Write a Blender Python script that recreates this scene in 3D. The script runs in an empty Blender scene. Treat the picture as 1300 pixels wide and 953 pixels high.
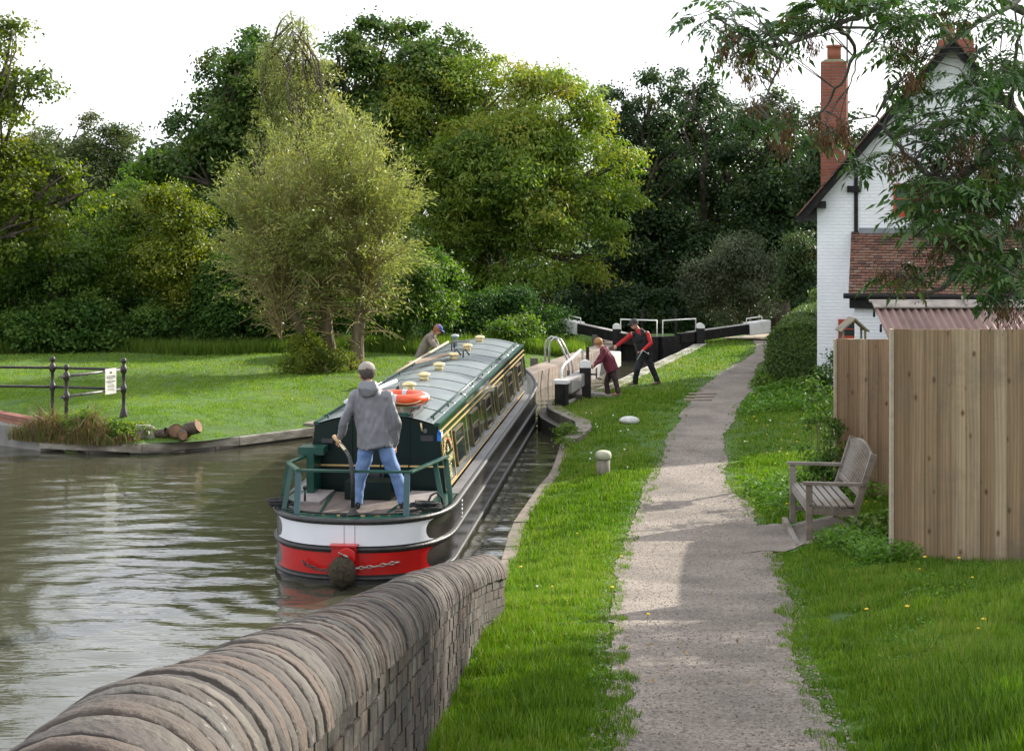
import bpy, bmesh, math, random
import numpy as np
from mathutils import Vector, Matrix, Euler

# ------------------------------------------------------------------ camera, world, sun
sc = bpy.context.scene
COL = sc.collection
CAMZ, F, HY, CX = 4.45, 2000.0, 273.0, 650.0
cd = bpy.data.cameras.new('camera'); cam = bpy.data.objects.new('camera', cd); COL.objects.link(cam)
cam.location = (0, 0, CAMZ); cam.rotation_euler = (math.radians(90), 0, 0)
cd.sensor_width = 36.0; cd.lens = F / 1300.0 * 36.0
cd.shift_y = -(476.5 - HY) / 1300.0
cd.clip_start = 0.1; cd.clip_end = 6000
sc.camera = cam
SUN_DIR = Vector((0.72, 0.69, 0.0)).normalized()
SUN_EL = math.radians(25.5)
w = bpy.data.worlds.new('World'); sc.world = w; w.use_nodes = True
nt = w.node_tree; bg = nt.nodes['Background']
sky = nt.nodes.new('ShaderNodeTexSky'); sky.sky_type = 'NISHITA'; sky.sun_disc = False
sky.sun_elevation = SUN_EL; sky.sun_rotation = math.atan2(SUN_DIR.x, SUN_DIR.y); sky.air_density = 1.0; sky.dust_density = 2.0
mulsky = nt.nodes.new('ShaderNodeVectorMath'); mulsky.operation = 'SCALE'; mulsky.inputs['Scale'].default_value = 1.0
nt.links.new(sky.outputs[0], mulsky.inputs[0])
tcw = nt.nodes.new('ShaderNodeTexCoord'); mpw = nt.nodes.new('ShaderNodeMapping'); mpw.inputs['Scale'].default_value = (1, 1, 3.2)
nzw = nt.nodes.new('ShaderNodeTexNoise'); nzw.inputs['Scale'].default_value = 2.2; nzw.inputs['Detail'].default_value = 6
rpw = nt.nodes.new('ShaderNodeValToRGB')
rpw.color_ramp.elements[0].position = 0.30; rpw.color_ramp.elements[0].color = (6.6, 7.0, 7.8, 1)
rpw.color_ramp.elements[1].position = 0.62; rpw.color_ramp.elements[1].color = (9.4, 9.5, 9.7, 1)
nt.links.new(tcw.outputs['Generated'], mpw.inputs[0]); nt.links.new(mpw.outputs[0], nzw.inputs[0]); nt.links.new(nzw.outputs[0], rpw.inputs[0])
mxw = nt.nodes.new('ShaderNodeMixRGB'); mxw.inputs[0].default_value = 0.82
nt.links.new(mulsky.outputs[0], mxw.inputs[1]); nt.links.new(rpw.outputs[0], mxw.inputs[2]); nt.links.new(mxw.outputs[0], bg.inputs['Color'])
bg.inputs['Strength'].default_value = 0.122
sd_ = bpy.data.lights.new('sun', 'SUN'); sun = bpy.data.objects.new('sun', sd_); COL.objects.link(sun)
sd_.energy = 5.0; sd_.angle = math.radians(0.6); sd_.color = (1.0, 0.94, 0.82)
sun.location = (30, 30, 40)
sv = Vector((SUN_DIR.x * math.cos(SUN_EL), SUN_DIR.y * math.cos(SUN_EL), math.sin(SUN_EL)))
sun.rotation_euler = sv.to_track_quat('Z', 'Y').to_euler()
sc.view_settings.view_transform = 'Standard'; sc.view_settings.look = 'None'
sc.view_settings.exposure = 0.76; sc.view_settings.gamma = 1.0
sc.render.engine = 'CYCLES'
sc.cycles.max_bounces = 7; sc.cycles.diffuse_bounces = 3; sc.cycles.glossy_bounces = 3; sc.cycles.transmission_bounces = 3
sc.cycles.transparent_max_bounces = 4; sc.cycles.use_denoising = True; sc.cycles.caustics_reflective = False; sc.cycles.caustics_refractive = False

# ------------------------------------------------------------------ helpers
RNG = np.random.default_rng(7); random.seed(7)
def PZ(px, py, z):
    d = (CAMZ - z) * F / (py - HY); return Vector(((px - CX) * d / F, d, z))
def PD(px, py, d): return Vector(((px - CX) * d / F, d, CAMZ - (py - HY) * d / F))
def ss(t): t = np.clip(t, 0, 1); return t * t * (3 - 2 * t)

def noise2(X, Y, s, seed=0):
    r = np.random.default_rng(seed); v = 0
    for i in range(6):
        a = r.random() * 6.28; f = s * (.6 + 1.6 * r.random()); v = v + np.sin((X * np.cos(a) + Y * np.sin(a)) * f + r.random() * 6.28)
    return v / 6
def tag(o, label=None, cat=None, group=None, kind=None):
    if label: o['label'] = label
    if cat: o['category'] = cat
    if group: o['group'] = group
    if kind: o['kind'] = kind
    return o
def empty(name, loc=(0, 0, 0), rz=0, label=None, cat=None, group=None):
    o = bpy.data.objects.new(name, None); COL.objects.link(o); o.location = loc; o.rotation_euler = (0, 0, rz); o.empty_display_size = .2
    return tag(o, label, cat, group)

class MB:
    def __init__(s): s.v = []; s.f = []; s.sm = []; s.mi = []
    def add(s, vs, fs, smooth=False, mi=0):
        n = len(s.v); s.v.extend([tuple(p) for p in vs]); s.f.extend([tuple(i + n for i in f) for f in fs])
        s.sm.extend([smooth] * len(fs)); s.mi.extend([mi] * len(fs)); return s
    def box(s, c, size, M=None, rz=0, mi=0, taper=None):
        sx, sy, sz = [a / 2 for a in size]; vs = []
        for z in (-sz, sz):
            k = taper if (taper and z > 0) else 1
            for x, y in ((-sx, -sy), (sx, -sy), (sx, sy), (-sx, sy)): vs.append(Vector((x * k, y * k, z)))
        R = M if M is not None else Matrix.Rotation(rz, 3, 'Z')
        vs = [R @ p + Vector(c) for p in vs]
        return s.add(vs, [(3, 2, 1, 0), (4, 5, 6, 7), (0, 1, 5, 4), (1, 2, 6, 5), (2, 3, 7, 6), (3, 0, 4, 7)], False, mi)
    def bar(s, a, b, wd, th, up=(0, 0, 1), mi=0):
        a = Vector(a); b = Vector(b); d = (b - a); L = d.length; d.normalize(); u = Vector(up)
        sd = d.cross(u)
        if sd.length < 1e-4: sd = d.cross(Vector((1, 0, 0)))
        sd.normalize(); u2 = sd.cross(d).normalized()
        M = Matrix((sd, d, u2)).transposed()
        return s.box((a + b) / 2, (wd, L, th), M, mi=mi)
    def tube(s, pts, r, n=8, cap=True, side=None, smooth=True, mi=0):
        pts = [Vector(p) for p in pts]; N = len(pts)
        rs = r if isinstance(r, (list, tuple)) else [r] * N
        vs = []; prev = None
        for i, p in enumerate(pts):
            t = (pts[min(i + 1, N - 1)] - pts[max(i - 1, 0)])
            if t.length < 1e-7: t = Vector((0, 0, 1))
            t.normalize()
            if side is not None:
                a = Vector(side); a = a - t * a.dot(t)
                if a.length < 1e-3: a = t.orthogonal()
            elif prev is None: a = t.orthogonal()
            else:
                a = prev - t * prev.dot(t)
                if a.length < 1e-4: a = t.orthogonal()
            a.normalize(); prev = a; b = t.cross(a)
            ra, rb = rs[i] if isinstance(rs[i], (list, tuple)) else (rs[i], rs[i])
            for k in range(n):
                q = 2 * math.pi * k / n; vs.append(p + a * (ra * math.cos(q)) + b * (rb * math.sin(q)))
        fs = [(i * n + k, i * n + (k + 1) % n, (i + 1) * n + (k + 1) % n, (i + 1) * n + k) for i in range(N - 1) for k in range(n)]
        s.add(vs, fs, smooth, mi)
        if cap:
            b0 = len(s.v) - len(vs)
            s.f.append(tuple(b0 + k for k in range(n - 1, -1, -1))); s.f.append(tuple(b0 + (N - 1) * n + k for k in range(n))); s.sm += [False, False]; s.mi += [mi, mi]
        return s
    def lathe(s, prof, c=(0, 0, 0), n=20, smooth=True, mi=0, M=None):
        vs = []; fs = []; m = len(prof)
        for r, z in prof:
            for k in range(n):
                q = 2 * math.pi * k / n; p = Vector((r * math.cos(q), r * math.sin(q), z))
                if M is not None: p = M @ p
                vs.append(p + Vector(c))
        for i in range(m - 1):
            for k in range(n): fs.append((i * n + k, i * n + (k + 1) % n, (i + 1) * n + (k + 1) % n, (i + 1) * n + k))
        s.add(vs, fs, smooth, mi); b0 = len(s.v) - len(vs)
        s.f.append(tuple(b0 + k for k in range(n - 1, -1, -1))); s.f.append(tuple(b0 + (m - 1) * n + k for k in range(n))); s.sm += [False, False]; s.mi += [mi, mi]
        return s
    def ell(s, c, r, M=None, n=14, m=9, mi=0):
        vs = []; fs = []
        for i in range(m + 1):
            a = math.pi * i / m
            for k in range(n):
                q = 2 * math.pi * k / n
                p = Vector((r[0] * math.sin(a) * math.cos(q), r[1] * math.sin(a) * math.sin(q), -r[2] * math.cos(a)))
                if M is not None: p = M @ p
                vs.append(p + Vector(c))
        for i in range(m):
            for k in range(n): fs.append((i * n + k, i * n + (k + 1) % n, (i + 1) * n + (k + 1) % n, (i + 1) * n + k))
        return s.add(vs, fs, True, mi)
    def prism(s, poly, a, b, mi=0):
        """poly: list of 3d points (planar), extruded by vector b-a"""
        off = Vector(b) - Vector(a); n = len(poly)
        vs = [Vector(p) for p in poly] + [Vector(p) + off for p in poly]
        fs = [tuple(range(n - 1, -1, -1)), tuple(range(n, 2 * n))] + [(k, (k + 1) % n, n + (k + 1) % n, n + k) for k in range(n)]
        return s.add(vs, fs, False, mi)
    def mesh(s, name):
        me = bpy.data.meshes.new(name); me.from_pydata(s.v, [], s.f)
        me.polygons.foreach_set('use_smooth', s.sm); me.polygons.foreach_set('material_index', s.mi); me.update(); return me
    def build(s, name, mats, parent=None, bevel=0, fixn=True):
        me = s.mesh(name)
        for m in (mats if isinstance(mats, (list, tuple)) else [mats]): me.materials.append(m)
        if fixn or bevel:
            bm = bmesh.new(); bm.from_mesh(me)
            if bevel:
                es = [e for e in bm.edges if len(e.link_faces) == 2 and e.calc_face_angle(0) > .6]
                try: bmesh.ops.bevel(bm, geom=es, offset=bevel, segments=2, affect='EDGES', clamp_overlap=True)
                except Exception: pass
            bmesh.ops.recalc_face_normals(bm, faces=bm.faces); bm.to_mesh(me); bm.free()
        o = bpy.data.objects.new(name, me); COL.objects.link(o)
        if parent: o.parent = parent
        return o

def npmesh(name, V, faces_n, mats, parent=None, attr=None, smooth=False, k=4):
    """V (n*k,3) verts laid out per face"""
    me = bpy.data.meshes.new(name); nf = faces_n
    me.vertices.add(len(V)); me.vertices.foreach_set('co', np.asarray(V, dtype=np.float32).ravel())
    me.loops.add(nf * k); me.loops.foreach_set('vertex_index', np.arange(nf * k, dtype=np.int32))
    me.polygons.add(nf); me.polygons.foreach_set('loop_start', np.arange(0, nf * k, k, dtype=np.int32))
    if attr is not None:
        a = me.attributes.new('tint', 'FLOAT', 'FACE'); a.data.foreach_set('value', np.asarray(attr, dtype=np.float32))
    for m in (mats if isinstance(mats, (list, tuple)) else [mats]): me.materials.append(m)
    me.update(calc_edges=True); me.validate()
    o = bpy.data.objects.new(name, me); COL.objects.link(o)
    if parent: o.parent = parent
    return o

# ------------------------------------------------------------------ materials
def newmat(name):
    m = bpy.data.materials.new(name); m.use_nodes = True; n = m.node_tree; b = n.nodes['Principled BSDF']; return m, n, b
def N(n, t, **kw):
    x = n.nodes.new(t)
    for k, v in kw.items():
        if k in x.inputs: x.inputs[k].default_value = v
        else: setattr(x, k, v)
    return x
def mat(name, c1, c2=None, scale=8, rough=.7, bump=0, bscale=None, metal=0, spec=.5, stretch=(1, 1, 1), detail=5, lo=.35, hi=.65, c3=None, s3=1.2, coat=0, dist=.02):
    m, n, b = newmat(name); L = n.links
    b.inputs['Roughness'].default_value = rough; b.inputs['Metallic'].default_value = metal; b.inputs['Specular IOR Level'].default_value = spec
    b.inputs['Coat Weight'].default_value = coat
    b.inputs['Base Color'].default_value = (*c1, 1)
    tc = N(n, 'ShaderNodeTexCoord'); mp = N(n, 'ShaderNodeMapping'); mp.inputs['Scale'].default_value = stretch; L.new(tc.outputs['Object'], mp.inputs[0])
    if c2:
        nz = N(n, 'ShaderNodeTexNoise', Scale=scale, Detail=detail); L.new(mp.outputs[0], nz.inputs['Vector'])
        r = N(n, 'ShaderNodeValToRGB'); e = r.color_ramp.elements; e[0].position = lo; e[0].color = (*c1, 1); e[1].position = hi; e[1].color = (*c2, 1)
        L.new(nz.outputs[0], r.inputs[0]); out = r.outputs[0]
        if c3:
            nz3 = N(n, 'ShaderNodeTexNoise', Scale=s3, Detail=4); L.new(tc.outputs['Object'], nz3.inputs['Vector'])
            r3 = N(n, 'ShaderNodeValToRGB'); r3.color_ramp.elements[0].position = .45; r3.color_ramp.elements[1].position = .65
            L.new(nz3.outputs[0], r3.inputs[0]); mx = N(n, 'ShaderNodeMixRGB'); mx.inputs[2].default_value = (*c3, 1)
            L.new(r3.outputs[0], mx.inputs[0]); L.new(out, mx.inputs[1]); out = mx.outputs[0]
        L.new(out, b.inputs['Base Color'])
    if bump:
        nb = N(n, 'ShaderNodeTexNoise', Scale=bscale or scale * 2, Detail=6); L.new(mp.outputs[0], nb.inputs['Vector'])
        bp = N(n, 'ShaderNodeBump', Strength=bump, Distance=dist); L.new(nb.outputs[0], bp.inputs['Height']); L.new(bp.outputs[0], b.inputs['Normal'])
    return m
def leafmat(name, cols, rough=.5, trans=.3, spec=.35):
    """per-leaf tint attribute -> ramp; diffuse+translucent"""
    m, n, b = newmat(name); L = n.links
    at = N(n, 'ShaderNodeAttribute'); at.attribute_name = 'tint'
    r = N(n, 'ShaderNodeValToRGB'); e = r.color_ramp.elements
    e[0].position = 0; e[0].color = (*cols[0], 1); e[1].position = 1; e[1].color = (*cols[-1], 1)
    for i, c in enumerate(cols[1:-1]): x = e.new((i + 1) / (len(cols) - 1)); x.color = (*c, 1)
    L.new(at.outputs['Fac'], r.inputs[0]); L.new(r.outputs[0], b.inputs['Base Color'])
    b.inputs['Roughness'].default_value = rough; b.inputs['Specular IOR Level'].default_value = spec
    tr = N(n, 'ShaderNodeBsdfTranslucent'); hs = N(n, 'ShaderNodeHueSaturation', Saturation=1.15, Value=1.25); L.new(r.outputs[0], hs.inputs['Color']); L.new(hs.outputs[0], tr.inputs['Color'])
    mx = N(n, 'ShaderNodeMixShader'); mx.inputs[0].default_value = trans
    L.new(b.outputs[0], mx.inputs[1]); L.new(tr.outputs[0], mx.inputs[2]); L.new(mx.outputs[0], n.nodes['Material Output'].inputs[0])
    return m

def brickmat(name, c1, c2, mortar, sc_=1, rough=.85, bump=.5, mortar_size=.012, vert='XZ', c3=None, row=.075, bw=.225):
    m, n, b = newmat(name); L = n.links
    tc = N(n, 'ShaderNodeTexCoord'); sp = N(n, 'ShaderNodeSeparateXYZ'); L.new(tc.outputs['Object'], sp.inputs[0])
    cb = N(n, 'ShaderNodeCombineXYZ')
    if vert == 'XZ':
        ad = N(n, 'ShaderNodeMath', operation='ADD'); L.new(sp.outputs[0], ad.inputs[0]); L.new(sp.outputs[1], ad.inputs[1]); L.new(ad.outputs[0], cb.inputs[0])
    else: L.new(sp.outputs[1], cb.inputs[0])
    L.new(sp.outputs[2], cb.inputs[1])
    br = N(n, 'ShaderNodeTexBrick'); br.inputs['Scale'].default_value = 1; br.inputs['Mortar Size'].default_value = mortar_size; br.inputs['Brick Width'].default_value = bw; br.inputs['Row Height'].default_value = row
    br.inputs['Color1'].default_value = (*c1, 1); br.inputs['Color2'].default_value = (*c2, 1); br.inputs['Mortar'].default_value = (*mortar, 1); br.inputs['Mortar Smooth'].default_value = .4
    L.new(cb.outputs[0], br.inputs['Vector'])
    nz = N(n, 'ShaderNodeTexNoise', Scale=3.0, Detail=6); L.new(tc.outputs['Object'], nz.inputs['Vector'])
    mx = N(n, 'ShaderNodeMixRGB'); mx.blend_type = 'MULTIPLY'; mx.inputs[0].default_value = .7
    r = N(n, 'ShaderNodeValToRGB'); r.color_ramp.elements[0].position = .3; r.color_ramp.elements[0].color = (.62, .6, .58, 1) if not c3 else (*c3, 1); r.color_ramp.elements[1].position = .6
    L.new(nz.outputs[0], r.inputs[0]); L.new(br.outputs[0], mx.inputs[1]); L.new(r.outputs[0], mx.inputs[2]); L.new(mx.outputs[0], b.inputs['Base Color'])
    b.inputs['Roughness'].default_value = rough
    n2 = N(n, 'ShaderNodeTexNoise', Scale=40, Detail=4); L.new(tc.outputs['Object'], n2.inputs['Vector'])
    m1 = N(n, 'ShaderNodeMath', operation='MULTIPLY'); m1.inputs[1].default_value = .35; L.new(n2.outputs[0], m1.inputs[0])
    m2 = N(n, 'ShaderNodeMath', operation='SUBTRACT'); L.new(m1.outputs[0], m2.inputs[0]); L.new(br.outputs['Fac'], m2.inputs[1])
    bp = N(n, 'ShaderNodeBump', Strength=bump, Distance=.012); L.new(m2.outputs[0], bp.inputs['Height']); L.new(bp.outputs[0], b.inputs['Normal'])
    return m
def tintmat(name, cols, rough=.8, bump=.4, bscale=30, streak=None, spots=False, dirt=.8):
    """per-face tint ramp with noise dirt"""
    m, n, b = newmat(name); L = n.links
    at = N(n, 'ShaderNodeAttribute'); at.attribute_name = 'tint'
    r = N(n, 'ShaderNodeValToRGB'); e = r.color_ramp.elements; e[0].position = 0; e[0].color = (*cols[0], 1); e[1].position = 1; e[1].color = (*cols[-1], 1)
    for i, c in enumerate(cols[1:-1]): x = e.new((i + 1) / (len(cols) - 1)); x.color = (*c, 1)
    L.new(at.outputs['Fac'], r.inputs[0])
    tc = N(n, 'ShaderNodeTexCoord'); mp = N(n, 'ShaderNodeMapping'); mp.inputs['Scale'].default_value = streak or (1, 1, 1); L.new(tc.outputs['Object'], mp.inputs[0])
    nz = N(n, 'ShaderNodeTexNoise', Scale=bscale * .3, Detail=6, Roughness=.65); L.new(mp.outputs[0], nz.inputs['Vector'])
    r2 = N(n, 'ShaderNodeValToRGB'); r2.color_ramp.elements[0].position = .3; r2.color_ramp.elements[0].color = (.45, .43, .4, 1); r2.color_ramp.elements[1].position = .62; r2.color_ramp.elements[1].color = (1.15, 1.12, 1.08, 1)
    L.new(nz.outputs[0], r2.inputs[0]); mx = N(n, 'ShaderNodeMixRGB'); mx.blend_type = 'MULTIPLY'; mx.inputs[0].default_value = dirt
    L.new(r.outputs[0], mx.inputs[1]); L.new(r2.outputs[0], mx.inputs[2]); L.new(mx.outputs[0], b.inputs['Base Color'])
    if spots:   # lichen blotches
        n5 = N(n, 'ShaderNodeTexNoise', Scale=13, Detail=8, Roughness=.75); L.new(tc.outputs['Object'], n5.inputs['Vector']); r5 = N(n, 'ShaderNodeValToRGB'); r5.color_ramp.elements[0].position = .62; r5.color_ramp.elements[1].position = .68
        L.new(n5.outputs[0], r5.inputs[0]); m5 = N(n, 'ShaderNodeMixRGB'); m5.inputs[2].default_value = (.30, .29, .25, 1); L.new(r5.outputs[0], m5.inputs[0]); L.new(mx.outputs[0], m5.inputs[1])
        n6 = N(n, 'ShaderNodeTexNoise', Scale=2.2, Detail=8, Roughness=.7); L.new(tc.outputs['Object'], n6.inputs['Vector']); r6 = N(n, 'ShaderNodeValToRGB'); r6.color_ramp.elements[0].position = .52; r6.color_ramp.elements[1].position = .66
        L.new(n6.outputs[0], r6.inputs[0]); m6 = N(n, 'ShaderNodeMixRGB'); m6.inputs[2].default_value = (.045, .04, .036, 1); ms = N(n, 'ShaderNodeMath', operation='MULTIPLY'); ms.inputs[1].default_value = .75; L.new(r6.outputs[0], ms.inputs[0]); L.new(ms.outputs[0], m6.inputs[0]); L.new(m5.outputs[0], m6.inputs[1]); L.new(m6.outputs[0], b.inputs['Base Color'])
    b.inputs['Roughness'].default_value = rough
    nb = N(n, 'ShaderNodeTexNoise', Scale=bscale, Detail=6); L.new(mp.outputs[0], nb.inputs['Vector'])
    bp = N(n, 'ShaderNodeBump', Strength=bump, Distance=.02); L.new(nb.outputs[0], bp.inputs['Height']); L.new(bp.outputs[0], b.inputs['Normal'])
    return m
def set_tint(o, vals):
    a = o.data.attributes.new('tint', 'FLOAT', 'FACE'); a.data.foreach_set('value', np.asarray(vals, dtype=np.float32))

# ------------------------------------------------------------------ terrain functions
TY = [-60, 0, 2, 5, 8, 10, 11, 13, 15.4, 17.5, 21, 24, 3000]
TZ = [2.8, 2.8, 2.75, 2.4, 1.88, 1.56, 1.42, 1.18, .90, .70, .50, .45, .45]
def prof(Y): return np.interp(Y, TY, TZ)
def onpath(px, py):
    z = .5
    for _ in range(40):
        d = (CAMZ - z) * F / (py - HY); z = .5 * z + .5 * float(prof(d))
    return ((px - CX) * d / F, d, z)
PATHPX = [(990, 768, 1095), (953, 772, 1062), (905, 775, 1040), (862, 778, 1020), (800, 775, 1006), (750, 778, 1003), (715, 786, 985), (690, 792, 975), (665, 803, 962), (645, 812, 950),
          (620, 820, 926), (600, 828, 921), (570, 842, 919), (550, 852, 924), (530, 864, 930), (515, 874, 938), (505, 882, 950), (495, 889, 964), (485, 899, 962), (475, 913, 957),
          (465, 930, 963), (455, 948, 972), (447, 958, 979), (440, 960, 985), (432, 956, 992), (426, 950, 1000)]
pl = [(onpath(a, y), onpath(b, y)) for y, a, b in PATHPX]
PY_ = np.array([-4, 0] + [p[0][1] for p in pl] + [58, 70]); PL_ = np.array([1.2, 1.0] + [p[0][0] for p in pl] + [9.5, 12.0]); PR_ = np.array([2.4, 2.3] + [p[1][0] for p in pl] + [11.5, 14.0])
def pathL(Y): return np.interp(Y, PY_, PL_)
def pathR(Y): return np.interp(Y, PY_, PR_)
CANAL = [(-.66, -4), (-.60, 9), (-.50, 11.5), (-.34, 13.2), (-.03, 20.5), (.38, 23.6), (.60, 24.9), (.74, 26.5), (.87, 28.2), (1.20, 29.5), (1.22, 30.4), (.98, 31.4), (.76, 32.4), (.70, 33.2), (.84, 34.2), (1.45, 34.6),
         (2.60, 38.3), (5.35, 47.6), (5.75, 49.2), (5.75, 50.5), (3.45, 50.5), (3.45, 49.2), (2.0, 44.4), (.25, 38.6), (-.7, 37.4), (-2.3, 34.6), (-3.93, 31.5), (-5.86, 29.45), (-6.9, 29.2), (-7.66, 29.3),
         (-8.9, 29.75), (-9.3, 31.1), (-10.5, 31.4), (-30, 33), (-60, 36), (-60, -4)]
CP = np.array(CANAL)
def sdist(X, Y):
    """signed distance to canal polygon, negative inside; also nearest point"""
    X = np.asarray(X, float); Y = np.asarray(Y, float); best = np.full(X.shape, 1e9); nx = X.copy(); ny = Y.copy(); ins = np.zeros(X.shape, bool)
    for i in range(len(CP)):
        a = CP[i]; b = CP[(i + 1) % len(CP)]; ab = b - a; L2 = (ab ** 2).sum()
        t = np.clip(((X - a[0]) * ab[0] + (Y - a[1]) * ab[1]) / L2, 0, 1); qx = a[0] + t * ab[0]; qy = a[1] + t * ab[1]; d = np.hypot(X - qx, Y - qy)
        m = d < best; best = np.where(m, d, best); nx = np.where(m, qx, nx); ny = np.where(m, qy, ny)
        c = ((a[1] > Y) != (b[1] > Y)); xi = a[0] + (Y - a[1]) * (b[0] - a[0]) / ((b[1] - a[1]) if b[1] != a[1] else 1e-9); ins ^= (c & (X < xi))
    return np.where(ins, -best, best), nx, ny
def Gz(X, Y, sd=None):
    X = np.asarray(X, float); Y = np.asarray(Y, float)
    if sd is None: sd = sdist(X, Y)[0]
    xc = np.interp(Y, [-4, 18, 30, 38, 50, 60], [-6, -3, -1.8, 1.4, 4.6, 7.5])
    left = X < xc
    p = prof(Y)
    edge = np.where(Y < 17, p - .12, np.where(Y > 29, .44, .34)); edge = np.interp(Y, [15, 18, 28, 30], [0, 1, 1, 1]) * .0 + np.where(Y < 18, np.minimum(p - .05, p), np.where(Y < 29, .36, .45))
    tY = np.interp(Y, [15.5, 19.5], [0, 1]); e2 = (p - .08) * (1 - tY) + np.where(Y < 29, .36, np.where(Y < 31, .36 + (Y - 29) * .045, .45)) * tY
    zr = e2 + (p - e2) * ss(sd / 1.3)
    bank = .16 * ss((X - pathR(Y)) / 1.1) * np.interp(Y, [8, 19, 24, 30, 40], [1, 1, .3, .7, .2]); zr = zr + bank
    hump = .05 * np.sin(X * 1.3 + 1) * np.sin(Y * .7) * ss((sd - .5) / 2) * np.where((X > pathL(Y) - .3) & (X < pathR(Y) + .3), 0, 1)
    zl = .22 + .25 * ss(sd / 2.2) + .04 * np.sin(X * .8) * np.sin(Y * .9) * ss(sd / 3) + .5 * ss((Y - 50) / 20)
    z = np.where(left & (Y < 52), zl, zr + hump)
    z = z - 1.9 * ss((Y - 53) / 9) * ss((X + 1) / 3) + np.where(left, 0, 0)
    return z
def G(x, y): return float(Gz(np.array([x]), np.array([y]))[0])

# ------------------------------------------------------------------ the setting
M_soil = mat('turf', (.035, .085, .010), (.075, .15, .018), scale=2.5, rough=.95, bump=.6, bscale=30, c3=(.05, .095, .014), s3=.5)
def axis(lo, a, b, hi, st, g=1.35):
    mid = list(np.arange(a, b + 1e-6, st)); s = st; x = a; left = []
    while x > lo: s *= g; x -= s; left.append(x)
    s = st; x = mid[-1]; right = []
    while x < hi: s *= g; x += s; right.append(x)
    return np.array(left[::-1] + mid + right)
xs = axis(-2500, -14, 13, 2500, .25); ys = axis(-60, 0, 54, 4000, .25)
XX, YY = np.meshgrid(xs, ys); sdg, qx, qy = sdist(XX, YY)
snap = (np.abs(sdg) < .17) & (XX > -13.9) & (XX < 12.9) & (YY > 0) & (YY < 54)
XX = np.where(snap, qx, XX); YY = np.where(snap, qy, YY); sdg = np.where(snap, 0, sdg)
ZZ = np.where(sdg < -1e-6, -.9, Gz(XX, YY, np.maximum(sdg, 0)))
nr, ncx = XX.shape
idx = np.arange(nr * ncx).reshape(nr, ncx)
quads = np.stack([idx[:-1, :-1], idx[:-1, 1:], idx[1:, 1:], idx[1:, :-1]], -1).reshape(-1, 4)
cxm = XX.ravel()[quads].mean(1); cym = YY.ravel()[quads].mean(1); keep = sdist(cxm, cym)[0] > 0
me = bpy.data.meshes.new('ground'); me.from_pydata(np.stack([XX.ravel(), YY.ravel(), ZZ.ravel()], 1).tolist(), [], quads[keep].tolist()); me.materials.append(M_soil)
me.polygons.foreach_set('use_smooth', [True] * len(me.polygons)); me.update()
ground = bpy.data.objects.new('ground', me); COL.objects.link(ground); tag(ground, kind='structure')

# water
def watermat():
    m, n, b = newmat('canal_water'); L = n.links
    b.inputs['Base Color'].default_value = (.055, .053, .034, 1); b.inputs['Roughness'].default_value = .04; b.inputs['IOR'].default_value = 1.5; b.inputs['Specular IOR Level'].default_value = .62
    tc = N(n, 'ShaderNodeTexCoord'); mp = N(n, 'ShaderNodeMapping'); mp.inputs['Scale'].default_value = (.6, 1.9, 1); mp.inputs['Rotation'].default_value = (0, 0, .18); L.new(tc.outputs['Object'], mp.inputs[0])
    n1 = N(n, 'ShaderNodeTexNoise', Scale=3.2, Detail=3, Roughness=.5, Distortion=.6); L.new(mp.outputs[0], n1.inputs['Vector'])
    n2 = N(n, 'ShaderNodeTexNoise', Scale=10, Detail=2); L.new(mp.outputs[0], n2.inputs['Vector'])
    ml = N(n, 'ShaderNodeMath', operation='MULTIPLY_ADD'); ml.inputs[1].default_value = .22; L.new(n2.outputs[0], ml.inputs[0]); L.new(n1.outputs[0], ml.inputs[2])
    bp = N(n, 'ShaderNodeBump', Strength=.55, Distance=.014); L.new(ml.outputs[0], bp.inputs['Height']); L.new(bp.outputs[0], b.inputs['Normal'])
    return m
# rippled sheet: real wave relief near the view
wx = np.concatenate([np.linspace(-60, -14, 24), np.arange(-13.9, 6.5, .09)]); wy = np.concatenate([np.linspace(-4, 8, 13), np.arange(8.08, 52, .08)])
WX, WY = np.meshgrid(wx, wy); WZ = np.zeros_like(WX)
rr = np.random.default_rng(3)
for k in range(34):
    lam = rr.uniform(.26, .95); ang = rr.normal(1.50, .34); kx = math.cos(ang) * 2 * math.pi / lam; ky = math.sin(ang) * 2 * math.pi / lam
    ph = rr.uniform(0, 6.28); mod = .5 + .5 * np.sin(WX * rr.uniform(.2, .8) + WY * rr.uniform(.2, .8) + rr.uniform(0, 6))
    WZ += .00165 * lam ** .8 * np.sin(kx * WX + ky * WY + ph) * mod
# wash behind the stern of the boat
r0 = np.hypot(WX + 2.1, (WY - 18.9)); WZ += .010 * np.exp(-r0 / 2.6) * np.sin(r0 * 13) * (WY < 19.6)
WZ *= np.interp(WY, [0, 36, 44], [1, 1, .6])
wi = np.arange(WX.size).reshape(WX.shape); wq = np.stack([wi[:-1, :-1], wi[:-1, 1:], wi[1:, 1:], wi[1:, :-1]], -1).reshape(-1, 4)
wcx = WX.ravel()[wq].mean(1); wcy = WY.ravel()[wq].mean(1); kp = sdist(wcx, wcy)[0] < .25; wq = wq[kp]
me = bpy.data.meshes.new('canal_water'); nv = WX.size; me.vertices.add(nv); me.vertices.foreach_set('co', np.stack([WX.ravel(), WY.ravel(), WZ.ravel()], 1).astype(np.float32).ravel())
me.loops.add(len(wq) * 4); me.loops.foreach_set('vertex_index', wq.astype(np.int32).ravel()); me.polygons.add(len(wq)); me.polygons.foreach_set('loop_start', np.arange(0, len(wq) * 4, 4, dtype=np.int32))
me.polygons.foreach_set('use_smooth', np.ones(len(wq), bool)); me.update(calc_edges=True); me.materials.append(watermat())
water = bpy.data.objects.new('water', me); COL.objects.link(water); tag(water, kind='structure')

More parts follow.
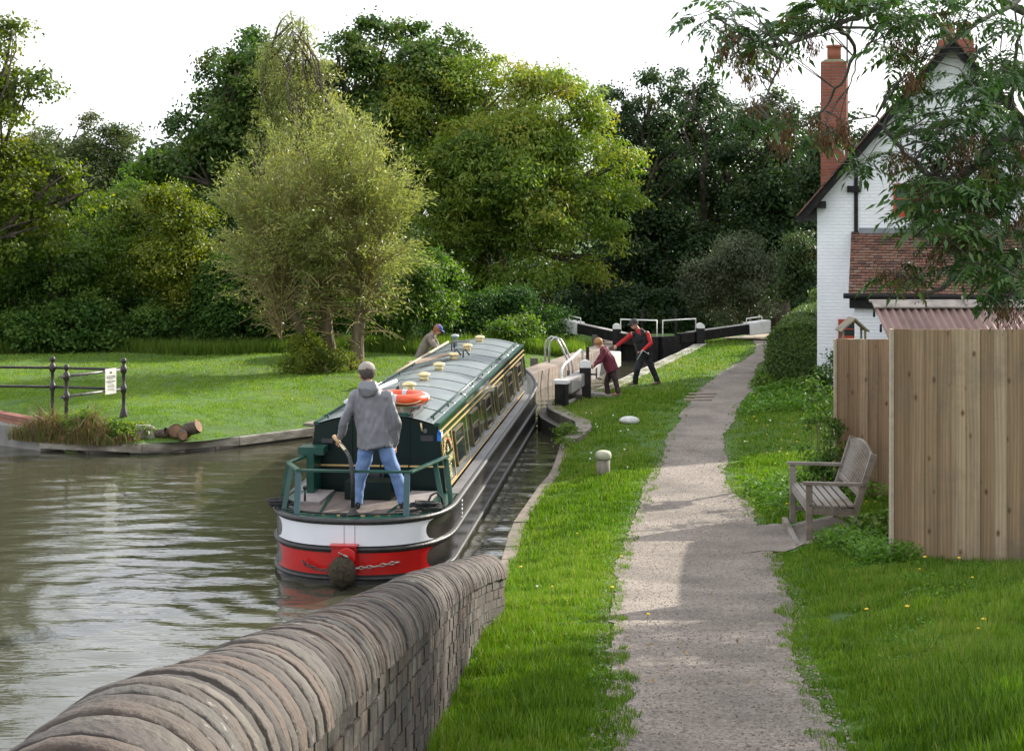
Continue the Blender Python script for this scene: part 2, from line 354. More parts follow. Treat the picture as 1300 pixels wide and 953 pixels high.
# gravel path
M_gravel, n, b = newmat('gravel'); L = n.links
tc = N(n, 'ShaderNodeTexCoord'); vo = N(n, 'ShaderNodeTexVoronoi', Scale=60); L.new(tc.outputs['Object'], vo.inputs['Vector'])
n1 = N(n, 'ShaderNodeTexNoise', Scale=55, Detail=5); L.new(tc.outputs['Object'], n1.inputs['Vector'])
sx = N(n, 'ShaderNodeSeparateColor'); L.new(vo.outputs['Color'], sx.inputs[0])
r = N(n, 'ShaderNodeValToRGB'); e = r.color_ramp.elements; e[0].position = .0; e[0].color = (.135, .113, .095, 1); e[1].position = 1; e[1].color = (.29, .25, .215, 1); x = e.new(.5); x.color = (.195, .166, .142, 1)
L.new(sx.outputs[0], r.inputs[0])
n3 = N(n, 'ShaderNodeTexNoise', Scale=1.1, Detail=6); L.new(tc.outputs['Object'], n3.inputs['Vector'])
r3 = N(n, 'ShaderNodeValToRGB'); r3.color_ramp.elements[0].position = .35; r3.color_ramp.elements[0].color = (.66, .64, .62, 1); r3.color_ramp.elements[1].position = .62; r3.color_ramp.elements[1].color = (1.1, 1.08, 1.06, 1)
L.new(n3.outputs[0], r3.inputs[0]); mx = N(n, 'ShaderNodeMixRGB'); mx.blend_type = 'MULTIPLY'; mx.inputs[0].default_value = 1
L.new(r.outputs[0], mx.inputs[1]); L.new(r3.outputs[0], mx.inputs[2]); L.new(mx.outputs[0], b.inputs['Base Color']); b.inputs['Roughness'].default_value = .9
ad = N(n, 'ShaderNodeMath', operation='ADD'); L.new(vo.outputs['Distance'], ad.inputs[0]); L.new(n1.outputs[0], ad.inputs[1])
bp = N(n, 'ShaderNodeBump', Strength=.5, Distance=.010); L.new(ad.outputs[0], bp.inputs['Height']); L.new(bp.outputs[0], b.inputs['Normal'])
pv = []; pf = []; yy = np.arange(0, 58, .125); nc = 9
jl = np.cumsum(RNG.normal(0, .016, len(yy))); jr = np.cumsum(RNG.normal(0, .016, len(yy))); k5 = np.ones(40) / 40
jl = (jl - np.convolve(jl, k5, 'same')) + RNG.normal(0, .012, len(yy)); jr = (jr - np.convolve(jr, k5, 'same')) + RNG.normal(0, .012, len(yy))
for i, Y in enumerate(yy):
    a = float(pathL(Y)) + jl[i]; bb = float(pathR(Y)) + jr[i]
    for k in range(nc):
        X = a + (bb - a) * k / (nc - 1); pv.append((X, Y, 0))
PV = np.array(pv); PV[:, 2] = Gz(PV[:, 0], PV[:, 1]) + .014
pf = [(i * nc + k, i * nc + k + 1, (i + 1) * nc + k + 1, (i + 1) * nc + k) for i in range(len(yy) - 1) for k in range(nc - 1)]
mb = MB(); mb.add(PV.tolist(), pf, True)
path = mb.build('path', M_gravel); tag(path, kind='structure')
# trodden gravel patch under the bench
mb = MB(); vv = []; ff = []; NX, NY = 14, 16
for j in range(NY):
    for i in range(NX):
        u_ = i / (NX - 1); Y = 18.55 + (2 * j / (NY - 1) - 1) * (.95 + .22 * (1 - u_) ** 3 + .09 * math.sin(i * 1.9 + j * .3) + .05 * math.sin(i * 5.1)); X0 = float(pathR(Y)) - .35; vv.append((X0 + (4.1 - X0) * u_, Y, 0))
V_ = np.array(vv); V_[:, 2] = Gz(V_[:, 0], V_[:, 1]) + .019
mb.add(V_.tolist(), [(j * NX + i, j * NX + i + 1, (j + 1) * NX + i + 1, (j + 1) * NX + i) for j in range(NY - 1) for i in range(NX - 1)], True)
tag(mb.build('bench_gravel_path', M_gravel), kind='structure')
# loose stones on the path
def scatter_stones(nst):
    Y = 6.2 + RNG.random(nst) ** 1.5 * 22; t = RNG.beta(.8, .8, nst); X = pathL(Y) - .1 + (pathR(Y) - pathL(Y) + .2) * t
    Z = Gz(X, Y) + .016; s = RNG.uniform(.004, .010, nst); V = np.zeros((nst, 6, 3))
    o = np.array([[1, 0, 0], [0, 1, 0], [-1, 0, 0], [0, -1, 0], [0, 0, .7], [0, 0, -.5]]); V = np.stack([X, Y, Z], 1)[:, None, :] + o[None] * (s[:, None, None] * RNG.uniform(.6, 1.3, (nst, 1, 3)))
    T = np.array([[0, 1, 4], [1, 2, 4], [2, 3, 4], [3, 0, 4]]); P = V[:, T].reshape(-1, 3)
    o = npmesh('gravel_stones', P, nst * 4, tintmat('stone_chips', [(.13, .11, .095), (.22, .19, .165), (.36, .32, .28)], bump=0), attr=np.repeat(RNG.random(nst), 4), k=3)
    tag(o, 'loose pale stone chips scattered over the gravel towpath', 'gravel', kind='stuff')
scatter_stones(13000)
# ------------------------------------------------------------------ grass
M_grass = leafmat('grass_blades', [(.050, .105, .012), (.105, .205, .018), (.165, .275, .028), (.30, .31, .09)], rough=.5, trans=.35, spec=.3)
M_lawn = leafmat('lawn_blades', [(.085, .155, .014), (.145, .255, .022), (.20, .315, .034), (.30, .34, .09)], rough=.5, trans=.4, spec=.3)
def blades(X, Y, Z, h, wd, tint, lean=.75):
    n = len(X); a = RNG.random(n) * 2 * np.pi; q = RNG.random(n) * 2 * np.pi
    dx = np.cos(a) * wd / 2; dy = np.sin(a) * wd / 2; lx = np.cos(q) * h * lean * RNG.random(n); ly = np.sin(q) * h * lean * RNG.random(n)
    V = np.zeros((n, 3, 3)); V[:, 0] = np.stack([X - dx, Y - dy, Z - .01], 1); V[:, 1] = np.stack([X + dx, Y + dy, Z - .01], 1); V[:, 2] = np.stack([X + lx, Y + ly, Z + h], 1)
    return V.reshape(-1, 3)
HOUSE_A = math.radians(14)
HC = Vector((6.74, 34.8)); HU = Vector((math.cos(HOUSE_A), -math.sin(HOUSE_A))); HN = Vector((math.sin(HOUSE_A), math.cos(HOUSE_A)))
def grassmask(X, Y, sd):
    m = (sd > .12) & ~((X > pathL(Y) + .10 + .10 * noise2(X, Y, 6, 77)) & (X < pathR(Y) - .08 - .10 * noise2(X, Y, 6, 78)))
    m &= ~((Y > 17.35) & (Y < 19.7) & (X > pathR(Y) - .3) & (X < 3.95))
    hu = (X - HC.x) * HU.x + (Y - HC.y) * HU.y; hn = (X - HC.x) * HN.x + (Y - HC.y) * HN.y
    m &= ~((hu > 0) & (hn > -2) & (hn < 9)); m &= ~((hu > 0) & (hn > -5) & (hn < 9) & (hu < 5.5) & (X > 7.2))
    m &= ~((Y > 15.5) & (Y < 21.2) & (X > 4.1 + (Y - 15.5) * .2)); m &= ~((Y > 51) & (X > pathL(Y) - 1.2) & (X < pathR(Y) + 1))
    return m
def grow(name, x0, x1, y0, y1, dens, hf, wf, mt, right, label, seed=1, tb=0):
    n = int((x1 - x0) * (y1 - y0) * dens); X = RNG.uniform(x0, x1, n); Y = RNG.uniform(y0, y1, n); sd = sdist(X, Y)[0]
    xc = np.interp(Y, [-4, 18, 30, 38, 50, 60], [-6, -3, -1.8, 1.4, 4.6, 7.5])
    m = grassmask(X, Y, sd) & ((X > xc) == right) & (np.abs(X) < Y * .335 + np.where(right & (X > 0), 2.6, .8))
    X, Y, sd = X[m], Y[m], sd[m]; Z = Gz(X, Y, sd); n = len(X)
    edge = np.minimum(np.abs(X - pathL(Y)), np.abs(X - pathR(Y))); pth = np.where(right, ss(edge / .45) * .6 + .4, 1)
    tuft = .75 + .55 * noise2(X, Y, 3, seed) + .65 * noise2(X, Y, 10, seed + 1)
    h = hf * (Y ** 0) * np.clip(tuft, .25, 1.9) * RNG.uniform(.5, 1.3, n) * pth
    wd = wf * np.maximum(1, Y / 15) * RNG.uniform(.7, 1.3, n)
    t = np.clip(.45 + .34 * noise2(X, Y, 1.1, seed + 2) + .22 * noise2(X, Y, 4.5, seed + 7) + RNG.normal(0, .26, n) + tb, 0, 1)
    return blades(X, Y, Z, h, wd, t), t
def grassobj(name, parts, mt, label):
    V = np.concatenate([p[0] for p in parts]); T = np.concatenate([p[1] for p in parts])
    o = npmesh(name, V, len(T), mt, attr=T, k=3); tag(o, label, 'grass', kind='stuff'); return o
grassobj('verge_grass', [grow('a', -.6, 6.5, 5, 12, 5600, .105, .0105, M_grass, True, '', 1), grow('b', -.8, 7.2, 12, 18, 4300, .095, .0110, M_grass, True, '', 1), grow('b', -.5, 7, 18, 26, 2100, .085, .013, M_grass, True, '', 1),
    grow('c', .4, 9, 26, 36, 1150, .068, .012, M_grass, True, '', 1, .04), grow('d', 1.5, 11, 36, 58, 420, .06, .012, M_grass, True, '', 1, .1)], M_grass, 'lush green verge grass on both sides of the gravel towpath')
grassobj('lawn_grass', [grow('a', -12.5, 2, 29, 38, 900, .042, .009, M_lawn, False, '', 5, .05), grow('b', -15, 5, 38, 52, 420, .045, .010, M_lawn, False, '', 5, .05)], M_lawn, 'bright mown lawn across the canal beneath the willow')
# small leafy weeds in the near right bank and clover patches
def weeds(n, x0, x1, y0, y1, cond, s=.03, z=.06):
    X = RNG.uniform(x0, x1, n); Y = RNG.uniform(y0, y1, n); sd = sdist(X, Y)[0]; m = grassmask(X, Y, sd) & cond(X, Y); X, Y = X[m], Y[m]; n = len(X)
    Z = Gz(X, Y) + RNG.random(n) * z; a = RNG.random(n) * 6.28; l = s * RNG.uniform(.5, 1.3, n); w_ = l * .5; el = RNG.uniform(.1, .8, n)
    d = np.stack([np.cos(a) * np.cos(el), np.sin(a) * np.cos(el), np.sin(el)], 1); q = np.stack([-np.sin(a), np.cos(a), 0 * a], 1); P = np.stack([X, Y, Z], 1)
    V = np.stack([P, P + d * l[:, None] * .5 + q * w_[:, None] * .6, P + d * l[:, None], P + d * l[:, None] * .5 - q * w_[:, None] * .6], 1); return V.reshape(-1, 3), RNG.random(n)
M_weed = leafmat('weed_leaves', [(.05, .13, .012), (.10, .22, .022), (.16, .30, .035)], rough=.6, trans=.4, spec=.2)
wp = [weeds(16000, 2.2, 4.6, 9.5, 16.2, lambda X, Y: (noise2(X, Y, 3.5, 9) > .12) & (X > pathR(Y) + .5), .035, .06), weeds(2500, -.5, 1.4, 9, 18, lambda X, Y: noise2(X, Y, 3, 4) > .1, .035, .05),
      weeds(5000, 3.3, 3.9, 14.8, 17.5, lambda X, Y: X > 3.1, .05, .2), weeds(3500, 3.0, 4.9, 20.2, 23, lambda X, Y: X > 3.3, .07, .25), weeds(5000, 4.2, 7, 31, 36.5, lambda X, Y: X > pathR(Y) + .1, .09, .2)]
o = npmesh('verge_weeds', np.concatenate([p[0] for p in wp]), sum(len(p[1]) for p in wp), M_weed, attr=np.concatenate([p[1] for p in wp])); tag(o, 'leafy weeds and clover growing through the verge by the fence', 'weeds', kind='stuff')
# dandelions and daisies
def flowers():
    mb = MB(); sp = []
    for _ in range(60): y = random.uniform(19.5, 30); sp.append((random.uniform(float(pathR(y)) + .25, float(pathR(y)) + 1.9), y, 0))
    for _ in range(14): y = random.uniform(33, 37); sp.append((random.uniform(float(pathR(y)) + .2, float(pathR(y)) + 1.4), y, 0))
    for _ in range(9): y = random.uniform(12, 19); sp.append((random.uniform(-.1, 1.1), y, 0))
    for _ in range(8): y = random.uniform(10, 15); sp.append((random.uniform(2.6, 4), y, 0))
    for _ in range(12): y = random.uniform(24, 31); sp.append((random.uniform(1.0, 2.2), y, 1))
    for x, y, k in sp:
        if sdist(np.array([x]), np.array([y]))[0][0] < .2: continue
        k = 1 if random.random() < .10 else k; z = G(x, y); h = random.uniform(.06, .2)
        mb.tube([(x, y, z), (x + .01, y, z + h)], .0025, 4, mi=2); r_ = random.uniform(.011, .021)
        mb.ell((x + .01, y, z + h), (r_, r_, r_ * (.45 if k == 0 else .8)), n=7, m=4, mi=k)
    o = mb.build('wildflowers', [mat('yellow_petals', (.75, .52, .02), rough=.6), mat('white_petals', (.75, .75, .7), rough=.7), mat('flower_stems', (.08, .16, .03))]); tag(o, 'scattered yellow dandelions and white seed heads in the verge', 'wildflowers', kind='stuff')
flowers()

# ------------------------------------------------------------------ near canal wall with round coping
M_cope = tintmat('coping_bricks', [(.036, .029, .026), (.054, .043, .037), (.068, .055, .046), (.085, .056, .042), (.074, .067, .060), (.105, .09, .075)], rough=.8, bump=.55, bscale=48, spots=True)
M_wallbr = brickmat('old_wall_bricks', (.12, .085, .07), (.065, .056, .052), (.20, .18, .155), bump=1.0, mortar_size=.016, vert='Y', row=.078)
def wX(Y): return float(np.interp(Y, [-3, 3, 5, 7, 8, 9, 10, 11, 12, 12.6, 13.1], [-.62, -.60, -.59, -.56, -.54, -.515, -.485, -.445, -.385, -.31, -.22]))
def wT(Y): return float(np.interp(Y, [-3, 1.5, 2.6, 3, 4, 5, 7, 9, 10, 12, 13.1], [3.80, 3.78, 3.69, 3.60, 3.40, 3.19, 2.80, 2.42, 2.22, 1.83, 1.63]))
W = empty('canal_wall', (wX(10), 10, 0), 0, 'curving old brick wall with rounded coping bricks at the water edge in the foreground', 'wall')
mb = MB(); tv = []; Y = -2.5; ng = 14; R0 = .19
while Y < 13.1:
    th = random.uniform(.060, .080); g = .002; t_ = random.random(); gray = random.random()
    ys_ = [Y, Y + .008, Y + th - .012, Y + th - g]; rr_ = R0 * random.uniform(.990, 1.005); ox = random.gauss(0, .0025); oz = random.gauss(0, .0025); c0 = len(mb.v); vs = []
    for j, y in enumerate(ys_):
        r_ = rr_ - (random.choice((.002, .003, .007)) if j in (0, 3) else 0)
        for k in range(ng + 1):
            a = math.pi * k / ng; rj = r_ * (1 + .006 * math.sin(k * 2.1 + Y * 40)); vs.append((wX(y) + ox + rj * math.cos(a) - 10 * 0, y, wT(y) - R0 + oz + rj * math.sin(a) * 1.0))
    fs = [(j * (ng + 1) + k, j * (ng + 1) + k + 1, (j + 1) * (ng + 1) + k + 1, (j + 1) * (ng + 1) + k) for j in range(3) for k in range(ng)]
    fs += [tuple(range(ng + 1)), tuple(3 * (ng + 1) + k for k in range(ng, -1, -1))]
    mb.add(vs, fs, True); tv += [t_] * len(fs); Y += th
mb.v = [(x - W.location.x, y - 10, z) for x, y, z in mb.v]
o = mb.build('coping', M_cope, W); set_tint(o, tv)
mb = MB(); st = np.arange(-2.5, 13.15, .3); vs = []
for y in st:
    x = wX(y); zt = wT(y) - R0 - .004
    for dx, z in ((.153, zt), (.153, -.6), (-.153, -.6), (-.153, zt)): vs.append((x + dx - W.location.x, y - 10, z))
n_ = len(st); fs = [(i * 4 + k, i * 4 + (k + 1) % 4, (i + 1) * 4 + (k + 1) % 4, (i + 1) * 4 + k) for i in range(n_ - 1) for k in range(4)] + [(0, 1, 2, 3), tuple((n_ - 1) * 4 + k for k in (3, 2, 1, 0))]
mb.add(vs, fs); mb.build('brickwork', mat('wall_mortar', (.10, .09, .078), (.17, .155, .135), scale=18, rough=.95, bump=.6), W)
mb = MB(); tv = []
for r_ in range(13):
    Y = -2.5 + (.11 if r_ % 2 else 0)
    while Y < 13.0:
        L_ = (.105 if random.random() < .3 else .215) * random.uniform(.96, 1.03); y0_, y1_ = Y, min(Y + L_, 13.1); pr = .165 + random.uniform(-.004, .005); c = []
        for y in (y0_, y1_):
            zt = wT(y) - R0 - .006 - r_ * .077 + random.gauss(0, .0012); x = wX(y) - W.location.x
            c += [(x - pr, y - 10, zt), (x + pr, y - 10, zt), (x + pr, y - 10, zt - .066), (x - pr, y - 10, zt - .066)]
        mb.add(c, [(0, 1, 2, 3), (7, 6, 5, 4), (0, 4, 5, 1), (1, 5, 6, 2), (2, 6, 7, 3), (3, 7, 4, 0)]); tv += [random.random()] * 6; Y += L_ + .011
o = mb.build('bricks', M_cope, W); set_tint(o, tv)
mb = MB(); vs = []   # mortar bed between the coping bricks
for y in st:
    for k in range(9):
        a = math.pi * k / 8; vs.append((wX(y) + (R0 - .009) * math.cos(a) - W.location.x, y - 10, wT(y) - R0 + (R0 - .009) * math.sin(a)))
mb.add(vs, [(i * 9 + k, i * 9 + k + 1, (i + 1) * 9 + k + 1, (i + 1) * 9 + k) for i in range(n_ - 1) for k in range(8)], True); mb.build('mortar', mat('mortar_bed', (.045, .040, .036), (.10, .09, .08), scale=30, rough=.95), W)

# ------------------------------------------------------------------ canal edgings
def edging(name, pts, topf, wd, depth, m_, label, cat, tvary=.0, inset=.0, seg=.9, bev=.007, thick=None):
    """blocks laid along a polyline; pts in plan, land on the left of travel direction"""
    root = None; mb = MB(); tv = []; P = [Vector(p) for p in pts]; cum = [0]
    for a, b_ in zip(P, P[1:]): cum.append(cum[-1] + (b_ - a).length)
    def at(s):
        for i in range(len(P) - 1):
            if s <= cum[i + 1] or i == len(P) - 2: return P[i] + (P[i + 1] - P[i]) * ((s - cum[i]) / max(1e-6, cum[i + 1] - cum[i]))
    def nrm(s):
        t = (at(min(s + .15, cum[-1])) - at(max(s - .15, 0))).normalized(); return Vector((t.y, -t.x))
    s = 0
    while s < cum[-1] - .02:
        e = min(cum[-1], s + seg * random.uniform(.8, 1.2)); e = cum[-1] if cum[-1] - e < .2 else e
        a, b_ = at(s + .003), at(e - .003); na, nb_ = nrm(s), nrm(e); dz = random.gauss(0, .006)
        a = a - na * inset; b_ = b_ - nb_ * inset
        za, zb = topf(a.x, a.y) + dz, topf(b_.x, b_.y) + dz; dp = thick or depth
        vs = [(*a, za), (*b_, zb), (*(b_ + nb_ * wd), zb + .01), (*(a + na * wd), za + .01), (*a, za - dp), (*b_, zb - dp), (*(b_ + nb_ * wd), zb - dp), (*(a + na * wd), za - dp)]
        mb.add(vs, [(0, 1, 2, 3), (7, 6, 5, 4), (0, 4, 5, 1), (1, 5, 6, 2), (2, 6, 7, 3), (3, 7, 4, 0)]); s = e
    o = mb.build(name, m_, bevel=bev); tag(o, label, cat); return o
M_pinkstone = mat('edging_stone', (.34, .26, .21), (.21, .165, .14), scale=5, rough=.85, bump=.6, bscale=20, c3=(.14, .12, .10))
M_conc = mat('pale_concrete', (.42, .40, .36), (.25, .23, .20), scale=4, rough=.85, bump=.4, bscale=25, c3=(.17, .15, .12))
M_darkstone = mat('wet_dark_stone', (.10, .085, .07), (.055, .05, .042), scale=4, rough=.7, bump=.8, bscale=12)
edging('towpath_edging', CANAL[3:10], lambda x, y: max(.36, min(G(x + .35, y), float(prof(y)))), .17, .9, mat('towpath_edge_stone', (.24, .185, .15), (.14, .115, .095), scale=5, rough=.9, bump=.8, bscale=16, c3=(.09, .10, .05)), 'worn pinkish stone edging between the towpath grass and the moving boat', 'stone edging')
# bulging lock approach wall: top ring, face
edging('approach_wall', CANAL[8:16], lambda x, y: .46, .30, 1.2, mat('approach_stone', (.26, .22, .18), (.13, .11, .09), scale=4, rough=.85, bump=.8, bscale=14, c3=(.10, .10, .06)), 'rounded stone wall bulging into the water just before the lock gate', 'stone wall', seg=.75)
mb = MB()
pp = [Vector(p) for p in CANAL[9:15]]
for a, b_ in zip(pp, pp[1:]):
    t = (b_ - a).normalized(); nn = Vector((t.y, -t.x)); mb.prism([(*(a + nn * .1), .28), (*(b_ + nn * .1), .28), (*(b_ - nn * .16), .28), (*(a - nn * .16), .28)], (0, 0, 0), (0, 0, -1))
o = mb.build('wall_ledge', M_darkstone); tag(o, 'dark wet stone ledge at the foot of the rounded approach wall', 'stone ledge')
edging('lock_side_wall', CANAL[15:20], lambda x, y: .47, .38, 2, M_conc, 'pale coping along the lock chamber on the side of the two people', 'lock wall', seg=1.4)
edging('lock_side_wall', [CANAL[20], CANAL[21], CANAL[22], CANAL[23]], lambda x, y: .47, .55, 2, M_pinkstone, 'pinkish coping along the far side of the lock chamber by the ladder rails', 'lock wall', seg=1.4)
edging('bank_edging', CANAL[23:27], lambda x, y: float(np.interp(y, [29, 34, 38], [.22, .30, .47])), .30, .9, M_pinkstone, 'stone edging of the lawn passing behind the boat to the lock mouth', 'stone edging', seg=1.2)
M_edgew = mat('weathered_edge_board', (.40, .37, .31), (.20, .17, .13), scale=3, rough=.8, bump=.6, bscale=14, stretch=(1, 1, 4), c3=(.12, .10, .07))
edging('lawn_edging', [CANAL[26], CANAL[27], CANAL[28], CANAL[29], CANAL[30]], lambda x, y: .215, .13, .16, M_edgew, 'pale weathered edging boards along the lawn beside the logs', 'edging', seg=2.0, inset=.05)
edging('bank_footing', [CANAL[26], CANAL[27], CANAL[28], CANAL[29], CANAL[30], CANAL[31]], lambda x, y: .06, .3, .9, M_darkstone, 'dark wet footing just above the water below the lawn edging', 'footing', seg=2.2, bev=.01)
M_rbrick = brickmat('red_edge_brick', (.30, .10, .065), (.22, .075, .05), (.2, .17, .14), bump=.6)
edging('brick_quay', [CANAL[30], CANAL[31], CANAL[32], CANAL[33]], lambda x, y: .56, .24, .17, M_rbrick, 'red brick top course of the quay below the iron railing', 'brick quay', seg=3)
edging('concrete_quay', [CANAL[30], CANAL[31], CANAL[32], CANAL[33]], lambda x, y: .388, .45, 1.2, mat('quay_concrete', (.30, .29, .27), (.17, .16, .15), scale=3, rough=.9, bump=.5, stretch=(1, 1, .3)), 'grey concrete quay wall at the left edge of the water', 'quay wall', seg=3, inset=.0)
# ------------------------------------------------------------------ iron railing on the left bank
M_iron = mat('black_iron', (.022, .020, .020), (.07, .045, .035), scale=14, rough=.5, bump=.3, bscale=40, lo=.5, hi=.75)
M_railpaint = mat('worn_grey_rail', (.20, .18, .17), (.05, .045, .045), scale=9, rough=.45, bump=.2)
RA, RB, RC_, RE = (-9.26, 31.75), (-8.50, 30.05), (-7.74, 31.4), (-13.2, 32.2)
RZ = .5
R_ = empty('iron_railing', (RC_[0], RC_[1], 0), 0, 'black iron railing with ball-topped posts on the left bank', 'railing')
def rp(x, y, z): return (x - RC_[0], y - RC_[1], z)
for (x, y) in (RA, RB, RC_, RE):
    z0 = G(x, y) - .05; mb = MB(); zt = 1.55
    mb.lathe([(.085, z0), (.085, z0 + .08), (.06, z0 + .2), (.036, z0 + .26), (.036, .90), (.055, .93), (.066, .98), (.066, 1.0), (.055, 1.05), (.034, 1.08), (.034, 1.28), (.055, 1.31), (.072, 1.36), (.072, 1.39), (.055, 1.44), (.032, 1.47), (.028, 1.49), (.05, 1.515), (.058, 1.55), (.045, 1.59), (.015, 1.61)], rp(x, y, 0), 14)
    mb.build('post', M_iron, R_)
for a, b_, mm in ((RE, RA, M_iron), (RA, RC_, M_iron), (RB, RC_, M_railpaint)):
    for z in (1.375, .99):
        mb = MB(); A = Vector(rp(*a, z)); B_ = Vector(rp(*b_, z)); dd = (B_ - A).normalized()
        if a is RB: A = A - dd * .16
        if a is RE: A = A - dd * 3
        mb.tube([A, B_], .027, 10); mb.build('rail', mm, R_)
sa = Vector((RC_[0], RC_[1])); sb_ = Vector((RB[0], RB[1])); dv = (sb_ - sa).normalized(); c = sa + dv * .40
ang = math.atan2(dv.y, dv.x)
nrm_ = Vector((-dv.y, dv.x)); nrm_ = nrm_ if nrm_.y < 0 else -nrm_
c2 = c + nrm_ * .035
S = empty('notice_board', (c2.x, c2.y, 1.18), 0, 'small white notice board fixed to the iron rails', 'sign')
MR = Matrix.Rotation(ang, 3, 'Z'); sg = MB(); sg.box((0, 0, 0), (.30, .012, .50), MR); sg.build('panel', mat('notice_white', (.78, .76, .70), (.62, .6, .55), scale=6, rough=.5), S)
M_print = mat('notice_print', (.05, .04, .04), rough=.6); nn3 = Vector((nrm_.x, nrm_.y, 0)) * .0085
for i, (zz, wl, hh) in enumerate(((.17, .05, .035), (.10, .22, .014), (.07, .24, .014), (.04, .10, .008), (.0, .23, .014), (-.03, .15, .008), (-.08, .17, .009), (-.11, .19, .009), (-.15, .16, .007), (-.175, .18, .007))):
    k = -wl / 2
    tx = MB()
    while k < wl / 2: 
        l_ = min(random.uniform(.012, .04), wl / 2 - k + .004); tx.box(Vector((dv.x, dv.y, 0)) * (k + l_ / 2) + nn3 + Vector((0, 0, zz)), (l_, .002, hh), MR); k += l_ + .008
    tx.build('printed_line', M_print, S)

# ------------------------------------------------------------------ timber fences
M_fence = tintmat('fence_boards', [(.24, .16, .095), (.31, .215, .13), (.38, .275, .175), (.44, .345, .24)], rough=.8, bump=.3, bscale=26, streak=(1.6, 1.6, .10), dirt=.5)
def wood_knots(m):
    n = m.node_tree; L = n.links; b = n.nodes['Principled BSDF']; src = b.inputs['Base Color'].links[0].from_socket
    tc = N(n, 'ShaderNodeTexCoord'); mp = N(n, 'ShaderNodeMapping'); mp.inputs['Scale'].default_value = (6.2, 6.2, 3.4); L.new(tc.outputs['Object'], mp.inputs[0])
    v = N(n, 'ShaderNodeTexVoronoi', Scale=1.0); v.inputs['Randomness'].default_value = 1; L.new(mp.outputs[0], v.inputs['Vector'])
    r = N(n, 'ShaderNodeValToRGB'); e = r.color_ramp.elements; e[0].position = .05; e[0].color = (.32, .22, .16, 1); e[1].position = .15; e[1].color = (1, 1, 1, 1); x = e.new(.10); x.color = (.72, .62, .52, 1)
    L.new(v.outputs['Distance'], r.inputs[0]); mx = N(n, 'ShaderNodeMixRGB'); mx.blend_type = 'MULTIPLY'; mx.inputs[0].default_value = 1; L.new(src, mx.inputs[1]); L.new(r.outputs[0], mx.inputs[2])
    wv = N(n, 'ShaderNodeTexWave', Scale=9, Distortion=9, Detail=3); wv.inputs['Detail Scale'].default_value = .7; mp2 = N(n, 'ShaderNodeMapping'); mp2.inputs['Scale'].default_value = (1, 1, .07); L.new(tc.outputs['Object'], mp2.inputs[0]); L.new(mp2.outputs[0], wv.inputs['Vector'])
    r2 = N(n, 'ShaderNodeValToRGB'); r2.color_ramp.elements[0].color = (.80, .77, .74, 1); r2.color_ramp.elements[1].color = (1.08, 1.06, 1.03, 1); L.new(wv.outputs[0], r2.inputs[0])
    m2 = N(n, 'ShaderNodeMixRGB'); m2.blend_type = 'MULTIPLY'; m2.inputs[0].default_value = .8; L.new(mx.outputs[0], m2.inputs[1]); L.new(r2.outputs[0], m2.inputs[2])
    # green algae bands and water stains towards the edges of boards
    n4 = N(n, 'ShaderNodeTexNoise', Scale=1.3, Detail=7, Roughness=.7); L.new(tc.outputs['Object'], n4.inputs['Vector']); r4 = N(n, 'ShaderNodeValToRGB'); r4.color_ramp.elements[0].position = .5; r4.color_ramp.elements[1].position = .72
    L.new(n4.outputs[0], r4.inputs[0]); m4 = N(n, 'ShaderNodeMixRGB'); m4.inputs[2].default_value = (.15, .125, .09, 1); ms = N(n, 'ShaderNodeMath', operation='MULTIPLY'); ms.inputs[1].default_value = .7; L.new(r4.outputs[0], ms.inputs[0]); L.new(ms.outputs[0], m4.inputs[0])
    L.new(m2.outputs[0], m4.inputs[1]); L.new(m4.outputs[0], b.inputs['Base Color'])
wood_knots(M_fence)
def fence_panel(x0, x1, y, z0, z1, label, ret=None):
    root = empty('timber_fence', (x0, y, z0), 0, label, 'fence'); mb = MB(); tv = []; x = 0; Wd = x1 - x0; i = 0
    while x < Wd - .02:
        bw = .136 * random.uniform(.96, 1.04); h = z1 - z0 + random.gauss(0, .002); yy_ = -.012 if i % 2 else 0
        # feather-edge pale: thick right edge lapping the next
        vs = [(x, -.008, 0), (x + bw + .012, -.024, 0), (x + bw + .012, 0, 0), (x, .0, 0)]; vs = [Vector(v) for v in vs]; vs = vs + [v + Vector((0, 0, h)) for v in vs]
        mb.add(vs, [(3, 2, 1, 0), (4, 5, 6, 7), (0, 1, 5, 4), (1, 2, 6, 5), (2, 3, 7, 6), (3, 0, 4, 7)]); tv += [random.random()] * 6; x += bw; i += 1
    o = mb.build('boards', M_fence, root); set_tint(o, tv)
    for zz in (.35, 1.1, z1 - z0 - .3):
        m2 = MB(); m2.box((Wd / 2, .045, zz), (Wd, .09 - .004, .07)); oo = m2.build('cross_rail', M_fence, root); set_tint(oo, [.4] * len(oo.data.polygons))
    m2 = MB(); m2.box((-.017, .02, (z1 - z0) / 2), (.026, .10, z1 - z0)); m2.build('end_board', mat('sawn_edge', (.42, .35, .26), (.33, .27, .2), scale=20, rough=.8), root)
    return root
fence_panel(3.73, 6.6, 15.4, .92, 3.335, 'nearest tall timber fence panel at the right edge with its grass foot')
fence_panel(4.40, 5.9, 21.35, .30, 2.77, 'farther timber fence panel standing behind the wooden bench')
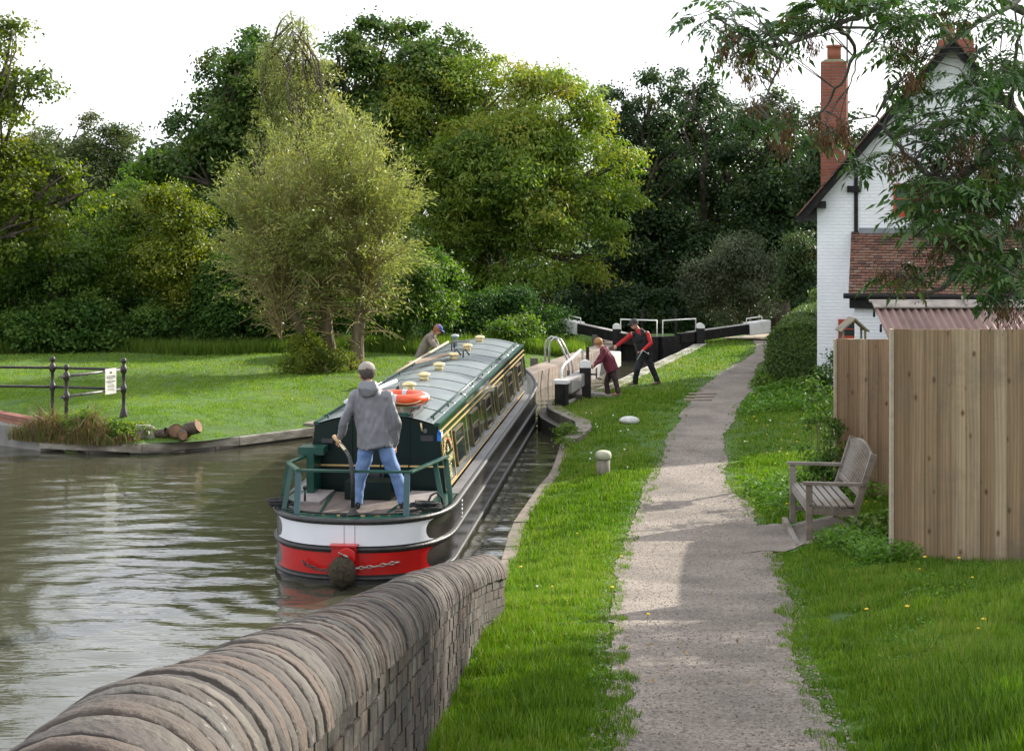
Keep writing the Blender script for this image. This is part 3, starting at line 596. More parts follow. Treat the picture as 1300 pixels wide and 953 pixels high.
# return run between the two panels, hidden side
root = empty('timber_fence', (4.25, 15.55, .8), 0, 'side run of the timber fence turning back behind the nearest panel', 'fence'); mb = MB()
dv3 = (Vector((5.35, 21.25, 0)) - Vector((4.25, 15.55, 0))); L3 = dv3.length; dv3.normalize(); k = 0; x = 0
while x < L3:
    a = dv3 * x; mb.bar(a + Vector((0, 0, 1.15 - .25 * x / L3)), a + dv3 * .14 + Vector((0, 0, 1.15 - .25 * x / L3)), .02, 2.35); x += .137
o = mb.build('boards', M_fence, root); set_tint(o, [.5] * len(o.data.polygons))

# ------------------------------------------------------------------ house
HZ0 = .40
H = empty('cottage', (HC.x, HC.y, HZ0), -HOUSE_A, 'white painted brick cottage with steep tiled gable beside the towpath', 'house')
M_white = brickmat('white_painted_brick', (.84, .845, .87), (.81, .82, .85), (.78, .79, .82), bump=.6, mortar_size=.012, c3=(.92, .92, .92))
M_tiles = tintmat('clay_roof_tiles', [(.09, .052, .040), (.16, .080, .056), (.215, .105, .072), (.19, .135, .10)], rough=.85, bump=.6, bscale=30)
M_black = mat('black_timber', (.009, .009, .010), (.022, .02, .019), scale=8, rough=.6, spec=.2, bump=.3)
M_redbr = brickmat('chimney_brick', (.36, .10, .055), (.27, .075, .045), (.20, .15, .12), bump=.8, mortar_size=.013)
M_red = mat('red_window_paint', (.42, .05, .015), (.33, .04, .015), scale=6, rough=.4)
M_glass = mat('window_glass', (.02, .028, .03), rough=.05, spec=.8)
W_, D_ = 5.7, 8.0; zE = 4.35; zA = 7.75 - .05   # local z from HZ0
apx = W_ / 2
# walls: gable prism with wall parts
mb = MB(); out = [(0, 0, -.3), (W_, 0, -.3), (W_, 0, zE), (apx, 0, zA), (0, 0, zE)]
mb.prism(out, (0, 0, 0), (0, D_, 0)); hw = mb.build('wall', M_white, H)
slope = (zA - zE) / apx
# stepped corner post: black timber strip and slightly proud main gable
mb = MB(); mb.box((.84, -.012, 4.1), (.085, .045, 1.9)); mb.box((.80, -.03, 4.62), (.30, .12, .14)); mb.build('timber_strip', M_black, H)
def tile_roof(name, o0, ux, uy, w_, h_, parent, row=.16, tw=.17, seedt=0, thick=.022):
    """tiled slope: origin o0 at eave, ux along eave, uy up the slope"""
    mb = MB(); tv = []; ux = Vector(ux).normalized(); uy = Vector(uy).normalized(); nn = ux.cross(uy).normalized(); 
    if nn.z < 0: nn = -nn
    nr_ = int(h_ / row); 
    for j in range(nr_ + 1):
        k = -.5 * (j % 2)
        while k * tw < w_:
            x0_ = max(0, k * tw + .004); x1_ = min(w_, (k + 1) * tw - .004); lift = random.uniform(0, .008); sag = .012 * math.sin((k * tw) * 1.1 + j * .2)
            if x1_ - x0_ > .02:
                a = Vector(o0) + ux * x0_ + uy * (j * row) + nn * (.03 + lift + sag); b_ = Vector(o0) + ux * x1_ + uy * (j * row) + nn * (.03 + lift + random.uniform(0, .004) + sag)
                c_ = b_ + uy * (row * 1.12) - nn * .028; d_ = a + uy * (row * 1.12) - nn * .028; dn = nn * thick
                mb.add([a, b_, c_, d_, a - dn, b_ - dn], [(0, 1, 2, 3), (4, 5, 1, 0)]); tv += [random.random()] * 2
            k += 1
    o = mb.build(name, M_tiles, parent, fixn=False); set_tint(o, tv); return o
OV = .28; ovl = .38
for sgn in (-1, 1):
    e = Vector((0 - ovl if sgn < 0 else W_ + ovl, -OV, zE - ovl * slope + .1)); up = Vector((-sgn * 1, 0, slope)).normalized(); Ls = (apx + ovl) * math.hypot(1, slope)
    mb = MB(); nn = Vector((sgn * slope, 0, 1)).normalized()
    pts = [e, e + up * Ls, e + up * Ls - Vector((0, 0, .10)), e - Vector((0, 0, .10))]; mb.prism(pts, (0, 0, 0), (0, D_ + OV, 0)); rf = mb.build('roof', M_black, H)
    ot = tile_roof('roof_tiles', e + nn * .01, (0, 1, 0), up, D_ + OV, Ls + .02, rf)
    mb = MB(); bo = e + Vector((0, -.03, -.05)); mb.bar(bo - up * .03, bo + up * (Ls), .035, .20, up=nn); mb.build('bargeboard', M_black, rf)
    # row of verge tiles seen edge on
    mb = MB(); tv = []; t_ = 0
    while t_ < Ls:
        a = e + up * t_ + nn * .05 + Vector((0, -.07, 0)); mb.bar(a, a + up * .15 - nn * .012, .17, .026, up=nn); tv += [random.random()] * 6; t_ += .118
    ov = mb.build('verge_tiles', M_tiles, rf); set_tint(ov, tv)
mb = MB(); mb.tube([(apx, -OV - .1, zA + .16), (apx, D_, zA + .16)], .11, 10); rt_ = mb.build('ridge_tiles', M_tiles, H); set_tint(rt_, [.5] * len(rt_.data.polygons))
for t_ in (.10, .845, 1.95):   # purlin ends under the verge
    mb = MB(); zz = zE + t_ * slope - .17; mb.box((t_ - .02, -.13, zz - .02), (.24, .26, .15)); mb.build('purlin_end', M_black, H)
# chimneys
def chimney(x, y, wd, dp, ztop, pots, zb=1.0):
    mb = MB(); mb.box((x, y, (ztop + zb) / 2), (wd, dp, ztop - zb)); mb.box((x, y, ztop - .25), (wd + .10, dp + .10, .09)) if len(pots) > 1 else None
    c_ = mb.build('chimney', M_redbr, H, bevel=.008)
    mb = MB(); mb.box((x, y, ztop + .035), (wd - .03, dp - .03, .07), taper=.7); mb.build('chimney_cap', mat('cap_mortar', (.22, .2, .13), (.12, .13, .06), scale=12, rough=.9), c_)
    for px_ in pots: 
        mb = MB(); mb.lathe([(.16, 0), (.165, .2), (.16, .30), (.19, .31), (.19, .36), (.14, .37), (.13, .1)], (x + px_, y, ztop + .05), 16); mb.build('chimney_pot', mat('terracotta_pot', (.34, .12, .07), (.26, .09, .05), scale=8, rough=.8), c_)
    return c_
def hloc(px, d):   # local house coords from pixel column and distance
    v = Vector(((px - CX) * d / F, d)) - HC; return v.dot(HU), v.dot(HN)
cx1, cy1 = hloc(1059, 37.2); chimney(cx1, cy1, .60, .60, 4.45 + (HY - 80) * 37.2 / F - HZ0, [0.0])
cx2, cy2 = hloc(1213, 36.6); chimney(cx2, cy2, .80, .62, 4.45 + (HY - 52) * 36.6 / F - HZ0, [-.18, .18], 6)
mx_, my_ = hloc(1075.5, 37.4); mb = MB(); mb.tube([(mx_, my_, 4.4), (mx_, my_, 10.2)], .022, 8); mb.box((mx_ - .03, my_ - .03, 6.3), (.12, .12, .05)); mb.build('aerial_mast', mat('aerial_metal', (.10, .10, .11), rough=.4, metal=.8), H)
def hwindow(x, z, wd, ht, y=-.02, nx=2):
    mb = MB(); f_ = .065
    for a, b_ in (((x, y, z), (x, y, z + ht)), ((x + wd, y, z), (x + wd, y, z + ht))): mb.bar(a, b_, .07, f_, up=(1, 0, 0))
    mb.box((x + wd / 2, y - .002, z), (wd + f_, .07, f_)); mb.box((x + wd / 2, y - .002, z + ht), (wd + f_, .07, f_))
    for i in range(1, nx): mb.box((x + wd * i / nx, y + .012, z + ht / 2), (.03, .03, ht))
    mb.box((x + wd / 2, y + .012, z + ht / 2), (wd, .028, .025)); w0 = mb.build('window', M_red, H)
    g = MB(); g.box((x + wd / 2, y + .024, z + ht / 2), (wd, .01, ht)); g.build('pane', M_glass, w0)
    s_ = MB(); s_.box((x + wd / 2, y - .03, z - .06), (wd + .16, .13, .05)); s_.build('sill', M_red, w0)
t1, _ = hloc(1136, 34.2); hwindow(t1, 4.45 - (270 - HY) * 34.2 / F - HZ0, .92, .60)
t2, _ = hloc(1066, 34.6); hwindow(t2, 4.45 - (428 - HY) * 34.6 / F - HZ0, .36, .36, nx=1)
mb = MB(); v_ = hloc(1140, 34.2); mb.box((hloc(1156, 34.2)[0], -.01, 6.25), (.09, .03, .12)); mb.build('wall_vent', M_black, H)
# lean-to extension
EX = empty('lean_to_extension', (HC.x + HU.x * .86, HC.y + HU.y * .86, HZ0), -HOUSE_A, 'lean-to extension with brown clay tile roof and black gutter against the cottage', 'extension')
ew = 5.2; zt, zb_ = 3.60, 2.42; dpx = 1.75
mb = MB(); mb.prism([(0, -.03, -.3), (0, -dpx, -.3), (0, -dpx, zb_), (0, -.03, zt - .05)], (0, 0, 0), (ew, 0, 0)); mb.build('wall', M_white, EX)
up = Vector((0, dpx + .15, zt - zb_ + .1)); Ls = up.length; up.normalize()
mb = MB(); e0 = Vector((-.12, -dpx - .15, zb_ - .02)); mb.prism([e0, e0 + up * Ls, e0 + up * Ls - Vector((0, 0, .07)), e0 - Vector((0, 0, .07))], (0, 0, 0), (ew, 0, 0)); rf = mb.build('roof', M_black, EX)
tile_roof('roof_tiles', e0, (1, 0, 0), up, ew, Ls - .08, rf, row=.105, tw=.165)
mb = MB(); mb.box((ew / 2 - .1, -dpx - .10, zb_ - .18), (ew, .06, .26)); mb.build('fascia', M_black, EX)
mb = MB(); mb.tube([(-.22, -dpx - .21, zb_ - .05), (ew, -dpx - .21, zb_ - .05)], .055, 10); mb.build('gutter', M_black, EX)
mb = MB(); mb.box((ew / 2, -.05, zt + .09), (ew - .1, .05, .16)); mb.build('lead_flashing', mat('lead', (.22, .23, .25), (.16, .17, .19), scale=4, rough=.5), EX)
# corrugated shed
SX, SY = 6.98, 30.5; SH = empty('corrugated_shed', (SX, SY, .4), 0, 'low shed roofed with maroon corrugated sheets behind the fence', 'shed')
M_corr = mat('maroon_corrugated_sheet', (.205, .125, .11), (.27, .18, .155), scale=2.5, rough=.75, bump=.3, bscale=40, stretch=(1, .3, 1), c3=(.15, .095, .08))
mb = MB(); wdt = 5.0; ns = 260; vs = []; rows = [(0, 2.34), (-1.9, 1.48)]
for yy_, zz in rows:
    for i in range(ns + 1): x = wdt * i / ns; vs.append((x, yy_, zz + .034 * math.sin(2 * math.pi * x / .146)))
mb.add(vs, [(i, i + 1, ns + 2 + i, ns + 1 + i) for i in range(ns)], True)
mb2 = [(v[0], v[1], v[2] - .012) for v in vs]; mb.add(mb2, [(i, ns + 1 + i, ns + 2 + i, i + 1) for i in range(ns)], True)
mb.build('roof', M_corr, SH, fixn=False)
mb = MB(); mb.box((wdt / 2 - .02, .02, 2.385), (wdt + .06, .16, .035), Matrix.Rotation(.1, 3, 'X')); mb.bar((-.03, -.16, 2.33), (wdt, -.16, 2.33), .26, .03, up=Vector((0, -.41, .91)))
for i in range(1, 3): mb.box((1.75 * i, -.09, 2.39), (.03, .36, .05), Matrix.Rotation(.42, 3, 'X'))
mb.build('ridge_capping', mat('grey_ridge_cap', (.36, .31, .27), (.22, .19, .17), scale=5, rough=.8, bump=.4), SH)
mb = MB(); mb.box((wdt / 2 + .04, -.95, .62), (wdt - .1, 1.75, 1.65)); mb.build('wall', mat('dark_shed_boards', (.06, .045, .035), (.035, .03, .025), scale=6, rough=.8), SH)
for k in range(3): mb = MB(); mb.tube([(-.05, -.35 - .55 * k, 2.10 - .25 * k), (-.05, -.35 - .55 * k, 2.25 - .25 * k)], .022, 6); mb.build('roof_bolt', M_black, SH)
# small timber bird table showing above the farther fence panel
bx, by = (1082 - CX) * 24.5 / F, 24.5; BT = empty('bird_table', (bx, by, G(bx, by)), 0, 'small pale wooden bird table roof poking above the farther fence panel', 'bird table')
Mw = mat('pale_garden_wood', (.26, .22, .15), (.14, .12, .09), scale=10, rough=.8, bump=.4, stretch=(1, 1, .3)); z0 = 4.45 - (432 - HY) * 24.5 / F - G(bx, by)
mb = MB(); mb.tube([(0, 0, -.1), (0, 0, z0)], .045, 8); mb.build('post', Mw, BT)
mb = MB(); mb.box((0, 0, z0), (.38, .34, .03)); mb.build('tray', Mw, BT)
for sx_ in (-1, 1):
    for sy_ in (-1, 1): mb = MB(); mb.bar((sx_ * .17, sy_ * .14, z0), (sx_ * .17, sy_ * .14, z0 + .20), .03, .03); mb.build('corner_post', Mw, BT)
for sx_ in (-1, 1):
    mb = MB(); mb.bar((0, 0, z0 + .35), (sx_ * .22, 0, z0 + .15), .44, .022); mb.build('roof_board', Mw, BT)

# ------------------------------------------------------------------ bench
M_teak = mat('weathered_teak', (.23, .19, .15), (.13, .105, .08), scale=7, rough=.8, bump=.5, bscale=30, stretch=(1, .25, 1), c3=(.26, .235, .21))
B = empty('park_bench', (3.38, 17.9, .705), -.05, 'weathered grey slatted wooden bench facing the towpath in front of the fence', 'bench')
LB = 1.52
for y in (.03, LB - .03):
    mb = MB(); mb.bar((0, y, -.04), (0, y, .67), .07, .06, up=(0, 1, 0)); mb.build('front_leg', M_teak, B, bevel=.004)
    mb = MB(); mb.bar((.52, y, -.04), (.54, y, .46), .07, .06, up=(0, 1, 0)); mb.bar((.54, y, .44), (.73, y, 1.03), .07, .055, up=(0, 1, 0)); mb.build('back_leg', M_teak, B)
    mb = MB(); mb.bar((-.07, y, .695), (.62, y, .685), .085, .035); mb.build('armrest', M_teak, B, bevel=.004)
    mb = MB(); mb.bar((.03, y, .39), (.53, y, .36), .035, .09); mb.bar((.03, y, .14), (.53, y, .14), .03, .05); mb.build('side_rail', M_teak, B)
mb = MB(); mb.bar((0, .06, .39), (0, LB - .06, .39), .035, .08); mb.bar((.53, .06, .36), (.53, LB - .06, .36), .035, .08); mb.build('seat_rail', M_teak, B)
for i in range(6):
    mb = MB(); x = .03 + i * .089; mb.bar((x, 0, .445 - .012 * math.sin(i * .6)), (x, LB, .445 - .012 * math.sin(i * .6)), .068, .024); mb.build('seat_slat', M_teak, B, bevel=.003)
mb = MB(); bk = lambda z: (.54 + (z - .44) * .322)
mb.bar((bk(.56), .05, .56), (bk(.56), LB - .05, .56), .035, .06)
for i in range(15):   # curved top rail
    y0_ = .05 + (LB - .1) * i / 15; y1_ = .05 + (LB - .1) * (i + 1) / 15; f0 = .97 + .07 * math.sin(math.pi * i / 15); f1 = .97 + .07 * math.sin(math.pi * (i + 1) / 15)
    mb.bar((bk(f0), y0_, f0), (bk(f1), y1_, f1), .035, .085)
mb.build('back_rail', M_teak, B)
for i in range(17):
    y = .10 + (LB - .2) * i / 16; top_ = .95 + .07 * math.sin(math.pi * i / 16)
    mb = MB(); mb.bar((bk(.57), y, .57), (bk(top_), y, top_), .014, .045, up=(0, 1, 0)); mb.build('back_slat', M_teak, B)
mb = MB(); mb.box((3.62, 18.55, .71), (.62, 2.2, .045), Matrix.Rotation(-.045, 3, 'Z')); o = mb.build('timber_edging', M_edgew); 
bpy.data.objects.remove(o)
mb = MB(); mb.bar((3.22, 17.65, .70), (3.38, 19.55, .66), .06, .09); tag(mb.build('timber_edging', M_teak), 'timber board edging in the gravel under the bench legs', 'edging')

# ------------------------------------------------------------------ mooring bollards
M_post = mat('grey_post_wood', (.28, .25, .20), (.16, .14, .11), scale=9, rough=.85, bump=.6, stretch=(1, 1, .3)); M_pcap = mat('pale_post_cap', (.50, .49, .38), (.36, .36, .26), scale=9, rough=.8, bump=.4)
def bollard(px, py, r_, h, label, d=None):
    x, y, z = PZ(px, py, .45); z = G(x, y); E = empty('mooring_bollard', (x, y, z), 0, label, 'bollard')
    mb = MB(); mb.lathe([(r_, -.1), (r_ * .97, h * .68)], (0, 0, 0), 18); mb.build('shaft', M_post, E)
    mb = MB(); mb.lathe([(r_ * 1.02, h * .68 + .002), (r_ * 1.16, h * .70), (r_ * 1.18, h * .86), (r_ * 1.0, h * .96), (r_ * .6, h), (.01, h * 1.01)], (0, 0, 0), 20); mb.build('cap', M_pcap, E)
bollard(766, 603, .105, .40, 'short round mooring bollard with pale domed cap on the verge nearest the camera')
mb = MB(); mb.ell((0, 0, 0), (.20, .16, .085), n=16, m=8); o = mb.build('mooring_stone', mat('white_stone', (.62, .62, .58), (.42, .42, .38), scale=9, rough=.8, bump=.4)); o.location = (*PZ(799, 537, .45).xy, G(*PZ(799, 537, .45).xy) + .06); tag(o, 'low rounded white stone in the verge beyond the domed bollard', 'stone')
def sqpost(px, py, wd, h, label, z=.45):
    x, y, _ = PZ(px, py, z); E = MB(); E.box((0, 0, h / 2 - .05), (wd, wd, h + .1)); o = E.build('wooden_post', mat('dark_square_post', (.16, .14, .12), (.09, .08, .07), scale=8, rough=.85, bump=.4), bevel=.01); o.location = (x, y, G(x, y)); tag(o, label, 'post')
sqpost(678, 463, .20, .36, 'short square wooden post on the far bank beside the boat bow')
sqpost(755, 436, .17, .42, 'short square post on the far lock side, farther one left of the gate', .45)
# logs and stone block by the water
M_bark = mat('log_bark', (.11, .085, .06), (.055, .042, .03), scale=12, rough=.95, bump=1.0, bscale=18); M_cut = mat('cut_wood', (.27, .15, .08), (.17, .10, .06), scale=10, rough=.85)
def log(c, ax, L_, r_, label):
    mb = MB(); ax = Vector(ax).normalized(); c = Vector(c); rs = [r_ * random.uniform(.92, 1.06) for _ in range(5)]
    mb.tube([c + ax * (L_ * (i / 4 - .5)) + Vector((random.gauss(0, .01), 0, random.gauss(0, .01))) for i in range(5)], rs, 12, cap=False); o = mb.build('cut_log', M_bark)
    m2 = MB(); e_ = ax.orthogonal().normalized(); f_ = ax.cross(e_)
    for s_ in (-1, 1): m2 = MB(); m2.add([c + ax * (L_ * .502 * s_) + (e_ * math.cos(q) + f_ * math.sin(q)) * r_ * .97 for q in [2 * math.pi * k / 14 for k in range(14)]], [tuple(range(14))]); m2.build('cut_end', M_cut, o, fixn=False); tag(o, label, 'log')
log((-6.10, 29.75, .40), (1, -.25, .45), .42, .13, 'split log leaning with an orange cut face, rightmost of the log pile')
log((-6.38, 29.8, .36), (.3, -1, .15), .36, .13, 'upright dark barky log in the middle of the log pile')
log((-6.18, 29.55, .33), (.25, -1, .05), .30, .09, 'small round log end facing the water in the log pile')
log((-6.62, 29.75, .33), (1, -.3, .1), .28, .09, 'short dark log at the left end of the log pile')
mb = MB(); mb.box((0, 0, 0), (.42, .3, .26), Matrix.Rotation(.3, 3, 'Z') @ Matrix.Rotation(.12, 3, 'Y'), taper=.85); o = mb.build('stone_block', M_conc, bevel=.03); o.location = (-6.95, 29.75, .36); tag(o, 'pale broken stone block beside the log pile at the water edge', 'stone block')
mb = MB(); mb.box((0, 0, 0), (.75, .5, .10), Matrix.Rotation(.12, 3, 'Y')); o = mb.build('concrete_slab', M_conc, bevel=.02); o.location = (1.9, 34.75, .475); 
tag(o, 'flat worn concrete slab under the feet of the woman by the gate', 'slab')
# brick step treads at the side of the path
for k, yy_ in enumerate((33.9, 34.5, 35.1)):
    x = float(pathL(yy_)) + .12; mb = MB(); mb.box((0, 0, 0), (.60, .10, .10)); o = mb.build('step_edge', M_pinkstone); o.location = (x, yy_, G(x, yy_) - .01)
    tag(o, 'worn stone strip set across the left side of the path near the lock', 'stone strip', 'stone strips across the path')
# ------------------------------------------------------------------ lock gates
M_gblack = mat('gate_black_paint', (.009, .009, .010), (.024, .022, .02), scale=6, rough=.55, spec=.22, bump=.3, bscale=25)
M_gwhite = mat('gate_white_paint', (.80, .80, .78), (.66, .65, .62), scale=5, rough=.45, bump=.2, bscale=20)
M_ggrey = mat('faded_beam_paint', (.34, .31, .30), (.24, .22, .21), scale=4, rough=.7, bump=.4, stretch=(1, .3, 1))
def dome_post(parent, x, y, zb, zt, wd, ang):
    mb = MB(); R = Matrix.Rotation(ang, 3, 'Z'); mb.box((x, y, (zb + zt) / 2), (wd, wd * 1.1, zt - zb), R); mb.build('post', M_gblack, parent, bevel=.008)
    mb = MB(); h = wd * .5; prof_ = [Vector((-h, 0, -.02))] + [Vector((h * 1.0 * math.cos(math.pi - math.pi * k / 12), 0, .03 + h * .85 * math.sin(math.pi * k / 12))) for k in range(13)] + [Vector((h, 0, -.02))]
    pts = [R @ (p + Vector((0, -wd * .57, 0))) + Vector((x, y, zt)) for p in prof_]; off = R @ Vector((0, wd * 1.14, 0)); mb.prism(pts, (0, 0, 0), off); mb.build('post_cap', M_gwhite, parent)
def rail(parent, pts, r=.026, m_=None):
    mb = MB(); mb.tube(pts, r, 8); return mb.build('handrail', m_ or M_gwhite, parent)
G1 = empty('lock_gate', (1.45, 34.5, 0), 0, 'open near lock gate with white-ended balance beam and white handrail beside the woman', 'lock gate')
def g1(p): return Vector(p) - Vector((1.45, 34.5, 0))
A_ = Vector((1.13, 33.15, .84)); B_ = Vector((2.47, 38.0, .98)); dd = (B_ - A_); 
mb = MB(); mb.bar(g1(A_), g1(A_ + dd * .80), .27, .27); mb.build('balance_beam', M_ggrey, G1, bevel=.01)
mb = MB(); mb.bar(g1(A_ + dd * .80 + Vector((0, 0, .01))), g1(B_ + Vector((0, 0, .01))), .33, .36); mb.build('beam_end', M_gwhite, G1, bevel=.015)
mb = MB(); mb.bar(g1((1.40, 34.35, .10)), g1((1.06, 33.1, .10)), .16, 1.0); mb.build('gate_leaf', M_gblack, G1)
mb = MB(); mb.bar(g1((1.30, 34.0, .50)), g1((1.09, 33.2, .52)), .24, .06); mb.build('foot_board', M_conc, G1)
x_, y_ = 1.04, 33.0; mb = MB(); mb.box(g1((x_, y_, .45)), (.24, .26, .95), Matrix.Rotation(-.28, 3, 'Z')); mb.box(g1((x_ - .05, y_ - .03, .18)), (.34, .34, .55), Matrix.Rotation(-.28, 3, 'Z')); mb.build('mitre_post', M_gblack, G1, bevel=.01)
mb = MB(); mb.box(g1((x_, y_, .965)), (.30, .31, .085), Matrix.Rotation(-.28, 3, 'Z')); mb.build('post_top', M_gwhite, G1, bevel=.01)
dome_post(G1, *g1((1.60, 34.4, 0)).xy, -.2, 1.15, .25, -.05)
rail(G1, [g1(p) for p in ((1.04, 33.0, .95), (1.04, 33.02, 1.22), (1.10, 33.25, 1.29), (1.50, 34.45, 1.50), (1.55, 34.6, 1.46), (1.56, 34.65, 1.0))], .028)
mb = MB(); mb.box(g1((1.66, 34.62, 1.15)), (.07, .05, .80)); mb.build('paddle_rack', M_gblack, G1)
mb = MB(); mb.tube([g1((1.70, 34.35, .98)), g1((1.86, 34.33, .98))], .02, 8); mb.tube([g1((1.84, 34.33, 1.12)), g1((1.84, 34.33, .90)), g1((1.95, 34.3, .88))], .017, 8); mb.build('windlass', mat('windlass_iron', (.05, .05, .05), rough=.4, metal=.7), G1)
mb = MB(); mb.box(g1((1.36, 33.9, .62)), (.28, .34, .22), Matrix.Rotation(.6, 3, 'X')); mb.build('gate_ironwork', mat('rusty_ironwork', (.22, .19, .17), (.09, .07, .06), scale=14, rough=.8), G1)

def far_gate(px_, y, sx, label):
    """px_: heel post position, sx=-1 left / +1 right"""
    E = empty('lock_gate', (px_, y, 0), 0, label, 'lock gate'); 
    tip = Vector((4.50, 47.9, 0)); o0 = Vector((px_, y, 0)); lf = tip - o0
    mb = MB(); mb.bar(Vector((0, 0, -.5)), lf * .98 + Vector((0, 0, -.5)), .18, 2.5); mb.build('gate_leaf', M_gblack, E)
    bd = Vector((.80, .60, 0) if sx > 0 else (-.5, .866, 0)).normalized(); a = -bd * .9 + Vector((0, 0, .66)); b_ = bd * 3.0 + Vector((0, 0, .88)); dd = b_ - a
    mb = MB(); mb.bar(a, a + dd * .76, .26, .30); mb.build('balance_beam', M_gblack, E, bevel=.01)
    mb = MB(); mb.bar(a + dd * .76, b_, .34, .40); mb.build('beam_end', M_gwhite, E, bevel=.015)
    mb = MB(); mb.bar(a + dd * .1 + Vector((0, 0, .155)), a + dd * .76 + Vector((0, 0, .155)), .22, .02); mb.build('beam_top_strip', M_ggrey, E)
    p0 = b_ - dd.normalized() * .95 + Vector((0, 0, .19)); p1 = b_ - dd.normalized() * .25 + Vector((0, 0, .19)); rail(E, [p0, p0 + Vector((0, 0, .14)), p1 + Vector((0, 0, .14)), p1], .018)
    dome_post(E, 0, -.2, -1, .98, .25, 0)
    l0 = lf * .10 + Vector((0, 0, .6)); l1 = lf * .93 + Vector((0, 0, .6)); hh = Vector((0, 0, .64)); rail(E, [l0, l0 + hh, l1 + hh, l1], .024)
    mb = MB(); mb.box(lf * .6 + Vector((0, .1, 1.1)), (.07, .07, .9)); mb.build('paddle_rack', M_gblack, E)
    return E
far_gate(3.22, 48.6, -1, 'left far lock gate with its white-ended beam pointing to the dark trees')
far_gate(5.82, 48.9, 1, 'right far lock gate with its white-ended beam reaching the paved path')
# ladder rails
E = empty('ladder_rails', (.95, 41.4, .45), 0, 'pale curved tubular ladder handrails on the far lock side', 'handrails')
for k in (0, .42):
    mb = MB(); pts = []
    for (px, py) in ((692, 459), (692, 441), (694, 432), (700, 427), (707, 430), (713, 441), (720, 456), (722, 466), (722, 476)):
        p = PD(px + k * 12, py + k * 2, 41.4 - k); pts.append(p - E.location)
    mb.tube(pts, .028, 8); mb.build('handrail', mat('galvanised_tube', (.55, .55, .54), (.4, .4, .4), rough=.35, metal=.6), E)
mb = MB(); mb.tube([PD(722, 470, 41.2) - E.location, PD(723, 500, 41.2) - E.location], .05, 6); mb.build('ladder', M_darkstone, E)

# ------------------------------------------------------------------ narrowboat
BA = -math.atan(.095); HB = 1.13; LBT = 17.3
BO = empty('narrowboat', (-1.984, 19.0, 0), BA, 'dark green narrowboat with white and red stern band and grey roof heading for the lock', 'boat')
M_hull = mat('hull_black', (.009, .009, .010), (.04, .038, .036), scale=3, rough=.22, bump=.15, bscale=10, lo=.4, hi=.75, coat=.3)
M_hullside = mat('scuffed_hull', (.016, .015, .015), (.065, .055, .05), scale=2.2, rough=.25, bump=.2, bscale=9, stretch=(1, .35, 1), lo=.45, hi=.75)
M_green = mat('boat_green', (.004, .026, .016), (.006, .032, .020), scale=2, rough=.12, coat=.6, bump=.02, bscale=1.3)
M_green2 = mat('rail_green', (.008, .055, .038), (.012, .07, .05), scale=5, rough=.28)
M_bulk = mat('bulkhead_green', (.002, .011, .009), (.004, .015, .012), scale=3, rough=.3, spec=.3)
M_rubb = mat('rubber_black', (.011, .011, .012), (.03, .028, .026), scale=20, rough=.45, bump=.3)
M_bwhite = mat('stern_white', (.80, .81, .86), (.74, .75, .79), scale=2, rough=.28); M_bred = mat('stern_red', (.52, .012, .010), (.42, .010, .010), scale=3, rough=.25)
M_gold = mat('coach_line_gold', (.62, .42, .17), rough=.35); M_brass = mat('cream_brass', (.80, .66, .36), (.62, .48, .22), scale=8, rough=.3, metal=.35)
M_roof = mat('roof_grey', (.15, .18, .185), (.20, .23, .235), scale=1.6, rough=.36, bump=.05, bscale=60, c3=(.13, .15, .165))
M_deck = mat('deck_boards', (.16, .12, .10), (.10, .08, .07), scale=6, rough=.7, bump=.4, stretch=(1, .3, 1))
M_gun = mat('gunwale_grey', (.20, .19, .20), (.11, .105, .11), scale=5, rough=.4, stretch=(1, .3, 1))
def hw(y):
    if y < 1.45: t = (1.45 - y) / 1.45; return HB * (1 - t ** 2.5) ** (1 / 2.5)
    if y > 14.2: t = (y - 14.2) / (LBT - 14.2); return HB * max(0.02, 1 - t ** 2.1)
    return HB
ysr = [1.45 * (1 - math.cos(math.pi / 2 * k / 14)) for k in range(15)] + list(np.arange(2, 14.2, .6)) + [14.2 + (LBT - 14.2) * k / 12 for k in range(13)]
right = [(hw(y), y) for y in ysr]; loopxy = right + [(-x, y) for x, y in reversed(right) if x > .021]
# dense stern outline by arc
def sheer(y): return .76 + (.50 * ((y - 12.5) / 4.8) ** 2 if y > 12.5 else 0)
def hullring(z, k=1.0): return [(x * k, y, z) for x, y in loopxy]
mb = MB(); n_ = len(loopxy); vs = []; zs = [-.35, 0, .12, .42, None]
for z in zs:
    for x, y in loopxy: vs.append((x, y, sheer(y) if z is None else z))
fs = [(j * n_ + i, j * n_ + (i + 1) % n_, (j + 1) * n_ + (i + 1) % n_, (j + 1) * n_ + i) for j in range(len(zs) - 1) for i in range(n_)]
mb.add(vs, fs, True); mb.add([(x, y, sheer(y)) for x, y in loopxy], [tuple(range(n_))])
mb.build('hull', M_hullside, BO)
def strake(z0, r_, y_end=None, name='rubbing_strake', m_=M_rubb, so=0.0):
    ring = [(x, y) for x, y in right if y_end is None or y <= y_end]
    pts = [(-x, y) for x, y in reversed(ring)] + ring[1:] if ring[0][0] < .03 else ring
    mb = MB(); P3 = [(x * (1 + so / HB), y - (so if abs(x) < .6 else 0) * 0, (z0 if z0 is not None else sheer(y) - .005)) for x, y in pts]; mb.tube(P3, [(r_, r_ * 1.3)] * len(P3), 8, side=(0, 0, 1)); return mb.build(name, m_, BO)
right_d = [(hw(1.45 * (1 - math.cos(math.pi / 2 * k / 30))), 1.45 * (1 - math.cos(math.pi / 2 * k / 30))) for k in range(31)]
strake(None, .035, 16.9, 'gunwale_rim', M_rubb); strake(.42, .030, 15.5); strake(.07, .028, 15.2)
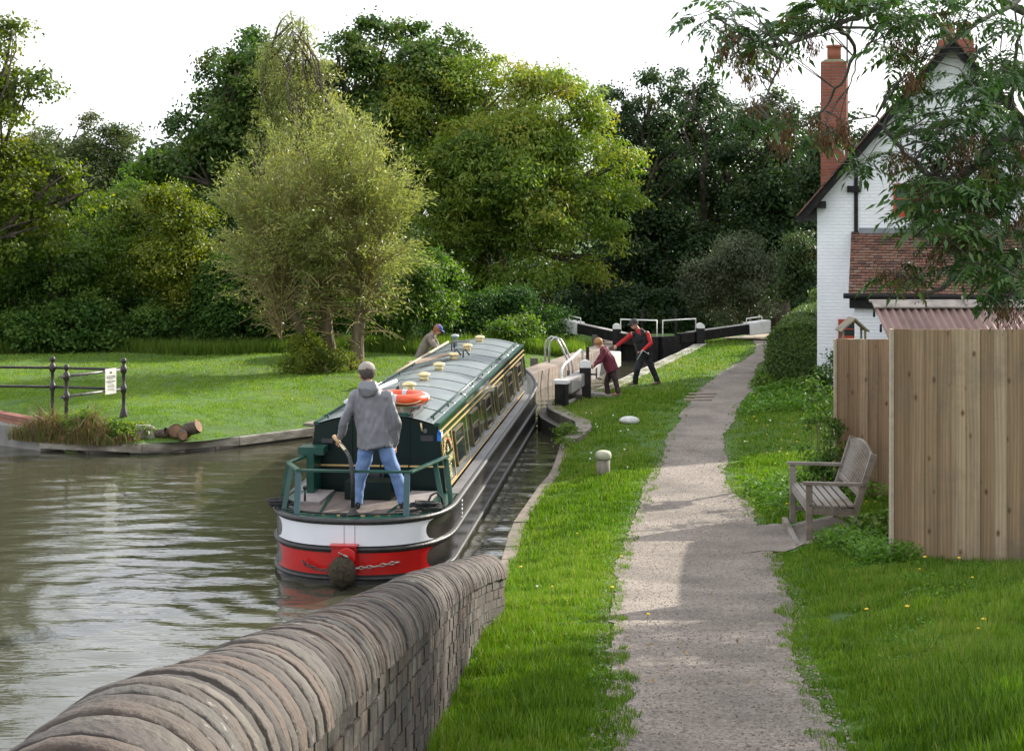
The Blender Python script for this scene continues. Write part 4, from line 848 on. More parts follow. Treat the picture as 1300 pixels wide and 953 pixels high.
# bright worn lip on the mid strake and gunwale surface along the side
def band(name, z0, z1, m_, xend, bul, off=.006):
    """stern panel from -xend to xend with concave ends"""
    R = [(x, y) for x, y in right_d]; mb = MB(); vs = []; nu, nv = 60, 10
    # outline as function of s (arc)
    P = [Vector((-x, y)) for x, y in reversed(R)] + [Vector((x, y)) for x, y in R[1:]]; cum = [0]
    for a, b_ in zip(P, P[1:]): cum.append(cum[-1] + (b_ - a).length)
    mid = cum[-1] / 2; send = None
    for i, p in enumerate(P):
        if p.x >= xend and send is None: send = cum[i] - mid
    def at(s):
        s += mid
        for i in range(len(P) - 1):
            if s <= cum[i + 1] or i == len(P) - 2: 
                t = (P[i + 1] - P[i]).normalized(); return P[i] + t * (s - cum[i]), Vector((t.y, -t.x))
    for j in range(nv + 1):
        v = j / nv; z = z0 + (z1 - z0) * v; e = send - bul * math.sqrt(max(0, 1 - (2 * v - 1) ** 2))
        for i in range(nu + 1):
            p, nn = at(-e + 2 * e * i / nu); p = p + nn * off; vs.append((p.x, p.y, z))
    mb.add(vs, [(j * (nu + 1) + i, j * (nu + 1) + i + 1, (j + 1) * (nu + 1) + i + 1, (j + 1) * (nu + 1) + i) for j in range(nv) for i in range(nu)], True); return mb.build(name, m_, BO)
band('white_stern_panel', .462, .715, M_bwhite, .965, .16, .008); band('red_stern_panel', .115, .378, M_bred, .965, .15, .008)
for sx_ in (-.06, .07): mb = MB(); mb.box((sx_ + .02, -.011, .59), (.004, .006, .25)); mb.build('panel_seam', mat('seam', (.3, .3, .32)), BO)
# side decks / gunwale tops and cabin
for s_ in (-1, 1): mb = MB(); mb.box((s_ * 1.045, 8.0, .772), (.15, 12.2, .02)); mb.build('side_deck', M_gun, BO)
mb = MB(); mb.add([(x * .955, y + (.05 if y < .4 else 0), .775) for x, y in loopxy if y < 2.2] , [tuple(range(len([1 for x, y in loopxy if y < 2.2])))]); mb.build('stern_deck', M_green2, BO)
mb = MB()
mb.add([(-.80, .42, .782), (.80, .42, .782), (.86, 1.88, .782), (-.86, 1.88, .782)], [(0, 1, 2, 3)])
mb.build('deck_boards', M_deck, BO)
for s_ in (-1, 1): mb = MB(); mb.bar((s_ * .42, .45, .79), (s_ * .55, 1.85, .79), .03, .02); mb.build('hatch_trim', M_green2, BO)
C0, C1 = 1.95, 14.7; ZB, ZR, XB, XR = .78, 1.66, .935, .83
def sec(y, lip=0): return [(-XB, y, ZB), (XB, y, ZB), (XR, y, ZR), (-XR, y, ZR)]
def crown(x): return ZR + .15 * (1 - (x / XR) ** 2)
mb = MB(); prof_ = [(XB, ZB), (XR, ZR)] + [(XR - .02 - (2 * XR - .04) * k / 12, crown(XR - .02 - (2 * XR - .04) * k / 12) - .01) for k in range(13)] + [(-XR, ZR), (-XB, ZB)]
vs = [(x, C0 + .01, z) for x, z in prof_] + [(x, C1, z) for x, z in prof_]; m_ = len(prof_)
mb.add(vs, [(i, (i + 1) % m_, m_ + (i + 1) % m_, m_ + i) for i in range(m_)] + [tuple(range(m_, 2 * m_))]); mb.build('cabin', M_green, BO)
mb = MB(); mb.prism([(x, C0 + .008, z) for x, z in prof_], (0, 0, 0), (0, -.03, 0)); mb.build('bulkhead', M_bulk, BO)
# roof sheet with ribs and gutters
mb = MB(); nu = 16; vs = []
for y in (C0 - .04, C1 + .03):
    for i in range(nu + 1): x = -XR + .045 + (2 * XR - .09) * i / nu; vs.append((x, y, crown(x) + .008))
mb.add(vs, [(i, i + 1, nu + 2 + i, nu + 1 + i) for i in range(nu)], True); rf = mb.build('roof', M_roof, BO)
for k in range(11):
    y = C0 + 1.05 + k * 1.14; mb = MB(); mb.tube([(-XR + .05 + (2 * XR - .10) * i / 12, y, crown(-XR + .05 + (2 * XR - .10) * i / 12) + .008) for i in range(13)], [(.022, .010)] * 13, 6, side=(0, 1, 0)); mb.build('roof_rib', M_green, rf)
for s_ in (-1, 1):
    mb = MB(); mb.bar((s_ * (XR - .02), C0 - .04, ZR + .02), (s_ * (XR - .02), C1 + .03, ZR + .02), .075, .045); mb.build('roof_edge', M_green2, BO, bevel=.008)
    mb = MB(); mb.tube([(s_ * (XR - .11), C0 + .1, ZR + .10), (s_ * (XR - .11), C1 - .2, ZR + .10)], .016, 8)
    for k in range(9): mb.tube([(s_ * (XR - .11), C0 + .3 + k * 1.45, ZR + .02), (s_ * (XR - .11), C0 + .3 + k * 1.45, ZR + .10)], .012, 6)
    mb.build('grab_rail', M_green2, BO)
# hatch with slide rails, bulkhead doors and plates
mb = MB(); mb.box((.06, C0 + .40, 1.80), (.74, .82, .05)); mb.build('sliding_hatch', M_green2, BO, bevel=.01)
for s_ in (-1, 1): mb = MB(); mb.bar((.06 + s_ * .42, C0 - .02, 1.80), (.06 + s_ * .42, C0 + 1.5, 1.84), .035, .05); mb.build('hatch_runner', M_gun, BO)
mb = MB()
for x in (-.33, .06, .44): mb.box((x, C0 - .03, 1.28), (.02, .016, .92))
mb.box((.06, C0 - .03, 1.74), (.80, .03, .03)); mb.build('door_frame', M_bulk, BO)
mb = MB(); mb.box((.0, C0 - .03, 1.125), (1.84, .014, .022)); mb.build('cream_trim', M_gold, BO)
M_plate = mat('plate', (.06, .05, .06), (.03, .03, .03), scale=30, rough=.35)
for c_, z_ in (((.68, C0 - .03, 1.50), (.17, .01, .075)), ((-.66, C0 - .03, 1.45), (.16, .01, .06)), ((.0, C0 - .03, 1.0), (.2, .01, .09))): mb = MB(); mb.box(c_, z_); mb.build('vent_plate', M_plate, BO)
mb = MB(); mb.box((.845, C0 - .035, 1.52), (.055, .015, .11)); mb.tube([(.845, C0 - .035, 1.56), (.845, C0 - .035, 1.61)], .016, 6); mb.build('blue_tag', mat('blue_plastic', (.02, .18, .65), rough=.4), BO)
mb = MB(); mb.tube([(.60, C0 - .04, 1.70), (.62, C0 - .06, 1.60)], .014, 6); mb.build('brass_hasp', M_brass, BO)
mb = MB(); mb.tube([(.66, C0 - .03, 1.60), (.66, C0 - .06, 1.60)], .03, 10); mb.build('porthole_vent', mat('dull_vent', (.15, .15, .15), metal=.6, rough=.4), BO)
# cabin side decoration (both sides)
nside = lambda s_: Vector((s_ * (ZR - ZB), 0, XB - XR)).normalized()
def SP(s_, y, t, off=.004):
    x = XB + (XR - XB) * t; return Vector((s_ * x, y, ZB + (ZR - ZB) * t)) + nside(s_) * off
def strip(mb, s_, y0, y1, t0, t1, off=.004, th=.006):
    p = [SP(s_, y0, t0, off), SP(s_, y1, t0, off), SP(s_, y1, t1, off), SP(s_, y0, t1, off)]; mb.prism(p, (0, 0, 0), nside(s_) * th)
M_wframe = mat('window_frame_bronze', (.32, .24, .13), (.2, .15, .08), scale=8, rough=.35, metal=.5)
wins = [3.2, 5.1, 7.0, 8.9, 10.8, 12.7]
for s_ in (-1, 1):
    mb = MB(); strip(mb, s_, C0, C1, .895, .918); strip(mb, s_, C0, C1, .795, .818); strip(mb, s_, C0, C1, .02, .04)
    strip(mb, s_, C0 + .06, C0 + .09, .05, .79); strip(mb, s_, C0 + 1.02, C0 + 1.05, .05, .79); strip(mb, s_, C0 + .06, C0 + 1.05, .05, .075)
    for w_ in wins: strip(mb, s_, w_ + 1.40, w_ + 1.415, .05, .79, .003, .003)
    mb.build('coach_lines', M_gold, BO)
    for w_ in wins:
        mb = MB(); a, b_ = w_, w_ + .92; f_ = .028
        strip(mb, s_, a, b_, .16, .19, .003, .022); strip(mb, s_, a, b_, .70, .73, .003, .022); strip(mb, s_, a, a + f_, .16, .73, .003, .022); strip(mb, s_, b_ - f_, b_, .16, .73, .003, .022); strip(mb, s_, a, b_, .50, .515, .004, .016)
        wo = mb.build('window', M_wframe, BO); mb = MB(); strip(mb, s_, a + .02, b_ - .02, .17, .72, .004, .006); mb.build('pane', M_glass, wo)
# painted lettering on the right side
def text_on(s_, txt, y, t, size, m_, parent, rot=0, name='lettering', off=.008):
    c = bpy.data.curves.new('t', 'FONT'); c.body = txt; c.size = size; c.align_x = 'CENTER'; c.align_y = 'CENTER'; c.extrude = .002; c.resolution_u = 3; to = bpy.data.objects.new('t', c); COL.objects.link(to)
    bpy.context.view_layer.update(); me = bpy.data.meshes.new_from_object(to.evaluated_get(bpy.context.evaluated_depsgraph_get())); bpy.data.objects.remove(to); me.name = name
    ex = Vector((0, s_, 0)); nz_ = nside(s_); ey = nz_.cross(ex); R = Matrix((ex, ey, nz_)).transposed() @ Matrix.Rotation(rot, 3, 'Z')
    o0 = SP(s_, y, t, off)
    me.transform(Matrix.Translation(o0) @ R.to_4x4()); me.materials.append(m_); o = bpy.data.objects.new(name, me); COL.objects.link(o); o.parent = parent; return o
M_cream = mat('cream_letters', (.80, .70, .38), rough=.4)
for s_ in (-1, 1):
    mb = MB(); c_ = C0 + .555; pts = []
    for (r0_, r1_, a0, a1) in ((.335, .36, .12, .88),):
        k = 16
        for i in range(k):
            q0 = math.pi * (a0 + (a1 - a0) * i / k); q1 = math.pi * (a0 + (a1 - a0) * (i + 1) / k)
            P4 = [SP(s_, c_ - s_ * 0 + r_ * math.cos(q), .46 + r_ * math.sin(q) * .85, .006) for r_, q in ((r0_ - .04, q0), (r1_ - .04, q0), (r1_ - .04, q1), (r0_ - .04, q1))]
            mb.prism(P4, (0, 0, 0), nside(s_) * .003)
    mb.build('red_arch', mat('arch_red', (.55, .06, .03), rough=.4), BO)
    word = 'ANGLO WELSH'
    for i, ch in enumerate(word):
        if ch == ' ': continue
        q = math.pi * (.90 - .80 * i / (len(word) - 1)); yy_ = c_ + s_ * .36 * math.cos(q); text_on(s_, ch, yy_, .47 + .31 * math.sin(q), .135, M_cream, BO, rot=(q - math.pi / 2))
    text_on(s_, 'WATERWAY', c_, .40, .145, M_cream, BO); text_on(s_, 'BOAT', c_, .27, .125, M_cream, BO); text_on(s_, 'HIRE', c_, .16, .125, M_cream, BO)
    mb = MB(); strip(mb, s_, c_ - .09, c_ + .09, .53, .545, .006, .003); strip(mb, s_, c_ - .05, c_ + .05, .56, .59, .006, .003); strip(mb, s_, c_ - .015, c_ + .015, .59, .64, .006, .003); mb.build('crest', M_cream, BO)
mb = MB(); strip(mb, 1, C0 + .07, C0 + .24, .825, .885, .008, .003); mb.build('white_plate', M_bwhite, BO)
# mushroom vents, roof furniture
for y in (C0 + 1.55, C0 + 2.75, C0 + 4.2, C0 + 5.9, C0 + 7.8, C0 + 9.8, C0 + 11.9):
    mb = MB(); zc = crown(.1); mb.lathe([(.075, zc), (.07, zc + .05), (.06, zc + .07), (.10, zc + .075), (.108, zc + .088), (.09, zc + .115), (.045, zc + .13), (.005, zc + .133)], (.0, y, .01), 16); mb.build('mushroom_vent', M_brass, BO)
mb = MB(); zc = ZR + .14
mb.bar((-.55, C0 + 6.3, zc + .09), (-.10, C0 + 7.9, zc + .11), .17, .03); mb.build('plank', mat('plank_wood', (.30, .22, .15), (.2, .15, .1), scale=8, rough=.7), BO)
mb = MB(); mb.tube([(-.52, C0 + 4.6, zc + .10), (-.47, C0 + 10.5, zc + .12)], .022, 8); mb.build('boat_pole', mat('pole_wood', (.42, .34, .22), rough=.6), BO)
mb = MB(); mb.tube([(-.60, C0 + .9, zc + .06), (-.30, C0 + 3.3, zc + .10)], .03, 8); mb.build('pole_tip', M_bwhite, BO)
mb = MB(); mb.prism([(-.18, C0 + 2.1, zc), (-.02, C0 + 2.1, zc), (-.06, C0 + 2.1, zc + .17)], (0, 0, 0), (0, .30, 0)); mb.build('black_roof_box', M_rubb, BO)
mb = MB()
for dx in (0, .16): mb.tube([(-.05 + dx, C0 + 8.3, zc), (-.05 + dx, C0 + 8.3, zc + .12), (-.02 + dx, C0 + 8.32, zc + .17), (.06 + dx, C0 + 8.35, zc + .05)], .014, 6)
mb.build('mooring_hoops', M_rubb, BO)
E = empty('roof_stand', (0, 0, 0), 0)
bpy.data.objects.remove(E)
mb = MB()
for (x, y) in ((-.32, 10.9), (-.02, 10.9), (-.32, 11.3), (-.02, 11.3)): mb.tube([(x, C0 + y - 1, zc), (x, C0 + y - 1, zc + .16)], .012, 6)
mb.box((-.17, C0 + 10.1, zc + .165), (.32, .42, .012)); mb.build('roof_rack', M_rubb, BO)
mb = MB(); mb.lathe([(.05, 0), (.05, .20), (.085, .21), (.085, .235), (.03, .26)], (-.40, C0 + 11.0, zc - .02), 12); mb.build('stove_chimney', mat('chimney_steel', (.4, .42, .45), rough=.4, metal=.6), BO)
# taffrail and posts
def plank(pts, wd, th, name, m_):
    mb = MB()
    for a, b_ in zip(pts, pts[1:]): a = Vector(a); b_ = Vector(b_); e_ = (b_ - a).normalized() * wd * .35; mb.bar(a - e_, b_ + e_, wd, th)
    return mb.build(name, m_, BO, bevel=.004)
RZt = 1.295
plank([(-.86, 1.75, RZt), (-.96, .98, RZt), (-.70, .42, RZt), (.70, .42, RZt), (1.0, 1.50, RZt + .03)], .068, .028, 'stern_rail', M_green2)
for a, b_ in (((-.70, .42), (-.70, .33)), ((.66, .42), (.66, .33))): mb = MB(); mb.bar((*a, RZt), (*b_, .77), .07, .04, up=(0, 1, 0)); mb.build('rail_post', mat('post_bluegreen', (.03, .085, .10), (.04, .10, .11), scale=4, rough=.35), BO)
for a, b_ in (((-.95, .95), (-1.03, .93)), ((-.86, .75), (-.93, .62)), ((.90, 1.15), (1.03, .95)), ((1.0, 1.45), (1.09, 1.25))): mb = MB(); mb.bar((*a, RZt), (*b_, .77), .06, .045, up=(0, 1, 0)); mb.build('rail_strut', M_green2, BO)
mb = MB(); mb.box((-.80, 1.72, 1.06), (.10, .42, .56)); mb.box((-.80, 1.70, 1.36), (.34, .30, .10)); mb.build('locker', M_green2, BO, bevel=.006)
M_dg = mat('deck_grey', (.30, .26, .25), (.22, .19, .18), scale=8, rough=.7)
mb = MB(); mb.box((-.72, 1.35, .80), (.36, .9, .04)); mb.build('deck_step', M_dg, BO)
mb = MB(); mb.box((.66, 1.4, .80), (.34, .85, .04)); mb.build('deck_step', M_dg, BO)
mb = MB(); mb.tube([(-.74, .95, .8), (-.74, .95, .97)], .016, 6); mb.ell((-.74, .95, .99), (.03, .03, .03)); mb.build('control_lever', M_rubb, BO)
mb = MB(); mb.box((0, 1.5, .90), (.60, .4, .22)); mb.build('engine_step', M_bulk, BO)
mb = MB()
for k in range(7): x = -.5 + k * .16 + random.uniform(-.03, .03); mb.box((x, .24 + .15 * (x / .6) ** 2, .785), (random.uniform(.03, .07), .03, .012))
mb.build('deck_fittings', M_gold, BO)
# tiller: rudder stock and swan neck with brass and wood arm
def loc(px, py, d): 
    p = PD(px, py, d); return BO_inv @ p
bpy.context.view_layer.update(); BO_inv = BO.matrix_world.inverted()
st = loc(448, 645, 19.28); 
mb = MB(); mb.lathe([(.085, .77), (.07, .81), (.04, .84), (.035, .88)], (st.x, st.y, 0), 14); tp = [Vector((st.x, st.y, .8)), Vector((st.x, st.y, 1.22)), loc(446, 590, 19.3), loc(444, 580, 19.38), loc(439, 572, 19.5)]
mb.tube(tp, [.027, .027, .027, .025, .022], 10); mb.build('tiller', M_rubb, BO)
mb = MB(); mb.tube([tp[-1], loc(430, 561, 19.72)], [.024, .020], 10); mb.build('tiller_arm', mat('brass_bar', (.55, .45, .30), rough=.25, metal=.9), BO)
mb = MB(); mb.tube([loc(431, 562.2, 19.70), loc(424, 554, 19.86)], [.024, .028], 10); mb.build('tiller_handle', mat('handle_wood', (.45, .28, .12), rough=.4), BO)
# rudder box, button fender, chains
mb = MB(); mb.box((-.03, -.045, .345), (.30, .10, .27)); mb.box((-.03, -.07, .485), (.34, .14, .018)); mb.lathe([(.11, 0), (.11, .08)], (.02, -.09, .36), 14, M=Matrix.Rotation(math.radians(90), 3, 'X')); mb.build('rudder_box', M_bred, BO, bevel=.006)
M_rope = mat('brown_fender_rope', (.085, .065, .035), (.035, .028, .018), scale=30, rough=.95, bump=1.5, bscale=60, dist=.03)
mb = MB(); rs_ = np.random.default_rng(2); mb.ell((-.02, -.24, .20), (.165, .155, .185), n=40, m=26)
mb.v = [tuple(Vector((-.02, -.24, .20)) + (Vector(p) - Vector((-.02, -.24, .20))) * (1 + .045 * math.sin(38 * p[0] + 30 * p[2]) * math.sin(35 * p[2] - 20 * p[0]) + rs_.normal(0, .02))) for p in mb.v]
mb.build('button_fender', M_rope, BO)
def chain(pts, name, m_, lk=.05):
    mb = MB(); P_ = [Vector(p) for p in pts]; 
    for a, b_ in zip(P_, P_[1:]):
        n2 = max(1, int((b_ - a).length / lk))
        for i in range(n2):
            c = a + (b_ - a) * (i + .5) / n2; d_ = (b_ - a).normalized(); o_ = Vector((0, 0, 1)) if i % 2 else Vector((0, 1, 0)); o_ = (o_ - d_ * o_.dot(d_)).normalized()
            mb.tube([c + d_ * (math.cos(q) * lk * .72) + o_ * (math.sin(q) * lk * .36) for q in [2 * math.pi * k / 8 for k in range(9)]], .0085, 5, cap=False)
    return mb.build(name, m_, BO)
M_chain = mat('galvanised_chain', (.45, .42, .38), (.2, .15, .12), scale=30, rough=.5, metal=.6)
chain([(.12, -.16, .23), (.35, -.055, .235), (.62, .06, .27)], 'chain', M_chain); chain([(-.17, -.16, .20), (-.33, -.06, .18), (-.52, .01, .23), (-.56, .035, .27)], 'chain', mat('rusty_chain', (.08, .05, .04), (.04, .03, .025), scale=30, rough=.7))
chain([(-.08, -.14, .42), (-.02, -.2, .40), (.06, -.2, .37)], 'chain', M_chain)
# mooring ropes heaped on the stern quarters
M_brope = mat('black_rope', (.018, .018, .02), (.05, .05, .05), scale=60, rough=.85, bump=.8, bscale=90)
def rope_heap(cx, cy, cz, rx, ry, n, seed, name='mooring_rope'):
    rr_ = random.Random(seed); pts = []
    for i in range(n * 12):
        q = 2 * math.pi * i / 12; k = .55 + .45 * rr_.random() if i % 3 == 0 else k; pts.append((cx + rx * k * math.cos(q) + rr_.gauss(0, .012), cy + ry * k * math.sin(q) + rr_.gauss(0, .012), cz + .012 * (i / 12) + abs(rr_.gauss(0, .012))))
    mb = MB(); mb.tube(pts, .016, 6); return mb.build(name, M_brope, BO)
rope_heap(-1.02, .72, .80, .17, .16, 5, 1); rope_heap(.86, .68, .80, .22, .13, 6, 2)
mb = MB(); mb.tube([(.5, .45, .80), (.7, .5, .80), (.86, .62, .84), (.92, .66, .97), (.98, .7, 1.0), (1.04, .75, .93), (1.05, .8, .82)], .015, 6); mb.tube([(-.9, .5, .80), (-.5, .30, .80), (0, .24, .79), (.4, .28, .80), (.66, .42, .80)], .014, 6); mb.build('mooring_rope', M_brope, BO)
text_on(1, ' ', C0 + .5, .1, .01, M_cream, BO) if False else None
mb = MB(); 
for i in range(5): mb.box((HB + .004, 2.05, .44 + i * .055), (.006, .10 - .03 * (i % 2), .022))
mb.build('index_mark', M_bwhite, BO)
# life ring on the hatch
LR = empty('life_ring', BO.matrix_world @ Vector((.22, C0 + .55, 1.96)), BA, 'orange life ring with grey bands lying flat on the boat roof', 'life ring')
mb = MB(); R1, R2 = .315, .095; nu, nv = 40, 12; vs = []
for i in range(nu):
    q = 2 * math.pi * i / nu
    for j in range(nv): p = 2 * math.pi * j / nv; vs.append(((R1 + R2 * math.cos(p)) * math.cos(q), (R1 + R2 * math.cos(p)) * math.sin(q), R2 * .85 * math.sin(p)))
fs = [(i * nv + j, ((i + 1) % nu) * nv + j, ((i + 1) % nu) * nv + (j + 1) % nv, i * nv + (j + 1) % nv) for i in range(nu) for j in range(nv)]
mb.add(vs, fs, True); mb.build('ring', mat('life_ring_orange', (.75, .085, .012), (.62, .07, .012), scale=5, rough=.35), LR)
for q in (-95, -5, 85, 175):
    mb = MB(); vs = []; 
    for i in range(4):
        a = math.radians(q + (i - 1.5) * 5)
        for j in range(nv): p = 2 * math.pi * j / nv; vs.append(((R1 + (R2 + .004) * math.cos(p)) * math.cos(a), (R1 + (R2 + .004) * math.cos(p)) * math.sin(a), (R2 * .85 + .004) * math.sin(p)))
    mb.add(vs, [(i * nv + j, (i + 1) * nv + j, (i + 1) * nv + (j + 1) % nv, i * nv + (j + 1) % nv) for i in range(3) for j in range(nv)], True); mb.build('reflective_band', mat('grey_band', (.45, .46, .50), rough=.4), LR)
mb = MB(); mb.tube([((R1 + R2 + .012 + .03 * math.sin(4 * q)) * math.cos(q), (R1 + R2 + .012 + .03 * math.sin(4 * q)) * math.sin(q), -.015 - .02 * math.sin(4 * q)) for q in [2 * math.pi * k / 48 for k in range(49)]], .009, 5, cap=False); mb.build('grab_line', mat('tan_cord', (.38, .28, .16), rough=.8), LR)

# ------------------------------------------------------------------ people
def voxelize(mb, vx, sm=6):
    me = mb.mesh('tmpv'); o = bpy.data.objects.new('tmpv', me); COL.objects.link(o)
    m1 = o.modifiers.new('r', 'REMESH'); m1.mode = 'VOXEL'; m1.voxel_size = vx; m1.use_smooth_shade = True
    m2 = o.modifiers.new('s', 'SMOOTH'); m2.iterations = sm; m2.factor = .5
    dg = bpy.context.evaluated_depsgraph_get(); ev = bpy.data.meshes.new_from_object(o.evaluated_get(dg)); vs = [v.co.copy() for v in ev.vertices]; fs = [tuple(p.vertices) for p in ev.polygons]
    bpy.data.objects.remove(o); bpy.data.meshes.remove(me); bpy.data.meshes.remove(ev); return vs, fs
def wrinkle(vs, amp, fr, seed=0, stretch=(1, 1, .6)):
    from mathutils import noise
    out = []
    for v in vs:
        q = Vector((v.x * stretch[0], v.y * stretch[1], v.z * stretch[2])) * fr + Vector((seed, 0, 0)); out.append(v + noise.noise_vector(q) * amp)
    return out
def basis(fwd, up=(0, 0, 1)):
    f = Vector(fwd).normalized(); u = Vector(up); r_ = f.cross(u).normalized(); u = r_.cross(f).normalized(); return Matrix((r_, f, u)).transposed()
def hand(mb, wrist, dr, palmn, s=1.0, curl=1.0, mi=0, thumb_side=1):
    d = Vector(dr).normalized(); n_ = Vector(palmn); n_ = (n_ - d * n_.dot(d)).normalized(); x = d.cross(n_).normalized()
    w0 = Vector(wrist); pc = w0 + d * .045 * s
    mb.tube([w0 - d * .02 * s, w0, w0 + d * .03 * s, w0 + d * .075 * s, w0 + d * .088 * s], [(.026 * s, .02 * s), (.028 * s, .02 * s), (.038 * s, .019 * s), (.041 * s, .016 * s), (.036 * s, .010 * s)], 12, side=x, mi=mi)
    for i, L in enumerate((.068, .078, .072, .056)):
        b0 = w0 + d * .08 * s + x * (.030 - .020 * i) * s; pts = [b0]; ang = .25; dd_ = d
        for k, fr in enumerate((.45, .32, .23)):
            ang += curl * (.55 if k else .35); dv = d * math.cos(ang) + n_ * math.sin(ang); pts.append(pts[-1] + dv * L * fr * s)
        mb.tube(pts, [.0095 * s, .009 * s, .008 * s, .0062 * s], 7, mi=mi)
    t0 = w0 + d * .025 * s + x * .030 * s * thumb_side; t1 = t0 + (d * .6 + x * .75 * thumb_side + n_ * .3).normalized() * .035 * s; t2 = t1 + (d * .85 + n_ * .5 * curl + x * .1 * thumb_side).normalized() * .032 * s
    mb.tube([t0, t1, t2], [.013 * s, .0105 * s, .0075 * s], 7, mi=mi)
def figure(name, label, J, s, fwd, hf, cols, hu=(0, 0, 1), hands=None, hemdrop=.0, vx=.012, toes=None, jr=1.0, sleeves=True, hs=1.1):
    """J: world joints. builds body, trousers, jacket, shoes, hair/cap"""
    base = Vector((((J['aL'] + J['aR']) / 2).x, ((J['aL'] + J['aR']) / 2).y, min(J['aL'].z, J['aR'].z) - .08 * s))
    E = empty(name, base, 0, label, 'person'); J = {k: v - base for k, v in J.items()}
    side = (J['sR'] - J['sL']).normalized(); f = Vector(fwd).normalized(); hips = (J['hR'] - J['hL'])
    # body
    mb = MB(); t = lambda p, r_, sd=None: mb.tube(p, r_, 12, side=sd)
    pel = J['pelvis']; ch = J['chest']; nk = J['neck']; hd = J['head']; B3 = basis(hf, hu); u3 = B3 @ Vector((0, 0, 1)); f3 = B3 @ Vector((0, 1, 0)); r3 = B3 @ Vector((1, 0, 0))
    t([pel - (ch - pel) * .15, pel, pel.lerp(ch, .5), ch, nk.lerp(ch, .35), nk], [(.13 * s, .10 * s), (.155 * s, .11 * s), (.13 * s, .10 * s), (.165 * s, .12 * s), (.13 * s, .09 * s), (.06 * s, .06 * s)], side)
    t([nk - (hd - nk) * .3, nk, nk.lerp(hd, .6)], [.06 * s, .055 * s, .052 * s])
    for S_ in 'LR':
        t([J['s' + S_], J['e' + S_], J['w' + S_]], [.052 * s, .038 * s, .026 * s]); mb.ell(J['s' + S_], (.06 * s,) * 3)
        t([J['h' + S_], J['k' + S_], J['a' + S_]], [.082 * s, .055 * s, .036 * s])
    hS = s * hs
    mb.ell(hd + u3 * .015 * hS, (.073 * hS, .092 * hS, .095 * hS), B3); mb.ell(hd + f3 * .022 * hS - u3 * .048 * hS, (.052 * hS, .065 * hS, .062 * hS), B3)
    mb.ell(hd + f3 * .092 * hS - u3 * .018 * hS, (.012 * hS, .018 * hS, .022 * hS), B3, 8, 6); mb.ell(hd + f3 * .080 * hS - u3 * .066 * hS, (.022 * hS, .012 * hS, .009 * hS), B3, 8, 6)
    mb.ell(hd + f3 * .078 * hS + u3 * .022 * hS, (.045 * hS, .012 * hS, .010 * hS), B3, 8, 6)
    for sg in (-1, 1): mb.ell(hd + r3 * .073 * hS * sg - u3 * .01 * hS - f3 * .01 * hS, (.010 * hS, .02 * hS, .032 * hS), B3, 8, 6)
    vs, fs = voxelize(mb, vx * .85, 4); out = MB(); out.add(vs, fs, True, 0)
    for sg in (-1, 1): out.ell(hd + f3 * .083 * hS + r3 * .031 * hS * sg, (.012 * hS, .008 * hS, .007 * hS), B3, 8, 6, mi=1)
    for S_ in 'LR':
        if hands and S_ in hands: dr, pn, cu, ts = hands[S_]
        else: dr, pn, cu, ts = (J['w' + S_] - J['e' + S_]).normalized(), -side if S_ == 'R' else side, .8, 1
        hand(out, J['w' + S_], dr, pn, s * 1.02, cu, 0, ts)
    out.build('body', [cols['skin'], cols.get('eye', M_eye)], E, fixn=False)
    # trousers
    mb = MB(); mb.tube([pel + (ch - pel) * .22, pel, pel - Vector((0, 0, .08 * s))], [(.165 * s, .125 * s), (.178 * s, .130 * s), (.12 * s, .10 * s)], 16, side=side)
    for S_ in 'LR':
        h, k, a = J['h' + S_], J['k' + S_], J['a' + S_]; mb.tube([h + Vector((0, 0, .06 * s)), h.lerp(k, .3), k, k.lerp(a, .5), a - (a - k).normalized() * .0 * s + Vector((0, 0, -.02 * s))], [.095 * s, .098 * s, .078 * s, .072 * s, .076 * s], 14)
    vs, fs = voxelize(mb, vx, 5); vs = wrinkle(vs, .012 * s, 9 / s, 3, (1, 1, 1.2)); o = MB(); o.add(vs, fs, True); o.build('trousers', cols['trousers'], E, fixn=False)
    # jacket
    mb = MB(); hem = pel - (ch - pel).normalized() * (.06 * s + hemdrop)
    mb.tube([hem, pel, pel.lerp(ch, .5), ch, ch.lerp(nk, .5), ch.lerp(nk, .85), nk + (hd - nk) * .1], [(.205 * s * jr, .155 * s * jr), (.200 * s * jr, .15 * s * jr), (.185 * s * jr, .145 * s * jr), (.200 * s * jr, .15 * s), (.195 * s, .13 * s), (.135 * s, .10 * s), (.078 * s, .075 * s)], 20, side=side)
    for S_ in 'LR':
        mb.ell(J['s' + S_], (.088 * s, .085 * s, .08 * s) if sleeves else (.062 * s, .07 * s, .06 * s))
        if sleeves: mb.tube([J['s' + S_], J['s' + S_].lerp(J['e' + S_], .5), J['e' + S_], J['e' + S_].lerp(J['w' + S_], .6), J['w' + S_]], [.082 * s, .074 * s, .064 * s, .054 * s, .044 * s], 14)
    if 'hood' in cols: mb.tube([nk + Vector((0, 0, .03)) - f * .05 * s, nk - f * .12 * s - Vector((0, 0, .05 * s)), nk - f * .135 * s - Vector((0, 0, .12 * s))], [(.12 * s, .07 * s), (.13 * s, .06 * s), (.07 * s, .03 * s)], 14, side=side)
    vs, fs = voxelize(mb, vx, 11); vs = wrinkle(vs, .024 * s, 6 / s, 1, (1.3, 1.3, .7)); vs = wrinkle(vs, .008 * s, 16 / s, 2, (1.5, 1.5, .7)); o = MB(); o.add(vs, fs, True); o.build(cols.get('topname', 'jacket'), cols['top'], E, fixn=False)
